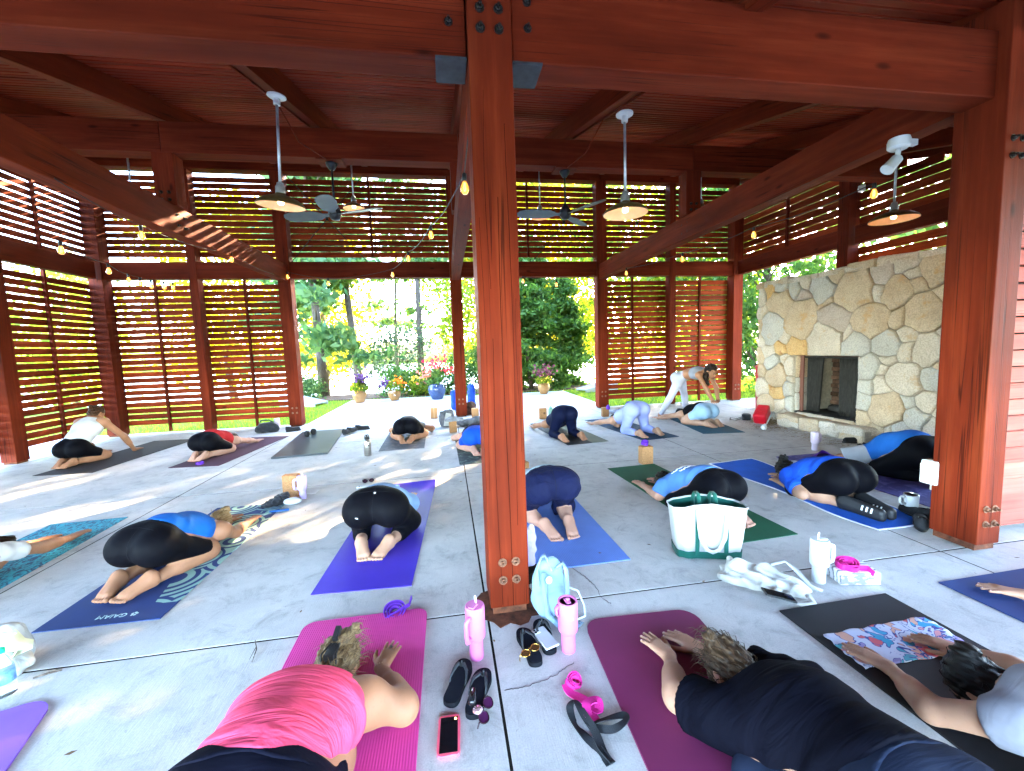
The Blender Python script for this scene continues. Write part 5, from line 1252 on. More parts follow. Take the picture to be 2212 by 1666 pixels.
person('person in pale blue shorts and black top being pressed by the teacher', pos(4.42, 6.12), rad(14), J, 'fair', dict(mat=cl('black_jersey', (.005, .005, .007), spec=.04), kind='tank', hem=.75), dict(mat=cl('pale_blue_short_fabric', (.35, .52, .72), fold=.1), kind='shorts', hem=.62, rise=.8), dict(mat=HR['dark']), fat=1.02, **FACE_DN)
# the teacher, in world offsets from a point on the floor
o = (4.22, 6.95, 0)
J = dict(pel=(.0, .02, .80), waist=(.08, -.13, .875), chest=(.15, -.29, .895), upper=(.20, -.40, .89), head=(.245, -.53, .945),
         hipL=(.05, .08, .77), hipR=(-.06, -.05, .77), knL=(.26, .30, .42), knR=(-.17, .08, .42), anL=(.36, .40, .075), anR=(-.24, .30, .075), toeL=(.5, .28, .03), toeR=(-.12, .14, .03),
         shL=(.335, -.34, .875), shR=(.06, -.45, .87), elL=(.36, -.50, .65), elR=(.10, -.60, .65), wrL=(.29, -.655, .435), wrR=(.18, -.67, .435), gluL=(-.0, .09, .80), gluR=(-.09, .0, .80), soleL=(0, 0, -1), soleR=(0, 0, -1), fsL=-1.0, fsR=1.0, hdL=(-.6, -.5, -.2), hdR=(-.4, -.7, -.2), calfoff=(0, .01, 0))
hcv = A_(.245, -.53, .945)
locks = [(hcv + A_(-.03, .05, .02), hcv + A_(-.10, .02, -.10), .05, .045), (hcv + A_(-.10, .02, -.10), hcv + A_(-.09, -.05, -.24), .045, .02), (hcv + A_(.03, .06, .0), hcv + A_(.08, .06, -.12), .04, .025)]
person('teacher in white leggings and grey sports bra bending to press a student', o, 0, J, 'tan', dict(mat=cl('grey_bra_fabric', (.34, .34, .40)), kind='bra', wr=0), dict(mat=cl('white_legging_fabric', (.60, .60, .74), fold=.08), kind='leggings', hem=1.93, rise=.9), dict(mat=HR['brown'], style='long', locks=locks), fat=.84, vox=.009, face=True, hd=(.25, -.66, -.72), crown=(.12, -.62, .78), handup=(0, 0, 1))
# second row
J = child(hip=(.1, .25, .23), knee=(.17, .56, .06), ank=(.11, .18, .05), toe=(.05, 0, .02), hands=((-.2, 1.13), (.19, 1.13)))
arms(J, (-2.06, 2.68, 0), rad(-14), wrR=(536, 1131, .03), elR=(508, 1152, .07))
bt = person('person in a blue tank top and black leggings with blonde hair', pos(-2.06, 2.68), rad(-14), J, 'tan', dict(mat=cl('blue_jersey', (.012, .13, .50)), kind='tank', hem=.28, vox=.009), dict(mat=BLK, kind='leggings', hem=.9), dict(mat=HR['gold'], style='messy', tail=(.03, .05, .03), strands=60), vox=.009, **FACE_DN)
J = child(hands=((-.2, 1.20), (.2, 1.12)), upper=(.70, .215), chest=(.58, .24), head=(.84, .11))
arms(J, (-3.40, 2.50, 0), rad(-14), wrR=(151, 1164, .03), elR=(92, 1184, .08))
person('person in a white tee reaching in from the left edge', pos(-3.40, 2.50), rad(-14), J, 'tan', dict(mat=cl('white_tee_fabric', (.68, .66, .66)), kind='tee', hem=.1), dict(mat=BLK, kind='leggings', hem=1.8), dict(mat=HR['brown'], style='messy', tail=(.02, .06, .0)), **FACE_DN)
J = child(hip=(.115, .245, .275), knee=(.2, .53, .065), ank=(.10, .17, .05), toe=(.03, 0, .02), hands=((-.2, 1.1), (.22, 1.1)), waist=(.43, .285))
arms(J, (-.59, 2.85, 0), rad(-5), wrR=(888, 1078, .03), elR=(877, 1102, .07))
vm = person('person in black leggings on the violet mat, seen from behind', pos(-.59, 2.85), rad(-5), J, 'fair', dict(mat=cl('pale_blue_jersey', (.30, .46, .74)), kind='tee', hem=.4, sleeve=.2), dict(mat=BLK, kind='leggings', hem=1.72, rise=.7), dict(mat=HR['brown']), fat=1.1, vox=.009, **FACE_DN)
J = child(hip=(.115, .30, .315), knee=(.18, .53, .065), ank=(.1, .2, .05), toe=(.06, 0, .02), waist=(.47, .32), chest=(.62, .235), upper=(.72, .18), head=(.86, .11), hands=((-.22, 1.1), (.2, 1.1)))
ns = person('person in navy knee shorts and pale shirt right of the near post', pos(.81, 2.84), rad(5), J, 'pink', dict(mat=cl('pale_grey_blue_tee', (.46, .60, .74)), kind='tee', hem=.1, infl=.014), dict(mat=cl('navy_woven_fabric', (.006, .009, .045), fold=.5), kind='shorts', hem=1.2, rise=.55, flare=.022, infl=.01, wr=.004), dict(mat=HR['brown']), fat=1.06, vox=.009, **FACE_DN)
J = child(hip=(.11, .25, .235), knee=(.2, .55, .065), ank=(.09, .18, .05), toe=(.05, .0, .02), hands=((-.34, 1.08), (.15, 1.1)), dx=-.03)
arms(J, (2.2, 2.72, 0), rad(12), wrL=(1388, 1050, .03), elL=(1424, 1072, .08))
gp = person('person in a cornflower blue tee and black leggings on the green mat', pos(2.2, 2.72), rad(12), J, 'pink', dict(mat=cl('cornflower_tee', (.095, .24, .62)), kind='tee', hem=.35, infl=.016, sleeve=.8, flare=.02), dict(mat=BLK, kind='leggings', hem=1.15), dict(mat=HR['dark']), fat=1.04, vox=.009, **FACE_DN)
J = child(hip=(.11, .27, .235), knee=(.17, .60, .065), ank=(.1, .2, .05), toe=(.05, .03, .03), hands=((-.26, .94), (.13, .98)), head=(.85, .125))
arms(J, (3.33, 2.66, 0), rad(4), wrL=(1690, 1046, .03), elL=(1733, 1070, .07))
sp = person('person in a royal blue tee and black capris on the blue towel', pos(3.33, 2.66), rad(4), J, 'fair', dict(mat=cl('royal_blue_tee', (.012, .085, .60), fold=.5), kind='tee', hem=.3, infl=.016, sleeve=.72, flare=.016), dict(mat=BLK, kind='capris', hem=1.18, flare=.012, infl=.009), dict(mat=HR['dark'], style='bun', off=(0, .02, .03)), fat=1.06, vox=.009, shoes='slides', **FACE_DN)
mb = MB()
SLD = plain('black_slide_sandal', (.012, .012, .014), .55)
for q in (-1, 1):
    an = A_(.1 * q, .2, .05); to = A_(.05 * q, -.035, .03); pr = [cap(an + A_(0, .03, .0), to, .043, .036), cap(an + A_(0, .03, .03), to + A_(0, .02, .02), .038, .034), cap(an + A_(0, .02, .055), to + A_(0, 0, .032), .030, .035, .01)]
    V, F = surf(pr, .006); sh_ = np_mesh('slide_sandal', V, F, SLD, sp)
    mb = MB()
    for k in range(3):
        c = to * (.82 - .13 * k) + an * (.18 + .13 * k); d_ = nrm(to - an); s_ = np.cross(d_, A_(0, 0, 1)); mb.ribbon([Vector(c + s_ * .046 * math.cos(a) + A_(0, 0, 1) * (.012 + .052 * math.sin(a))) for a in np.linspace(.15, 3.0, 9)], .012, .003, side=Vector(d_))
    mb.build('stripes', plain('white_stripe', (.7, .7, .7), .5), sh_)
J = child(hip=(.12, .27, .27), knee=(.2, .58, .07), hands=((-.26, 1.05), (.1, 1.0)), head=(.87, .12), waist=(.44, .33), chest=(.6, .26), upper=(.70, .21))
person('person in blue and white tee and black leggings behind the right post', pos(4.62, 2.98), rad(2), J, 'fair', dict(mat=cl('blue_white_tee', (.02, .16, .6)), kind='tee', hem=.5, infl=.016, sleeve=.85, flare=.03, sleeve_mat=cl('white_sleeve', (.6, .6, .64))), dict(mat=BLK, kind='leggings', hem=1.85, rise=.75), dict(mat=HR['brown']), fat=1.22, **FACE_DN)
# front row
o = (-.645, .84, .012); yw = rad(-8)
J = child(hip=(.12, .235, .195), knee=(.12, .54, .065), ank=(.09, .17, .05), chest=(.57, .19), upper=(.69, .15), head=(.90, .115), hands=((-.06, .95), (.135, .965)), elb=((-.24, .80, .06), (.345, .76, .075)), waist=(.40, .235), sw=.19)
arms(J, o, yw, wrR=(824, 1443, .04), elR=(872, 1530, .075)); J['hdR'] = (.12, 1, 0)
pk = person('person in a coral pink tank top with blonde clipped hair in front', o, yw, J, 'tan', dict(mat=cl('coral_pink_jersey', (.95, .085, .19), fold=1.0, sheen=0), kind='tank', hem=.1, vox=.0075, wr=.0045, fx=40, infl=.013, arm=.055, neck=.05), dict(mat=cl('black_knit_shorts', (.006, .0065, .016), fold=.3, spec=.03), kind='shorts', hem=.7, rise=.35), dict(mat=HR['blonde'], style='messy', tail=(.06, .045, .035), strands=220, slen=.07, flow=(.16, 1.02, .15)), fat=1.24, vox=.0085, hairvox=.0055, nails=True, **FACE_DN)
hx_, hy_, hz0 = J['head']
mb = MB(); mb.box((hx_ + .005, hy_ - .045, hz0 + .108), (.04, .075, .022)); mb.box((hx_ + .0, hy_ + .03, hz0 + .125), (.022, .055, .05), Matrix.Rotation(rad(25), 3, 'X'))
for k in range(4): mb.tube([(hx_ - .03 + .02 * k, hy_ - .075, hz0 + .07), (hx_ - .03 + .02 * k, hy_ - .065, hz0 + .112), (hx_ - .012 + .012 * k, hy_ - .01, hz0 + .118)], .0045, 6)
mb.build('hair_clip', M['black'], pk, bev=.003)
wx_, wy_, wz_ = J['wrR']
mb = MB(); mb.lathe([(.0098, -.003), (.012, 0), (.0098, .003)], 14, (wx_ + .012, wy_ + .118, .034), Vector((.1, 1, 0)).to_track_quat('Z', 'Y').to_matrix()); mb.build('ring', plain('dark_stone_ring', (.05, .04, .04), .2, metal=.6), pk, smooth=True)
mb = MB()
for k in range(18): a = k * 2 * math.pi / 18; mb.lathe([(0, -.004), (.004, 0), (0, .004)], 6, (wx_ + .030 * math.cos(a), wy_ - .004, wz_ + .027 * math.sin(a)))
mb.build('bracelet', plain('beads', (.55, .3, .16), .3), pk, smooth=True)
o = (1.185, .535, .012); yw = rad(8)
J = child(hip=(.13, .22, .17), knee=(.2, .54, .065), chest=(.57, .155), upper=(.69, .14), head=(.86, .115), hands=((-.115, 1.0), (-.0, 1.015)), waist=(.39, .185), sw=.185)
arms(J, o, yw, wrL=(1446, 1418, .035), elL=(1466, 1508, .075), wrR=(1512, 1402, .035), elR=(1580, 1440, .08)); J['hdL'] = W2L((0, 0, 0), yw, (-.30, .95, 0)); J['hdR'] = W2L((0, 0, 0), yw, (-.52, .8, 0))
person('person in a black tee with a light brown ponytail on the burgundy mat', o, yw, J, 'fair', dict(mat=cl('black_cotton_tee', (.0038, .0040, .0085), fold=.45, sheen=0, spec=.02), kind='tee', hem=.12, vox=.008, wr=.005, infl=.022, sleeve=.70, flare=.02), dict(mat=cl('slate_legging_fabric', (.014, .02, .042), spec=.03), kind='leggings', hem=1.8, rise=.3), dict(mat=HR['ltbrown'], style='pony', tail=(-.05, .045, .03), strands=240, slen=.07, flow=(-.13, 1.05, .10)), fat=1.2, vox=.0085, hairvox=.0055, nails=True, **FACE_DN)
o = (2.09, .353, .010); yw = rad(12)
J = child(hands=((-.26, 1.0), (.14, 1.03)), upper=(.67, .17), head=(.83, .11), sw=.18)
arms(J, o, yw, wrL=(1922, 1443, .03), elL=(2015, 1535, .07), wrR=(2078, 1410, .03), elR=(2190, 1447, .08)); J['hdL'] = W2L((0, 0, 0), yw, (-.36, .9, 0)); J['hdR'] = W2L((0, 0, 0), yw, (-.55, .8, 0))
h_ = W2L(o, yw, at(2122, 1492, .105)); J['head'] = h_
person('person in a heather grey tee with dark hair at the right edge', o, yw, J, 'fair', dict(mat=cl('heather_grey_tee', (.27, .27, .32), var=.3), kind='tee', hem=.1, wr=.004, sleeve=.24, infl=.014), dict(mat=BLK, kind='leggings', hem=1.8), dict(mat=HR['dark'], style='bun', strands=90, slen=.05, off=(-.01, .02, .02)), fat=1.05, vox=.009, nails=True, **FACE_DN)
J = child(hands=((-.3, 1.06), (.2, 1.06)))
o = (3.62, .62, .008); arms(J, o, rad(12), wrL=(2212, 1285, .03)); J['elL'] = (-.3, .88, .08); J['hdL'] = W2L((0, 0, 0), rad(12), (-.75, .65, 0))
person('person whose hand reaches onto the navy mat at the right edge', o, rad(12), J, 'fair', dict(mat=cl('white_tee_fabric', (.68, .66, .66)), kind='tee'), dict(mat=BLK, kind='leggings', hem=1.8), dict(mat=HR['dark']), vox=.014, nails=True, **FACE_DN)

# two lines of white script across the back of the cornflower tee
bpy.context.view_layer.update()
tee = [c for c in gp.children if c.name.startswith('tee_shirt')][0]; mb = MB()
for (y_, x0, x1) in ((.60, -.17, .10), (.54, -.14, .12)):
    P = []
    for k in range(70):
        u = k / 69; x = x0 + (x1 - x0) * u; yy = y_ + .013 * math.sin(k * 1.25) + .006 * math.sin(k * .5)
        ok, q, n_, _ = tee.ray_cast(Vector((x + .004 * math.cos(k * 1.25), yy, 1)), Vector((0, 0, -1)))
        if ok: P.append(q + n_ * .002)
    if len(P) > 4: mb.tube(P, .0028, 5)
if mb.v: mb.build('script_print', plain('white_ink', (.7, .72, .75), .8), gp, smooth=True)

# stitched seams and small tags on the trousers
def on_cloth(p, part, org, dr):
    o_ = [c for c in p.children if c.name.split('.')[0] == part][0]; ok, q, n_, _ = o_.ray_cast(Vector(org), Vector(dr).normalized()); return (q, n_) if ok else None
SEAM = plain('seam_thread', (.011, .011, .014), .8, spec=.05); TAGW = plain('white_tag', (.5, .5, .5), .5)
for p, part, hy, hz in ((bt, 'leggings', .31, .26), (vm, 'leggings', .31, .31), (ns, 'shorts', .36, .34), (gp, 'leggings', .31, .27), (sp, 'capris', .33, .27)):
    mb = MB()
    for x0 in (0.0,):
        P = []
        for a in np.linspace(rad(80), rad(205), 40):
            d = Vector((0, math.cos(a), math.sin(a))); h_ = on_cloth(p, part, Vector((x0, hy, hz)) + d * .6, -d)
            if h_: P.append(h_[0] + h_[1] * .0004)
        if len(P) > 5: mb.tube(P, .0016, 5)
    P = []
    for u in np.linspace(-.17, .17, 36):       # yoke seam across the seat
        a = rad(122) + abs(u) * .9; d = Vector((u * 1.2, math.cos(a), math.sin(a))).normalized(); h_ = on_cloth(p, part, Vector((u * .5, hy, hz)) + d * .6, -d)
        if h_: P.append(h_[0] + h_[1] * .0004)
    if len(P) > 5: mb.tube(P, .0014, 5)
    mb.build('seams', SEAM, p, smooth=True)
h_ = on_cloth(vm, 'leggings', (-.10, -.4, .28), (0, 1, .0))
if h_: mb = MB(); mb.box(h_[0] + h_[1] * .001, (.018, .003, .006), h_[1].to_track_quat('-Y', 'Z').to_matrix() @ Matrix.Rotation(rad(12), 3, 'Y')); mb.build('logo_tag', TAGW, vm)
h_ = on_cloth(vm, 'leggings', (.005, .22, 1), (0, 0, -1))
if h_: mb = MB(); mb.lathe([(.008, 0), (.008, .0015), (0, .002)], 12, h_[0] + h_[1] * .0005, h_[1].to_track_quat('Z', 'Y').to_matrix()); mb.build('logo_dot', TAGW, vm)

# ================================================================== MATS
def foam(name, col, var=.1, rough=.75, bump=.25, rib=None, **k):
    m = mk(name, tuple(x * .66 for x in col), rough, var, 4, bump=bump, bscale=260, bdist=.0015, **k)
    if rib:
        nt = m.node_tree; b = nt.nodes['Principled BSDF']; w_ = nt.nodes.new('ShaderNodeTexWave'); w_.inputs['Scale'].default_value = rib; w_.bands_direction = 'X'; nt.links.new(coords(nt, jitter=False), w_.inputs['Vector'])
        bp = N(nt, 'Bump', Strength=.5, Distance=.002); nt.links.new(w_.outputs['Fac'], bp.inputs['Height']); nt.links.new(bp.outputs[0], b.inputs['Normal'])
    return m
def print_mat(name, base, ink, build):
    """flat print on a mat: build(nt, vec) returns a 0..1 mask"""
    m, nt, b = base_mat(name); v = coords(nt, jitter=False); msk = build(nt, v); base = tuple(x * .66 for x in base); ink = tuple(x * .72 for x in ink)
    mx = nt.nodes.new('ShaderNodeMixRGB'); nt.links.new(msk, mx.inputs[0]); mx.inputs[1].default_value = (*base, 1); mx.inputs[2].default_value = (*ink, 1)
    n1 = N(nt, 'TexNoise', Scale=5.0, Detail=4.0); nt.links.new(v, n1.inputs['Vector']); r = ramp(nt, [(.3, .85), (.7, 1.1)]); nt.links.new(n1.outputs['Fac'], r.inputs[0])
    m2 = N(nt, 'MixRGB', bt='MULTIPLY'); m2.inputs[0].default_value = 1; nt.links.new(mx.outputs[0], m2.inputs[1]); nt.links.new(r.outputs[0], m2.inputs[2]); nt.links.new(m2.outputs[0], b.inputs['Base Color'])
    b.inputs['Roughness'].default_value = .75
    n2 = N(nt, 'TexNoise', Scale=260.0); nt.links.new(v, n2.inputs['Vector']); bp = N(nt, 'Bump', Strength=.25, Distance=.0015); nt.links.new(n2.outputs['Fac'], bp.inputs['Height']); nt.links.new(bp.outputs[0], b.inputs['Normal'])
    return m
def mat_thing(label, near_c, yaw, wd_, L, mat, th=.006, corner=.02, wav=0.0, curl=0.0, kind='yoga_mat', group='yoga mats on the floor', cat='yoga mat', edge=None, edgew=0.012):
    """near_c: middle of the edge nearest the viewer; the mat runs away from it along yaw"""
    t = thing(kind, label, cat, (near_c[0], near_c[1], 0), yaw, group)
    nx_, ny_ = 15, 37; V = []; F = []
    def hgt(u, v):
        z = 0.0
        if wav: z += wav * (.5 + .5 * math.sin(v * 5.2 + u * 3 + near_c[0] * 3)) * (.4 + .6 * abs(math.sin(u * 4 + v * 2)))
        if curl: z += curl * max(0, (v - (L - .22)) / .22) ** 2 * (.35 + .65 * (u / wd_ + .5))
        return z
    for top in (0, 1):
        for j in range(ny_):
            for i in range(nx_):
                u = (i / (nx_ - 1) - .5) * wd_; v = (.5 - .5 * math.cos(math.pi * j / (ny_ - 1))) * L
                if corner > .03:
                    ex = min(v, L - v); ins = 0
                    if ex < corner: ins = corner - math.sqrt(max(0, corner ** 2 - (corner - ex) ** 2))
                    u *= (wd_ / 2 - ins) / (wd_ / 2)
                if wav: u += .012 * math.sin(v * 7 + near_c[1])
                V.append((u, v, hgt(u, v) + .0012 + (th if top else 0)))
    S_ = nx_ * ny_
    for j in range(ny_ - 1):
        for i in range(nx_ - 1):
            a = j * nx_ + i; F.append((a, a + nx_, a + nx_ + 1, a + 1)); F.append((S_ + a, S_ + a + 1, S_ + a + nx_ + 1, S_ + a + nx_))
    per = [i for i in range(nx_)] + [j * nx_ + nx_ - 1 for j in range(1, ny_)] + [(ny_ - 1) * nx_ + i for i in range(nx_ - 2, -1, -1)] + [j * nx_ for j in range(ny_ - 2, 0, -1)]
    for k in range(len(per)): a, b_ = per[k], per[(k + 1) % len(per)]; F.append((a, b_, S_ + b_, S_ + a))
    mb = MB(); mb.add(V, F); o = mb.build('mat_sheet' if kind == 'yoga_mat' else 'cloth_sheet', mat, t, smooth=True, angle=45)
    if edge:
        mb = MB(); pts = [Vector(V[S_ + q]) for q in per]; pts.append(pts[0]); mb.ribbon([p + Vector((0, 0, .001)) for p in pts], edgew, .004, side=None); mb.build('hem', edge, t)
    return t
def vec2(nt, v): s_ = nt.nodes.new('ShaderNodeSeparateXYZ'); nt.links.new(v, s_.inputs[0]); return s_
def swirl(nt, v):
    s_ = vec2(nt, v); vo = nt.nodes.new('ShaderNodeTexVoronoi'); vo.inputs['Scale'].default_value = 3.2; nt.links.new(v, vo.inputs['Vector'])
    mu = N(nt, 'Math', op='MULTIPLY', i1=48.0); nt.links.new(vo.outputs['Distance'], mu.inputs[0]); si = N(nt, 'Math', op='SINE'); nt.links.new(mu.outputs[0], si.inputs[0]); gt = N(nt, 'Math', op='GREATER_THAN', i1=-.1); nt.links.new(si.outputs[0], gt.inputs[0])
    # the print lies right of a line from the near right corner to the far left
    yl_ = N(nt, 'Math', op='MULTIPLY', i1=-.24); nt.links.new(s_.outputs['Y'], yl_.inputs[0]); ad = N(nt, 'Math', op='ADD', i1=.22); nt.links.new(yl_.outputs[0], ad.inputs[0])
    c = N(nt, 'Math', op='GREATER_THAN'); nt.links.new(s_.outputs['X'], c.inputs[0]); nt.links.new(ad.outputs[0], c.inputs[1])
    c2 = N(nt, 'Math', op='GREATER_THAN', i1=.16); nt.links.new(s_.outputs['Y'], c2.inputs[0])
    m_ = N(nt, 'Math', op='MULTIPLY'); nt.links.new(gt.outputs[0], m_.inputs[0]); nt.links.new(c.outputs[0], m_.inputs[1]); m2 = N(nt, 'Math', op='MULTIPLY'); nt.links.new(m_.outputs[0], m2.inputs[0]); nt.links.new(c2.outputs[0], m2.inputs[1]); return m2.outputs[0]
def batik(nt, v):
    n_ = N(nt, 'TexNoise', Scale=16.0, Detail=6.0, Distortion=2.2); mp = nt.nodes.new('ShaderNodeMapping'); mp.inputs['Scale'].default_value = (1.6, .8, 1); nt.links.new(v, mp.inputs[0]); nt.links.new(mp.outputs[0], n_.inputs['Vector']); r = ramp(nt, [(.42, 0.0), (.56, 1.0)]); nt.links.new(n_.outputs['Fac'], r.inputs[0]); return r.outputs[0]
def mottled(nt, v):
    n_ = N(nt, 'TexNoise', Scale=11.0, Detail=5.0, Distortion=1.0); nt.links.new(v, n_.inputs['Vector']); r = ramp(nt, [(.5, 0.0), (.66, 1.0)]); nt.links.new(n_.outputs['Fac'], r.inputs[0]); return r.outputs[0]
def two(nt, v):
    s_ = vec2(nt, v); c = N(nt, 'Math', op='GREATER_THAN', i1=.06); nt.links.new(s_.outputs['X'], c.inputs[0]); return c.outputs[0]
def mid(a, b_): return ((a.x + b_.x) / 2, (a.y + b_.y) / 2)
m_violet = foam('violet_vinyl', (.085, .045, .62), rough=.5)
mat_thing('violet yoga mat with a curled far corner', (-.58, 2.52), rad(-3.0), .60, 1.95, m_violet, .004, .01, 0, .05)
m_sw = print_mat('navy_mat_with_mint_print', (.010, .048, .22), (.36, .60, .52), swirl)
t = mat_thing('dark blue yoga mat printed with mint leaf swirls', (-1.97, 2.48), rad(-1), .63, 1.78, m_sw, .005, .012)
def text_obj(s_, size, mat, parent, loc, rot, name='lettering', ext=.0004):
    cu = bpy.data.curves.new(name, 'FONT'); cu.body = s_; cu.size = size; cu.extrude = ext; cu.align_x = 'CENTER'; cu.align_y = 'CENTER'
    o = bpy.data.objects.new(name, cu); link(o, parent); o.location = loc; o.rotation_euler = rot; cu.materials.append(mat)
    bpy.context.view_layer.update(); me = bpy.data.meshes.new_from_object(o.evaluated_get(bpy.context.evaluated_depsgraph_get())); bpy.data.objects.remove(o)
    o = bpy.data.objects.new(name, me); link(o, parent); o.location = loc; o.rotation_euler = rot
    if not me.materials: me.materials.append(mat)
    return o
MINT = plain('mint_print', (.36, .55, .6), .7)
text_obj('GAIAM', .05, MINT, t, (.02, .075, .0068), (0, 0, rad(180)))
mb = MB()
for k in range(5): a = k * 2 * math.pi / 5 + .3; mb.lathe([(0, .0005), (.007, .0004), (.0072, 0)], 8, (.135 + .012 * math.cos(a), .075 + .012 * math.sin(a), .0062))
mb.build('emblem', MINT, t)
mat_thing('thick charcoal mat left empty with small black shoes on it', (-2.14, 6.20), rad(6), .74, 1.95, foam('charcoal_foam', (.045, .06, .075), rough=.4, bump=.1), .022, .01)
mat_thing('thin grey yoga mat beside the steel bottle', (-.72, 6.18), rad(1), .66, 1.72, print_mat('grey_mat_lit_patches', (.10, .105, .13), (.2, .19, .19), mottled), .004, .01)  # lit and dark patches put into the grey through the mottled mask
m_fl = print_mat('dark_mat_leaf_print', (.025, .05, .05), (.16, .26, .2), mottled)
t = mat_thing('dark leaf print mat half hidden behind the near post', (.42, 5.14), rad(1), .64, 1.8, m_fl, .004, .01)
mb = MB(); mb.prism([(.05 + (.045 if k % 2 else .02) * math.cos(k * math.pi / 6), .13 + (.045 if k % 2 else .02) * math.sin(k * math.pi / 6)) for k in range(12)], .0052, .0062); mb.build('flower_print', plain('coral_print', (.5, .12, .12), .7), t)
mat_thing('black and olive yoga mat under the navy leggings', (2.02, 5.76), rad(6), .66, 1.85, print_mat('black_mat_olive_edge', (.014, .015, .018), (.15, .16, .10), two), .005, .01)
mat_thing('deep teal mat under the lavender leggings', (3.16, 5.72), rad(8), .64, 1.9, foam('deep_teal_foam', (.008, .055, .115)), .006, .01)
mat_thing('teal mat in front of the teacher', (4.25, 5.78), rad(-9), .66, 1.9, foam('teal_foam', (.006, .10, .16)), .006, .01)
mat_thing('black mat under the person in white at the far left', (-5.02, 6.12), rad(-4), .72, 2.05, foam('black_foam', (.014, .012, .016)), .005, .02)
mat_thing('maroon mat under the person in red', (-3.42, 6.02), rad(-7), .66, 1.9, foam('maroon_foam', (.09, .03, .06)), .005, .02)
mat_thing('turquoise mat with a rippled print at the left edge', (-3.2, 2.42), rad(3), .60, 1.80, print_mat('turquoise_batik', (.006, .09, .19), (.02, .46, .58), batik), .004, .02, 0, 0)
mat_thing('cornflower blue ribbed mat right of the near post', (.80, 2.50), rad(1), .72, 1.85, foam('cornflower_foam', (.17, .32, .86), rib=26), .005, .012)
mat_thing('dark green mat under the cornflower tee', (2.21, 2.56), rad(3.2), .60, 1.95, foam('dark_green_foam', (.008, .13, .06)), .005, .01)
tw = foam('blue_terry', (.012, .14, .72), var=.16, rough=.95, bump=.8)
mat_thing('royal blue towel with a white hem spread on the floor', (3.38, 2.50), rad(3), .58, 1.85, tw, .004, .01, .018, 0, 'towel', None, 'towel', plain('white_hem', (.7, .72, .76), .8), .014)
mat_thing('purple speckled mat by the fireplace', (4.28, 2.45), rad(0), .68, 1.95, print_mat('purple_speckled', (.06, .045, .28), (.16, .13, .42), mottled), .005, .01)
m_pink = foam('hot_pink_foam', (.86, .055, .36), rib=30)
mat_thing('thick hot pink ribbed mat in front', (-.495, .32), rad(0), .645, 1.93, m_pink, .012, .06)
mat_thing('burgundy mat with rounded corners in front', (.86, .12), rad(-2.6), .60, 1.84, foam('burgundy_foam', (.22, .018, .095)), .010, .09)
mat_thing('black mat in front carrying the patterned hand towel', (2.06, .0), rad(1), .68, 1.84, foam('black_rubber_mat', (.012, .012, .016), var=.3, rough=.7), .008, .012)
mat_thing('navy mat at the right edge in front', (3.16, .05), rad(1), .72, 1.83, foam('navy_foam', (.012, .045, .19)), .006, .012)
t = mat_thing('purple mat with rounded corner at the lower left edge', (-1.44, .13), rad(19), .62, 1.84, foam('orchid_foam', (.30, .13, .68), rough=.55, bump=.1), .010, .10)
mb = MB(); mb.box((.08, 1.80, .0125), (.07, .09, .001)); mb.build('tag', plain('clear_tag', (.55, .6, .8), .3), t)

# doodle print hand towel on the black mat
m, nt, b = base_mat('doodle_print_towel'); v = coords(nt, jitter=False)
nz = N(nt, 'TexNoise', Scale=9.0, Detail=2.0, Distortion=1.0); nt.links.new(v, nz.inputs['Vector'])
mixv = N(nt, 'MixRGB', bt='MIX', i0=.16); nt.links.new(v, mixv.inputs[1]); nt.links.new(nz.outputs['Color'], mixv.inputs[2])
vo = nt.nodes.new('ShaderNodeTexVoronoi'); vo.inputs['Scale'].default_value = 21; nt.links.new(mixv.outputs[0], vo.inputs['Vector'])
ve = nt.nodes.new('ShaderNodeTexVoronoi'); ve.inputs['Scale'].default_value = 21; nt.links.new(mixv.outputs[0], ve.inputs['Vector'])
d1 = ramp(nt, [(.0, 1.0), (.44, 1.0), (.47, 0.0)]); nt.links.new(vo.outputs['Distance'], d1.inputs[0])
d2 = ramp(nt, [(.43, 0.0), (.46, 1.0), (.52, 1.0), (.55, 0.0)]); nt.links.new(ve.outputs['Distance'], d2.inputs[0])
sp_ = nt.nodes.new('ShaderNodeSeparateColor'); nt.links.new(vo.outputs['Color'], sp_.inputs[0])
cr_ = ramp(nt, [(0, (.45, .47, .58)), (.2, (.03, .26, .44)), (.36, (.55, .10, .12)), (.52, (.58, .24, .26)), (.66, (.56, .30, .22)), (.78, (.06, .28, .36)), (.9, (.24, .20, .42))]); cr_.color_ramp.interpolation = 'CONSTANT'; nt.links.new(sp_.outputs[0], cr_.inputs[0])
a1 = nt.nodes.new('ShaderNodeMixRGB'); nt.links.new(d1.outputs[0], a1.inputs[0]); a1.inputs[1].default_value = (.46, .48, .60, 1); nt.links.new(cr_.outputs[0], a1.inputs[2])
a2 = nt.nodes.new('ShaderNodeMixRGB'); nt.links.new(d2.outputs[0], a2.inputs[0]); nt.links.new(a1.outputs[0], a2.inputs[1]); a2.inputs[2].default_value = (.035, .05, .22, 1); nt.links.new(a2.outputs[0], b.inputs['Base Color']); b.inputs['Roughness'].default_value = .95
p00, p10, p11, p01 = at(1870, 1447, .012), at(2112, 1404, .012), at(1995, 1333, .012), at(1778, 1373, .012)
t = thing('hand_towel', 'white hand towel with colourful doodle print on the black mat', 'towel', (0, 0, 0)); nx_ = 24; V = []; F = []
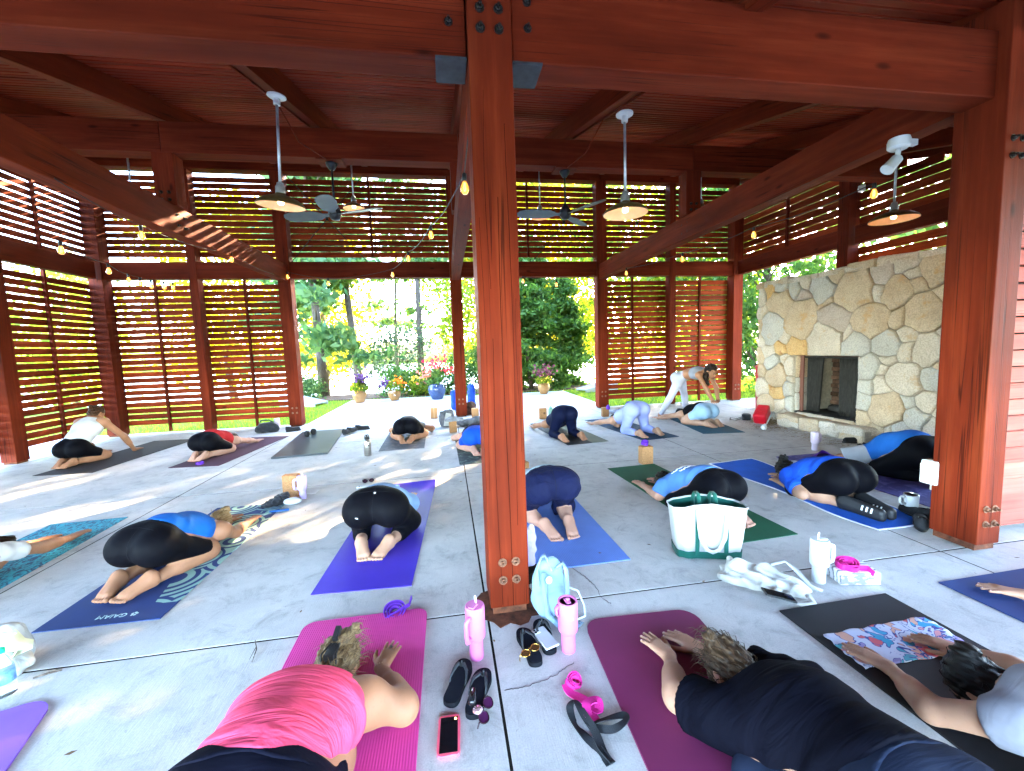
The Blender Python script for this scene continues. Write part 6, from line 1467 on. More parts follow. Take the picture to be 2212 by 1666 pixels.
for j in range(nx_):
    for i in range(nx_):
        a = p00.lerp(p10, i / (nx_ - 1)); c = p01.lerp(p11, i / (nx_ - 1)); q = a.lerp(c, j / (nx_ - 1)); q.z = .0105 + .003 * (1 + math.sin(i * .9 + j * .4)) * random.uniform(.7, 1.1); q.x += .004 * math.sin(j * 1.1); q.y += .004 * math.sin(i * 1.3); V.append(q)
for j in range(nx_ - 1):
    for i in range(nx_ - 1): k = j * nx_ + i; F.append((k, k + 1, k + 1 + nx_, k + nx_))
mb = MB(); mb.add(V, F); o = mb.build('towel_cloth', m, t, smooth=True); s_ = o.modifiers.new('s', 'SOLIDIFY'); s_.thickness = .004; s_.offset = 1
mb = MB(); a, c = at(1970, 1335, .016), at(2000, 1348, .016); mb.ribbon([a, a.lerp(c, .5) + Vector((0, 0, .006)), c], .012, .002); mb.build('loop_tag', M['white'], t)

# ================================================================== SMALL THINGS ON THE FLOOR
def tumbler(label, loc, h, r, col, style='handle', rz=0.0, straw=True, group=None, lidcol=None, spots=None, steel_lid=False):
    t = thing('tumbler', label, 'tumbler', loc, rz, group); m = col
    mb = MB(); rb = r * .72
    mb.lathe([(rb * .9, 0), (rb, .004), (rb, h * .36), (rb * 1.03, h * .375), (r * .98, h * .42), (r, h * .44), (r, h * .94), (r * .97, h * .955)], 32); mb.build('cup_body', m, t, smooth=True, angle=35)
    mb = MB(); lm = lidcol or m
    if steel_lid: mb.lathe([(r * .97, h * .955), (r * 1.0, h * .975), (r * .93, h), (r * .86, h), (r * .84, h * .95), (0, h * .945)], 32); mb.build('rim', M['chrome'], t, smooth=True, angle=40)
    elif style == 'bottle':
        mb.lathe([(r * .97, h * .955), (r * .99, h * .975), (r * .92, h * .985), (r * .8, h * .98), (r * .76, h * .93), (0, h * .925)], 32); ld = mb.build('lid', lm, t, smooth=True, angle=40)
        mb = MB(); mb.lathe([(r * .74, h * .926), (r * .74, h * .932), (0, h * .934)], 24); mb.build('lid_well', M['steel_plate'], ld)
        mb = MB(); mb.box((0, 0, h * .955), (r * .5, r * .95, h * .05)); mb.lathe([(.011, h * .96), (.011, h * 1.0), (0, h * 1.003)], 12, (.006, .008, 0)); mb.build('spout', lm, ld, smooth=True, bev=.005)
        mb = MB(); mb.ribbon([Vector((-r * .99, 0, h * .93)), Vector((-r * 1.28, 0, h * .86)), Vector((-r * 1.24, 0, h * .76)), Vector((-r * 1.02, 0, h * .72))], .022, .007, side=Vector((0, 1, 0))); mb.build('carry_loop', lm, t, smooth=True)
    else:
        mb.lathe([(r * .97, h * .955), (r * .99, h * .965), (r * .96, h * .99), (r * .9, h), (r * .3, h), (0, h * .998)], 32); mb.box((r * .3, 0, h * 1.006), (r * .9, r * .55, .008)); mb.build('lid', lm, t, smooth=True, angle=40)
    if style == 'handle':
        mb = MB(); P = [(r * .96, 0, h * .84), (r * 1.35, 0, h * .855), (r * 1.62, 0, h * .83), (r * 1.68, 0, h * .76), (r * 1.66, 0, h * .56), (r * 1.55, 0, h * .47), (r * 1.3, 0, h * .45), (r * .98, 0, h * .47)]
        mb.tube(P, .0125, 10, flat=.75, up=Vector((0, 1, 0))); mb.build('handle', m, t, smooth=True)
    if straw and style != 'bottle':
        mb = MB(); mb.tube([(-.012, 0, h * .9), (-.012, 0, h * 1.06), (-.006, 0, h * 1.16)], .0045, 10); mb.build('straw', M['white'] if lidcol is None else lidcol, t, smooth=True)
    # small engraved crest on the cup
    mb = MB(); mb.box((0, -r - .0002, h * .74), (.007, .0006, .007)); mb.box((0, -r - .0002, h * .705), (.018, .0006, .0025)); mb.build('crest', plain('engraved_mark', (.35, .3, .33), .4), t)
    if spots:
        for k in range(26):
            a = random.uniform(0, 6.28); zz = random.uniform(h * .46, h * .92); mb = MB() if k == 0 else mb
            mb.lathe([(0, .0008), (.004, .0004), (.0045, -.001)], 7, (r * math.cos(a), r * math.sin(a), zz), Vector((math.cos(a), math.sin(a), 0)).to_track_quat('Z', 'Y').to_matrix())
        mb.build('dots', spots, t)
    return t
PINK = mk('powder_coat_pink', (.50, .125, .32), .45, .03, 10); LILAC = mk('powder_coat_lilac', (.40, .32, .60), .45, .03, 10); WHT = mk('powder_coat_white', (.45, .455, .47), .4, .03, 10)
SAGE = mk('powder_coat_sage', (.20, .38, .29), .45, .05, 10); BLSH = mk('powder_coat_blush', (.58, .45, .53), .45, .03, 10)
tumbler('tall pink tumbler with straw and handle left of the near post', at(1030, 1420), .262, .046, PINK, rz=rad(-125))
tumbler('pink bottle with carry loop and open lid right of the near post', at(1228, 1405), .258, .047, PINK, 'bottle', rz=rad(10))
tumbler('white handled tumbler with straw beside the crumpled white bag', at(1768, 1256), .262, .049, WHT, rz=rad(-8))
tumbler('lilac handled tumbler beside the tall cork block', at(655, 1077), .235, .045, LILAC, rz=rad(190))
tumbler('white dotted tumbler with pink handle by the fireplace', at(1760, 972), .235, .05, BLSH, rz=rad(0), straw=False, spots=plain('lilac_dots', (.45, .3, .65), .5))
t = thing('travel_mug', 'short white mug with steel rim near the right post', 'mug', at(1966, 1110), rad(172))
mb = MB(); mb.lathe([(.036, 0), (.038, .004), (.039, .065), (.048, .078), (.049, .155), (.047, .158)], 30); mb.build('cup_body', WHT, t, smooth=True, angle=35); mb = MB(); mb.lathe([(.047, .158), (.0485, .165), (.044, .168), (.042, .15), (0, .148)], 30); mb.build('rim', M['chrome'], t, smooth=True, angle=40)
mb = MB(); mb.lathe([(.037, -.0), (.038, .008)], 30); mb.build('base_ring', M['chrome'], t); mb = MB(); mb.tube([(.046, 0, .145), (.08, 0, .148), (.092, 0, .135), (.09, 0, .10), (.078, 0, .088), (.047, 0, .09)], .0095, 10); mb.build('handle', WHT, t, smooth=True)
# steel water bottle
t = thing('steel_bottle', 'brushed steel water bottle with black lid in the left middle', 'bottle', at(795, 984), rad(10))
mb = MB(); mb.lathe([(.046, 0), (.05, .006), (.05, .19), (.045, .212), (.032, .226), (.03, .234)], 30); mb.build('bottle_body', M['chrome'], t, smooth=True, angle=40); mb = MB(); mb.lathe([(.034, .232), (.036, .236), (.036, .262), (.03, .268), (.0, .27)], 24); mb.tube([(-.028, 0, .262), (-.02, 0, .295), (.02, 0, .295), (.028, 0, .262)], .007, 8); mb.lathe([(.012, .268), (.01, .29), (0, .292)], 12); mb.build('lid', M['black'], t, smooth=True, angle=40)
mb = MB(); mb.box((.012, -.0503, .15), (.03, .001, .02)); mb.build('logo', plain('dark_logo', (.06, .06, .06), .5), t)
def cork(label, p, rz, size=(.15, .085, .23), m=None, group='cork yoga blocks'):
    t = thing('cork_block', label, 'yoga block', p, rz, group); mb = MB(); mb.box((0, 0, size[2] / 2), size); mb.build('block_body', m or M['cork'], t, bev=.008, seg=3); return t
cork('tall cork block standing behind the lilac tumbler', at(632, 1072), rad(-6)); cork('cork block with a purple strap on top near the green mat', at(1395, 1001), rad(4), (.145, .1, .215))
t = cork('wooden striped block left of the patterned tote', at(938, 904), rad(2), (.15, .09, .235), mk('bamboo_wood', (.42, .20, .075), .6, .4, 5, stretch=(1, 1, .15)))
mb = MB(); mb.box((0, -.046, .118), (.008, .002, .23)); mb.build('pale_stripe', plain('pale_wood', (.6, .42, .24), .6), t)
cork('cork block with a grey cloth thrown over it', at(979, 934), rad(5), (.13, .09, .22)); cork('cork block by the slim back post, right side', at(1027, 902), rad(0), (.15, .1, .2), mk('bamboo_wood_dark', (.40, .19, .07), .6, .4, 5, stretch=(1, 1, .15)))
t = cork('cork block with a round stamp beside the green bottle', at(1173, 905), rad(3), (.15, .09, .22)); mb = MB(); mb.lathe([(.018, 0), (.024, 0), (.024, .0008), (.018, .0008)], 18, (.02, -.0455, .12), Vector((0, -1, 0)).to_track_quat('Z', 'Y').to_matrix()); mb.build('stamp', plain('stamp_ink', (.12, .05, .02), .8), t)
cork('cork block carrying a purple bottle by the right opening post', at(1307, 900), rad(0), (.14, .09, .19)); cork('cork block on the floor hidden behind the near post edge', at(1128, 1012), rad(20), (.15, .09, .08))
t = thing('drinks_bottle', 'sage green bottle beside the stamped cork block', 'bottle', at(1190, 901)); mb = MB(); mb.lathe([(.045, 0), (.05, .006), (.05, .16), (.04, .18), (.04, .2), (.02, .21), (.018, .225), (0, .226)], 24); mb.build('bottle_body', SAGE, t, smooth=True, angle=45); mb = MB(); mb.tube([(.045, 0, .17), (.085, 0, .165), (.085, 0, .08), (.05, 0, .07)], .008, 8); mb.build('handle', SAGE, t, smooth=True)
PURP = mk('purple_webbing', (.11, .02, .36), .75, .15, 20, bump=.3, bscale=300); HOTP = mk('hot_pink_webbing', (.62, .02, .24), .75, .12, 20, bump=.3, bscale=300); DKWEB = mk('charcoal_webbing', (.010, .012, .016), .8, .2, 20, bump=.3, bscale=300)
p = at(1310, 905); q = Vector((p.x + .03, p.y - .02, .19)); t = thing('drinks_bottle', 'purple bottle standing on the cork block by the right opening post', 'bottle', q); mb = MB(); mb.lathe([(.034, 0), (.036, .004), (.036, .06), (.02, .075), (.018, .09), (0, .092)], 20); mb.build('bottle_body', PURP, t, smooth=True)
def coil(label, p, r=.05, wd_=.04, m=PURP, tilt=(0, 0), turns=2.6, tail=None, rz=0):
    t = thing('yoga_strap', label, 'yoga strap', p, rz, None); t.rotation_euler = (tilt[0], tilt[1], rz)
    P = []
    for k in range(64): a = k / 63 * turns * 2 * math.pi; rr = r * (.35 + .65 * k / 63) * (1 + .05 * math.sin(a * 3)); P.append(Vector((rr * math.cos(a), rr * math.sin(a), wd_ / 2 + .003 * math.sin(a * 2))))
    if tail: 
        for q in tail: P.append(Vector(q))
    mb = MB(); mb.ribbon(P, wd_, .0035, side=Vector((0, 0, 1))); mb.build('webbing', m, t, smooth=True, angle=40); return t
coil('coiled purple strap above the pink mat', at(855, 1325), .062, .04, PURP, (rad(35), 0), tail=[(.075, .03, .02), (.085, .07, .02)]); p = at(1393, 985, .215)
coil('purple strap coiled on the cork block near the green mat', at(1393, 962, .215) + Vector((0, 0, .012)), .045, .038, PURP, (rad(20), 0)); coil('purple strap coil on the floor beyond the green mat', at(1513, 1017), .052, .038, PURP, (rad(48), 0), tail=[(-.06, .04, .02), (-.1, .06, .02)])
coil('violet strap lying by the feet of the person in red', at(432, 1003, .006), .05, .03, PURP, (0, 0)); coil('small purple strap behind the lavender person', at(1357, 873), .06, .04, PURP, (rad(60), 0)); 
def strap(label, pts, wd_, m, twist=None, z=.004, th=.0035):
    P = []; S_ = []; pp = [Vector(p) for p in pts]
    for i in range(len(pp) - 1):
        p0, p1, p2, p3 = pp[max(i - 1, 0)], pp[i], pp[i + 1], pp[min(i + 2, len(pp) - 1)]
        for k in range(7):
            s_ = k / 7; P.append(.5 * ((2 * p1) + (p2 - p0) * s_ + (2 * p0 - 5 * p1 + 4 * p2 - p3) * s_ ** 2 + (3 * p1 - p0 - 3 * p2 + p3) * s_ ** 3))
    P.append(pp[-1]); n_ = len(P)
    for i, p in enumerate(P):
        tt = (P[min(i + 1, n_ - 1)] - P[max(i - 1, 0)]).normalized(); sv = tt.cross(Vector((0, 0, 1))); a = twist(i / n_) if twist else .12 * math.sin(i * .35); S_.append(sv * math.cos(a) + Vector((0, 0, 1)) * math.sin(a))
    mb = MB(); mb.ribbon(P, wd_, th, side=S_); o = mb.build('yoga_strap', m, None, smooth=True, angle=40); tag(o, label, 'yoga strap'); return o
A = lambda x, y, z=.004: at(x, y, z)
coil('hot pink strap coil above its loose folded end', at(1238, 1478), .036, .034, HOTP, (rad(25), 0), rz=.6)
strap('hot pink strap end folded on the floor', [A(1222, 1478, .018), A(1232, 1497, .012), A(1262, 1512, .008), A(1292, 1535, .012), A(1290, 1512, .022), A(1268, 1520, .026), A(1272, 1548, .018), A(1290, 1545, .008)], .036, HOTP)
strap('black strap tangled on the floor beside the burgundy mat', [A(1318, 1652), A(1296, 1622), A(1262, 1588), A(1240, 1560), A(1231, 1528, .02), A(1243, 1515, .03), A(1262, 1545, .022), A(1285, 1580, .014), A(1303, 1622, .01), A(1324, 1648, .006)], .03, DKWEB, lambda u: .5 * math.sin(u * 15))
strap('black strap loop crossing onto the burgundy mat', [A(1272, 1566, .01), A(1300, 1556, .016), A(1345, 1545, .02), A(1352, 1556, .026), A(1325, 1575, .02), A(1290, 1573, .012), A(1266, 1560, .012)], .026, DKWEB, lambda u: .5 * math.sin(u * 11))
strap('purple strap trailing from the dotted tumbler', [A(1758, 985, .02), A(1775, 976, .03), A(1800, 984, .02), A(1822, 990, .03), A(1842, 985, .02), A(1838, 1003, .03), A(1850, 1010, .02)], .05, PURP, lambda u: 1.1 * math.sin(u * 9))
# flip flops
RUB = mk('black_foam_rubber', (.006, .007, .01), .7, .35, 18, spec=.1, bump=.3, bscale=180); FTB = mk('worn_footbed', (.008, .010, .016), .8, .4, 5, spec=.08, bump=.2)
def flipflop(label, heel, toe, side, wd_=.046, L=None, group='flip flops'):
    heel, toe = Vector(heel), Vector(toe); d = toe - heel; L = L or d.length; rz = math.atan2(d.y, d.x) - math.pi / 2
    t = thing('flip_flop', label, 'flip flop', heel, rz, group)
    pr = [(-.62, .03), (-.8, .10), (-.74, .3), (-.72, .45), (-.93, .68), (-.98, .8), (-.8, .93), (-.42, 1.0), (.1, 1.0), (.55, .95), (.85, .84), (.92, .7), (.72, .48), (.68, .3), (.72, .12), (.5, .02), (0, -.01)]
    pl_ = [(x * wd_ * side, y * L) for x, y in pr]; 
    if side < 0: pl_ = pl_[::-1]
    for _ in range(2): pl_ = chaikin(pl_, .25)
    mb = MB(); mb.prism(pl_[::-1], .0, .022); s_ = mb.build('sole', RUB, t, smooth=True, angle=50)
    mb = MB(); mb.prism([(x * .9, L * .5 + (y - L * .5) * .955) for x, y in pl_][::-1], .0221, .0232); mb.build('footbed', FTB, t)
    tp_ = Vector((-.18 * wd_ * side, L * .82, .02)); mb = MB()
    for q in (-1, 1):
        mb.ribbon([tp_, tp_ + Vector((q * .012, -.012, .022)), Vector((q * wd_ * .62, L * .62, .044)), Vector((q * wd_ * .78, L * .50, .03)), Vector((q * wd_ * .74, L * .42, .012))], .014, .005, side=[Vector((0, 1, .2))] * 5)
    mb.tube([tp_, tp_ + Vector((0, 0, .026))], .004, 8); mb.build('thong_strap', mk('grey_rubber_strap', (.03, .034, .04), .6, .1, 30), t, smooth=True); return t
flipflop('black flip flop nearest the pink mat', A(972, 1530, 0), A(1008, 1432, 0), 1); flipflop('black flip flop holding a small bottle and a hair clip', A(1018, 1556, 0), A(1046, 1452, 0), -1)
flipflop('black flip flop holding gold sunglasses', A(1162, 1442, 0), A(1128, 1364, 0), 1); flipflop('black flip flop holding a white phone', A(1190, 1416, 0), A(1163, 1345, 0), -1)
t = thing('spray_bottle', 'small glossy black bottle lying in the flip flop', 'bottle', at(1021, 1512, .03), rad(-10)); mb = MB(); mb.tube([(0, -.035, .012), (0, -.028, .012), (0, .03, .012), (0, .036, .012)], [.012, .017, .017, .011], 14); mb.build('bottle_body', plain('gloss_black', (.01, .01, .012), .08), t, smooth=True)
t = thing('hair_claw', 'iridescent hair clip lying in the flip flop', 'hair clip', at(1032, 1535, .027), rad(20)); mb = MB(); mb.lathe([(.0, .016), (.014, .014), (.022, .004), (.02, 0)], 14); mb.build('shell', plain('iridescent', (.7, .5, .55), .12, metal=.8), t, smooth=True)
for k in range(5):
    pass
def glasses(label, p, rz, fr, ln, s_=1.0):
    t = thing('sunglasses', label, 'sunglasses', p, rz); t.scale = (s_,) * 3
    for q in (-1, 1):
        mb = MB(); ring = [Vector((q * .034 + .025 * math.cos(a) * (1 + .1 * math.cos(2 * a)), 0, .024 + .021 * math.sin(a))) for a in np.linspace(0, 2 * math.pi, 21)]; mb.tube(ring, .0024, 6, caps=False); mb.build('rim', fr, t, smooth=True)
        mb = MB(); mb.add([tuple(v) for v in ring[:-1]], [tuple(range(20))]); o = mb.build('lens', ln, t); sm_ = o.modifiers.new('s', 'SOLIDIFY'); sm_.thickness = .002
        mb = MB(); mb.tube([(q * .061, .0, .034), (q * .066, .03, .032), (q * .05, .11, .016), (q * .04, .135, .006)], [.003, .0025, .002, .003], 6); mb.build('temple_arm', fr, t, smooth=True)
    mb = MB(); mb.tube([(-.01, 0, .032), (0, -.003, .036), (.01, 0, .032)], .0024, 6); mb.build('bridge', fr, t); return t
DK = plain('dark_lens', (.02, .008, .016), .08); g1 = glasses('purple tinted sunglasses lying beside the flip flops', at(1062, 1545), rad(80), plain('tortoise_frame', (.03, .012, .02), .2), plain('plum_lens', (.055, .012, .05), .06)); g1.rotation_euler = (rad(-70), 0, rad(70)); g1.location.z = .012
g2 = glasses('gold framed sunglasses folded in the flip flop', at(1152, 1412, .03), rad(60), plain('gold_frame', (.7, .42, .1), .2, metal=1.0), plain('brown_lens', (.05, .02, .008), .06), .85); g2.rotation_euler = (rad(-75), 0, rad(30))
def phone(label, p, rz, body, screen, back=False, tilt=(0, 0), s_=1.0):
    t = thing('phone', label, 'phone', p, rz); t.rotation_euler = (tilt[0], tilt[1], rz); t.scale = (s_,) * 3
    mb = MB(); mb.box((0, 0, .0055), (.078, .158, .011)); mb.build('case', body, t, bev=.005, seg=3)
    if not back:
        mb = MB(); mb.box((0, 0, .0115), (.066, .144, .001)); mb.build('screen', screen, t)
    else:
        mb = MB(); mb.box((-.018, .055, .012), (.034, .036, .003)); cmod = mb.build('camera_bump', screen, t, bev=.002)
        for (x, y) in ((-.026, .063), (-.026, .047), (-.01, .055)): mb = MB(); mb.lathe([(.007, .0135), (.0065, .0155), (0, .0155)], 14, (x, y, 0)); mb.build('camera_lens', plain('lens_glass', (.01, .01, .015), .05), t, smooth=True)
    return t
SCR = plain('dark_glass_screen', (.006, .006, .008), .05)
ph = phone('black screened phone in a wavy coral pink case', at(970, 1592), rad(-2), plain('coral_case', (.85, .10, .17), .5), SCR)
mb = MB(); n_ = 44; pl_ = []
for k in range(n_): 
    a = 2 * math.pi * k / n_; ca, sa = math.cos(a), math.sin(a); e = .25; x = math.copysign(abs(ca) ** e, ca) * .042; y = math.copysign(abs(sa) ** e, sa) * .082; w_ = 1 + .02 * math.sin(k * 2.0); pl_.append((x * w_, y * w_))
mb.prism(pl_, .0, .0112); mb.build('wavy_bumper', ph.children[0].data.materials[0], ph, smooth=True, angle=50)
mb = MB(); mb.lathe([(.004, .0121), (.004, .0126), (0, .0126)], 10, (.024, .062, 0)); mb.build('status_light', plain('amber_dot', (1, .35, .02), .4, emis=((1, .35, .05), 2.0)), ph)
phone('white phone lying camera side up in the flip flop', at(1177, 1380, .025), rad(18), WHT, plain('camera_plate', (.55, .56, .58), .3), True, (0, 0), .95)
phone('black phone resting on the crumpled white bag', at(1682, 1288, .045), rad(70), plain('black_case', (.012, .012, .012), .4), SCR, False, (rad(12), rad(4)))
phone('white phone lying with sunglasses by the violet mat', at(788, 1052, .004), rad(85), WHT, plain('camera_plate', (.55, .56, .58), .3), True)
glasses('black sunglasses beside the white phone', at(796, 1043), rad(10), M['black'], DK, 1.0)
t = thing('jar', 'small blue cup beside the violet mat', 'cup', at(856, 1060), 0); mb = MB(); mb.lathe([(.032, 0), (.036, .004), (.036, .05), (.03, .054), (0, .054)], 22); mb.build('cup_body', plain('blue_plastic', (.02, .13, .6), .35), t, smooth=True, angle=40)
# white case, black cloth, pen case, napkin near the tall cork block
def lump(name, label, cat, p, prims, mat, rz=0, vox=.009, disp=None, part='cloth', group=None):
    t = thing(name, label, cat, p, rz, group); V, F = surf(prims, vox, disp=disp); np_mesh(part, V, F, mat, t); return t
wr = lambda a, f: (lambda P: (a * (np.sin(P[:, 0] * f + 3 * np.sin(P[:, 1] * f * .45 + 1)) * np.sin(P[:, 1] * f * .8 + 2.5 * np.sin(P[:, 2] * f * .6)) + .6 * np.sin((P[:, 0] + P[:, 2]) * f * 1.7 + 2 * np.sin(P[:, 1] * f)))).astype(np.float32))
lump('sunglass_case', 'white oval case beside the lilac tumbler', 'case', at(633, 1090), [ell((0, 0, .035), (.082, .05, .036), .01)], WHT, rad(10), .006, part='shell')
lump('cloth', 'crumpled black cloth on the far end of the printed mat', 'cloth', at(600, 1090), [ell((0, 0, .03), (.1, .06, .04), .03), ell((.05, .04, .05), (.06, .05, .05), .03), ell((-.08, -.03, .015), (.07, .05, .02), .03)], M['blackcloth'], .3, .007, wr(.008, 60))
o = MB(); o.tube([(-.085, 0, .012), (-.08, 0, .012), (.075, .004, .012), (.08, .004, .012)], [.007, .011, .011, .006], 12); t = thing('pen_case', 'slim blue case lying beside the printed mat', 'case', at(604, 1106), rad(4)); o.build('shell', plain('blue_shell', (.012, .09, .30), .4), t, smooth=True)
o = MB(); o.add([(-.07, -.04, 0.002), (.06, -.05, .003), (.08, .05, .012), (-.05, .05, .02)], [(0, 1, 2, 3)]); t = thing('napkin', 'folded paper napkin behind the lilac tumbler', 'napkin', at(672, 1064)); q = o.build('sheet', M['white'], t); s_ = q.modifiers.new('s', 'SOLIDIFY'); s_.thickness = .003
# marbled block with hot pink strap
t = thing('foam_block', 'white marbled foam block beside the white tumbler', 'yoga block', at(1838, 1250), rad(-12)); mb = MB(); mb.box((0, 0, .04), (.225, .15, .075))
m, nt, b = base_mat('marbled_foam'); w_ = nt.nodes.new('ShaderNodeTexWave'); w_.inputs['Scale'].default_value = 9; w_.inputs['Distortion'].default_value = 6; w_.inputs['Detail'].default_value = 4; w_.bands_direction = 'Y'; nt.links.new(coords(nt, (1, 1, 2)), w_.inputs['Vector']); r = ramp(nt, [(.06, (.16, .16, .18)), (.22, (.62, .62, .64)), (1, (.72, .73, .75))]); nt.links.new(w_.outputs['Fac'], r.inputs[0]); nt.links.new(r.outputs[0], b.inputs['Base Color']); b.inputs['Roughness'].default_value = .7
mb.build('block_body', m, t, bev=.006, seg=2); coil('hot pink strap coiled on the marbled block', at(1832, 1226, .078), .062, .038, HOTP, (rad(12), 0), tail=[(.085, -.02, .02), (.1, -.06, .015)], rz=-.4)
# canvas tote with green trim
CANV = cloth('white_canvas', (.56, .56, .55), .06, .9, 500, .2, .1); GRN = cloth('green_canvas', (.008, .095, .072), .15, .85, 500, .15, .1)
t = thing('canvas_tote', 'white canvas tote bag with green base, lining and straps', 'tote bag', (1.71, 2.50, 0), rad(-16)); t.scale = (1.08, 1.08, 1.04)
def tote_ring(wt, dt, z, n_=44):
    R = []
    for k in range(n_):
        a = 2 * math.pi * k / n_; e = .42; R.append((math.copysign(abs(math.cos(a)) ** e, math.cos(a)) * wt, math.copysign(abs(math.sin(a)) ** e, math.sin(a)) * dt * (1 + .05 * math.sin(k * 1.3 + z * 20)), z))
    return R
def loft(mb, rings, cap0=False):
    n_ = len(rings[0]); V = [p for r in rings for p in r]; F = []
    for j in range(len(rings) - 1):
        for k in range(n_): F.append((j * n_ + k, j * n_ + (k + 1) % n_, (j + 1) * n_ + (k + 1) % n_, (j + 1) * n_ + k))
    if cap0: F.append(tuple(reversed(range(n_))))
    mb.add(V, F)
def topz(r): return [(x, y, z + .018 * math.cos(x * 12) - .012 * (y > 0)) for x, y, z in r]
mb = MB(); loft(mb, [tote_ring(.195, .095, .045), tote_ring(.205, .1, .12), tote_ring(.215, .098, .22), topz(tote_ring(.228, .1, .345))]); o = mb.build('bag_body', CANV, t, smooth=True); s_ = o.modifiers.new('s', 'SOLIDIFY'); s_.thickness = .003
mb = MB(); loft(mb, [tote_ring(.198, .098, .0), tote_ring(.201, .1, .046)], True); mb.build('green_base', GRN, t, smooth=True, angle=50)
mb = MB(); loft(mb, [tote_ring(.19, .09, .03), tote_ring(.208, .092, .2), topz(tote_ring(.222, .094, .34))]); mb.build('lining', GRN, t, smooth=True)
mb = MB(); R = topz(tote_ring(.229, .101, .346)); mb.tube([Vector(p) for p in R] + [Vector(R[0])], .004, 6, caps=False); mb.build('rim_binding', CANV, t, smooth=True)
for x in (-.085, .085): mb = MB(); mb.ribbon([(x, -.1045, .03), (x, -.108, .14), (x, -.108, .25), (x, -.112, .335)], .024, .003, side=Vector((1, 0, 0))); mb.build('trim_stripe', GRN, t)
mb = MB(); mb.ribbon([(-.085, -.114, .335), (-.082, -.119, .26), (-.07, -.123, .15), (-.035, -.125, .075), (.0, -.126, .06), (.035, -.125, .075), (.07, -.123, .15), (.082, -.119, .26), (.085, -.114, .335)], .024, .004, side=[Vector(q) for q in ((1, 0, 0), (1, 0, 0), (1, 0, .2), (.7, 0, .7), (0, 0, 1), (-.7, 0, .7), (-1, 0, .2), (-1, 0, 0), (-1, 0, 0))]); mb.build('front_handle', CANV, t, smooth=True)
mb = MB()
for x in (-.055, .045): mb.ribbon([(x, .085, .26), (x, .085, .35), (x + .006, .06, .39), (x + .012, .02, .385), (x + .012, -.01, .33)], .024, .004, side=Vector((1, 0, 0)))
mb.build('back_handle', GRN, t, smooth=True)
# crumpled white cloth bag
WCL = cloth('cream_cotton', (.62, .59, .53), .08, .9, 420, .7, .2)
t = lump('cloth_bag', 'crumpled cream cotton bag on the floor beside the white tumbler', 'cloth bag', at(1640, 1262), [ell((-.05, .03, .02), (.16, .10, .05), .05), ell((.09, .0, .02), (.12, .11, .04), .05), ell((-.11, .06, .05), (.06, .04, .06), .04), cap((-.15, .10, .03), (-.12, .13, .085), .03, .012, .03), ell((.03, .08, .03), (.12, .05, .05), .04), ell((.16, -.06, .015), (.09, .07, .03), .04)], WCL, rad(-20), .006, wr(.012, 38))
mb = MB(); mb.ribbon([(.1, -.1, .03), (.09, -.17, .02), (.13, -.2, .015), (.2, -.18, .02), (.2, -.12, .03)], .035, .003); mb.build('bag_strap', WCL, t, smooth=True); mb = MB(); mb.ribbon([(.08, .1, .07), (.18, .11, .10), (.23, .07, .06), (.26, -.02, .02), (.31, -.05, .015)], .035, .004); mb.build('bag_strap', WHT, t, smooth=True)
# pale blue backpack against the near post, lavender bag behind it
PBL = cloth('pale_blue_nylon', (.25, .39, .58), .08, .6, 400, .35, .1); LVC = cloth('lavender_cotton', (.52, .45, .68), .14, .9, 400, .8)
bp_ = at(1200, 1330); t = lump('backpack', 'small pale blue backpack leaning beside the near post', 'backpack', (.50, 2.06, 0), [ell((0, .03, .10), (.105, .06, .11), .05), ell((.0, .04, .21), (.085, .05, .10), .05), ell((-.01, -.02, .075), (.09, .04, .07), .04)], PBL, rad(12), .007, wr(.0035, 30), 'bag_body')
mb = MB(); mb.ribbon([(-.07, .0, .19), (-.075, .01, .27), (-.05, .02, .325), (-.02, .03, .33), (.0, .02, .28), (.0, -.02, .26)], .026, .006, side=Vector((.5, 1, 0))); mb.ribbon([(.03, -.005, .26), (.055, -.03, .3), (.075, -.03, .25), (.07, -.055, .12), (.09, -.05, .03)], .026, .005, side=Vector((1, .3, 0))); mb.ribbon([(-.05, -.02, .26), (-.07, -.06, .16), (-.06, -.075, .06), (-.01, -.11, .01), (.06, -.15, .006), (.11, -.12, .006)], .03, .005, side=Vector((1, .2, 0))); mb.build('shoulder_strap', PBL, t, smooth=True)
mb = MB(); mb.tube([(.09, 0, .14), (.15, -.02, .11), (.17, -.05, .04), (.15, -.09, .008), (.08, -.10, .006)], .005, 8); mb.build('cord_loop', plain('clear_blue_cord', (.5, .62, .72), .2), t, smooth=True); mb = MB(); mb.lathe([(.018, -.003), (.018, .003)], 16, (-.035, -.045, .23), Vector((0, -1, .3)).to_track_quat('Z', 'Y').to_matrix()); mb.build('round_patch', plain('blue_patch', (.36, .5, .68), .5), t)
lump('cloth_bag', 'lavender drawstring bag tucked behind the near post', 'cloth bag', (.44, 2.52, 0), [ell((0, 0, .09), (.07, .08, .10), .04), ell((.02, .02, .19), (.055, .06, .08), .04), ell((.05, .03, .25), (.03, .03, .05), .03)], LVC, 0, .008, wr(.006, 40)); cork('dark block under the lavender bag by the near post', (.47, 2.42, 0), .2, (.1, .1, .07), M['soil'], None)
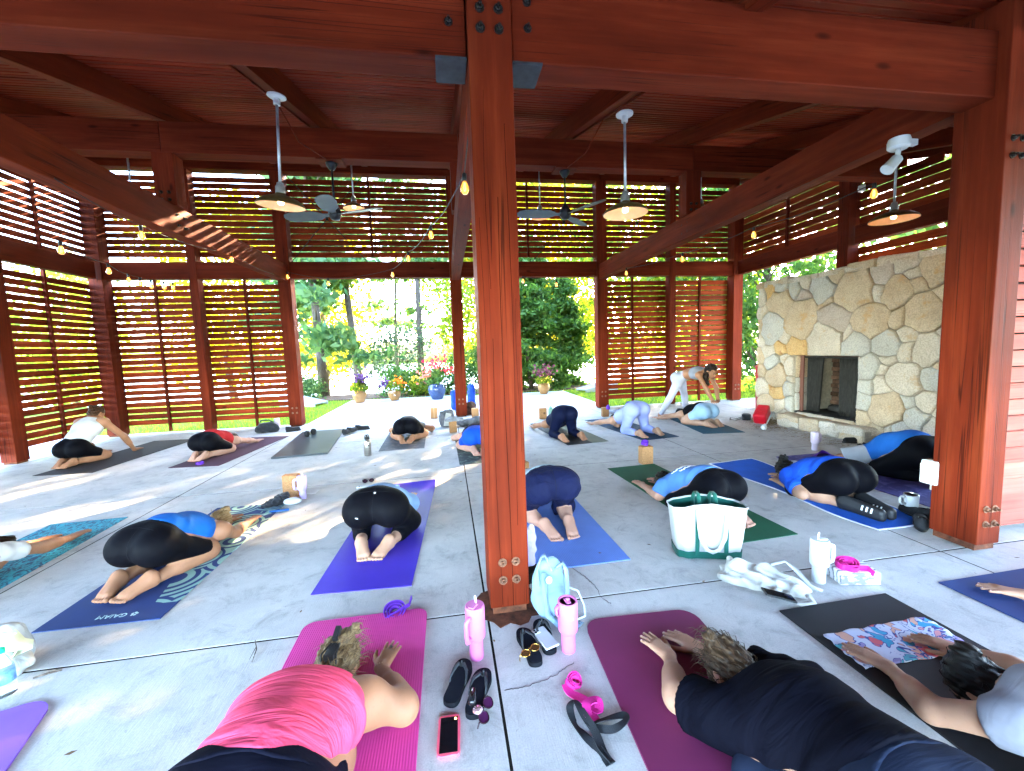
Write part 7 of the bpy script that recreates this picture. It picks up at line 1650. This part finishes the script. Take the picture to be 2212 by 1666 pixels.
# bags by the slim back post
GRYC = cloth('grey_print_cloth', (.20, .20, .22), .8, .9, 300, .6)
t = lump('canvas_tote', 'grey and white patterned tote standing left of the slim back post', 'tote bag', at(965, 922), [ell((0, 0, .13), (.15, .09, .16), .05), ell((.02, 0, .25), (.13, .06, .08), .05)], GRYC, 0, .014, wr(.012, 26)); mb = MB(); mb.ribbon([(-.12, 0, .28), (-.04, -.03, .36), (.04, -.03, .36), (.12, 0, .29)], .03, .006, side=Vector((0, 1, 0))); mb.build('handle', M['blackcloth'], t, smooth=True)
mb = MB(); mb.ribbon([(.0, -.1, .03), (.02, -.105, .15), (.05, -.09, .27)], .11, .006, side=Vector((1, 0, 0))); mb.build('white_panel', WCL, t, smooth=True)
lump('cloth', 'grey cloth thrown over the cork block left of the slim post', 'cloth', at(979, 934) + Vector((0, 0, .2)), [ell((0, 0, .03), (.15, .09, .045), .04), ell((.15, .0, -.03), (.07, .06, .07), .04), ell((-.08, 0, .0), (.06, .07, .04), .03)], cloth('pale_grey_cloth', (.36, .36, .38), .5, .9, 300, .6), 0, .011, wr(.012, 32))
lump('blanket', 'folded grey and black blanket right of the slim back post', 'blanket', at(1008, 920), [ell((.1, 0, .06), (.34, .13, .07), .04), ell((.25, 0, .09), (.2, .12, .08), .04)], cloth('striped_grey_blanket', (.18, .18, .19), .8, .9, 200, .6), 0, .014, wr(.012, 24)); lump('clothes_heap', 'dark clothes heaped right behind the slim back post', 'clothes', at(1008, 898), [ell((.05, .1, .1), (.22, .13, .12), .05), ell((.1, .1, .2), (.1, .09, .1), .05)], cloth('dark_brown_cloth', (.12, .07, .055), .9, .9, 200, .6), 0, .015, wr(.016, 24))
t = thing('chair_bag', 'bright blue folded chair bag standing behind the slim back post', 'chair bag', (.42, 9.75, 0), 0); BLU = cloth('bright_blue_nylon', (.02, .09, .62), .15, .5, 200, .5); V, F = surf([cap((.12, 0, .09), (.13, .03, .55), .10, .085, .03), cap((-.28, .1, .1), (-.28, .12, .42), .09, .08, .03)], .014, disp=wr(.006, 30)); np_mesh('bag_body', V, F, BLU, t)
mb = MB(); mb.ribbon([(.2, -.02, .55), (.25, -.04, .45), (.24, -.04, .3)], .03, .004, side=Vector((0, 1, 0))); mb.build('carry_strap', M['blackcloth'], t)
# left: black bag with pink bottle; shoes
t = lump('shoulder_bag', 'black shoulder bag by the left opening post', 'bag', at(578, 934), [ell((0, 0, .1), (.18, .1, .1), .04), cap((-.14, 0, .06), (.14, 0, .06), .07, .07, .03)], M['blackcloth'], rad(5), .014, wr(.006, 30), 'bag_body'); mb = MB(); mb.tube([(-.12, 0, .18), (-.08, -.05, .24), (.06, -.05, .24), (.12, 0, .18)], .012, 8); mb.build('handle', M['blackcloth'], t, smooth=True)
tumbler('pale pink bottle beside the black shoulder bag', at(600, 930), .24, .05, BLSH, 'plain', straw=False)
SHOE = mk('black_knit_shoe', (.014, .014, .016), .8, .3, 40, bump=.4, bscale=220)
def shoe(label, p, rz, L=.25, h=.07, tongue=True):
    t = thing('shoe', label, 'shoe', p, rz, 'pairs of black shoes'); pr = [cap((0, .04, .04), (0, L - .05, .032), .04, .042, .02), ell((0, .045, .065), (.038, .05, .045), .03)]
    if tongue: pr.append(cap((0, .02, .08), (0, .012, .115), .018, .008, .02))
    V, F = surf(pr, .008, holes=[ell((0, .05, .12), (.024, .045, .06))]); np_mesh('upper', V, F, SHOE, t); mb = MB(); n_ = 24; mb.prism([(.043 * math.cos(2 * math.pi * k / n_) * (1 + .12 * math.sin(2 * math.pi * k / n_)), L / 2 + (L / 2 + .005) * math.sin(2 * math.pi * k / n_)) for k in range(n_)], 0, .018); mb.build('sole', M['black'], t, smooth=True, angle=50); return t
zm = .024
for lab, (px, py), rz, z_ in (('black shoe on the charcoal mat, left one of the first pair', (664, 944), 20, zm), ('black shoe on the charcoal mat, right one of the first pair', (677, 939), 14, zm), ('black shoe on the far edge of the charcoal mat', (742, 940), -14, zm), ('black shoe beside the far edge of the charcoal mat', (751, 936), -24, zm), ('black shoe lying on its own right of the charcoal mat', (768, 930), -80, 0), ('black shoe beside the pale pink bottle', (618, 934), -60, 0), ('black sneaker on the floor left of the big black shoes by the fireplace', (1872, 957), 70, 0), ('black sneaker by the fireplace foot, right one', (1900, 952), 62, 0), ('black shoe tucked behind the right post', (1992, 1150), -50, 0), ('black shoe leaning on the right post', (2010, 1130), -10, 0)):
    shoe(lab, at(px, py, z_), rad(rz), .26 if 'fireplace' not in lab else .29)
# red insulated bag and black camera strap at the fireplace
t = thing('snack_bag', 'red and white insulated bag tipped over beside the fireplace', 'insulated bag', at(1645, 915), rad(35)); RD = mk('red_coated_nylon', (.52, .008, .02), .35, .12, 8, bump=.4, bscale=18, bdist=.02)
R_ = Matrix.Rotation(rad(-28), 3, 'Y'); mb = MB(); mb.box((0, 0, .16), (.34, .2, .2), R_); mb.build('bag_body', RD, t, bev=.04, seg=3); mb = MB(); mb.box(R_ @ Vector((0, 0, -.105)) + Vector((0, 0, .16)), (.34, .205, .035), R_); mb.build('white_lid', M['white'], t, bev=.01)
mb = MB()
for k in range(9): mb.box(R_ @ Vector((-.15 + .0375 * k, -.104, -.075)) + Vector((0, 0, .16)), (.02, .006, .04), R_)
mb.build('white_fringe', M['white'], t)
mb = MB(); mb.lathe([(.07, .0), (.075, .02), (.075, .11), (.05, .12)], 16, (-.32, -.02, .0)); o_ = thing('camera_bag', 'small black pouch with a looped strap beside the red bag', 'pouch', at(1612, 907)); mb = MB(); mb.lathe([(.07, .0), (.075, .02), (.075, .1), (.05, .115), (0, .116)], 16); mb.build('pouch_body', M['blackcloth'], o_, smooth=True, angle=40); mb = MB(); mb.ribbon([(-.07, 0, .06), (-.18, .02, .03), (-.28, .05, .05), (-.34, -.02, .03), (-.26, -.06, .02), (-.15, -.03, .03), (-.07, -.02, .04)], .03, .005); mb.build('strap', M['blackcloth'], o_, smooth=True)
lump('tissue', 'crumpled white tissue in front of the red bag', 'tissue', at(1650, 928), [ell((0, 0, .03), (.05, .04, .035), .02), ell((.03, .02, .05), (.03, .02, .04), .02)], M['white'], 0, .008, wr(.008, 70))
lump('towel_roll', 'crumpled white towel ahead of the person in royal blue', 'towel', at(1712, 1030), [ell((0, 0, .06), (.13, .1, .07), .04), ell((.06, .05, .1), (.09, .07, .06), .04), ell((-.1, -.03, .03), (.08, .07, .035), .03)], cloth('white_towel', (.66, .67, .72), .08, .95, 300, .8), 0, .009, wr(.012, 36))
lump('cloth', 'white and dark cloth lying behind the lavender leggings', 'cloth', at(1335, 893), [ell((0, 0, .03), (.22, .12, .04), .04), ell((.12, 0, .05), (.1, .08, .05), .04)], cloth('white_dark_cloth', (.45, .45, .5), .7, .9, 200, .8), 0, .012, wr(.014, 30))
# lower left: water bottle, pale bag
t = thing('water_bottle', 'clear water bottle with green cap at the lower left edge', 'water bottle', at(14, 1500), .2); wbp = [(.028, .0), (.034, .006), (.035, .03), (.0335, .04), (.035, .05), (.035, .12), (.033, .13), (.03, .155), (.014, .185), (.0125, .2)]
mb = MB(); mb.lathe(wbp, 26); mb.build('bottle_shell', M['glass'], t, smooth=True); mb = MB(); mb.lathe([(.0155, .195), (.016, .197), (.016, .213), (.013, .216), (0, .216)], 18); mb.build('cap', plain('green_cap', (.01, .36, .19), .4), t, smooth=True, angle=40); mb = MB(); mb.lathe([(.0356, .062), (.0356, .112)], 26); mb.build('label_band', plain('blue_label', (.12, .28, .62), .4, var=.6, scale=40), t, smooth=True)
t = lump('cloth_bag', 'white and pale yellow bag at the lower left edge behind the water bottle', 'cloth bag', at(16, 1452), [ell((-.04, .03, .1), (.10, .09, .12), .04), ell((.02, -.02, .05), (.10, .07, .06), .04)], cloth('white_pale_bag', (.62, .64, .62), .1, .8, 300, .7), 0, .008, wr(.009, 34), 'bag_body'); mb = MB(); mb.ribbon([(-.02, .0, .2), (.03, -.01, .19), (.06, -.01, .14), (.1, -.02, .135), (.11, -.03, .12), (.09, -.035, .108), (.05, -.03, .1)], .07, .003, side=Vector((.3, 1, .1))); mb.build('bag_flap', plain('pale_yellow_lining', (.62, .66, .46), .6), t, smooth=True)
mb = MB(); mb.tube([(0, 0, .004), (.05, .02, .006), (.09, .03, .004)], [.004, .006, .003], 6); o = mb.build('twig', M['bark']); o.location = at(72, 1467); tag(o, 'small dark twig on the floor joint at the lower left', 'twig')
mb = MB(); a, c = at(551, 1385), at(549, 1432); mb.tube([a + Vector((0, 0, .004)), a.lerp(c, .5) + Vector((.01, 0, .012)), c + Vector((-.01, 0, .004))], [.002, .003, .001], 5); mb.tube([a.lerp(c, .4) + Vector((.006, 0, .01)), c + Vector((-.03, .02, .004))], [.002, .001], 5); o = mb.build('twig', M['bark']); tag(o, 'thin forked twig lying across the front floor joint', 'twig')
# pine needles and leaf litter on the concrete
LIT = leafmat('leaf_litter', (.06, .035, .02), (.22, .13, .06), .1); n = 240; C = np.stack([RNG.uniform(-5.5, 5, n), RNG.uniform(1.2, 12.5, n), np.full(n, .006)], 1).astype(np.float32); s_ = RNG.uniform(.006, .022, n); a = RNG.uniform(0, 6.28, n); Vl = np.zeros((n, 4, 3), np.float32)
for k in range(4): Vl[:, k, 0] = C[:, 0] + s_ * np.cos(a + k * 1.571) * (1 if k % 2 == 0 else .4); Vl[:, k, 1] = C[:, 1] + s_ * np.sin(a + k * 1.571) * (1 if k % 2 == 0 else .4); Vl[:, k, 2] = .004 + RNG.random(n) * .004
o = np_mesh('leaf_litter', Vl.reshape(-1, 3), np.arange(n * 4).reshape(-1, 4), LIT, smooth=False); tag(o, 'scattered dry leaf bits on the concrete floor', 'leaf litter', kind='stuff')
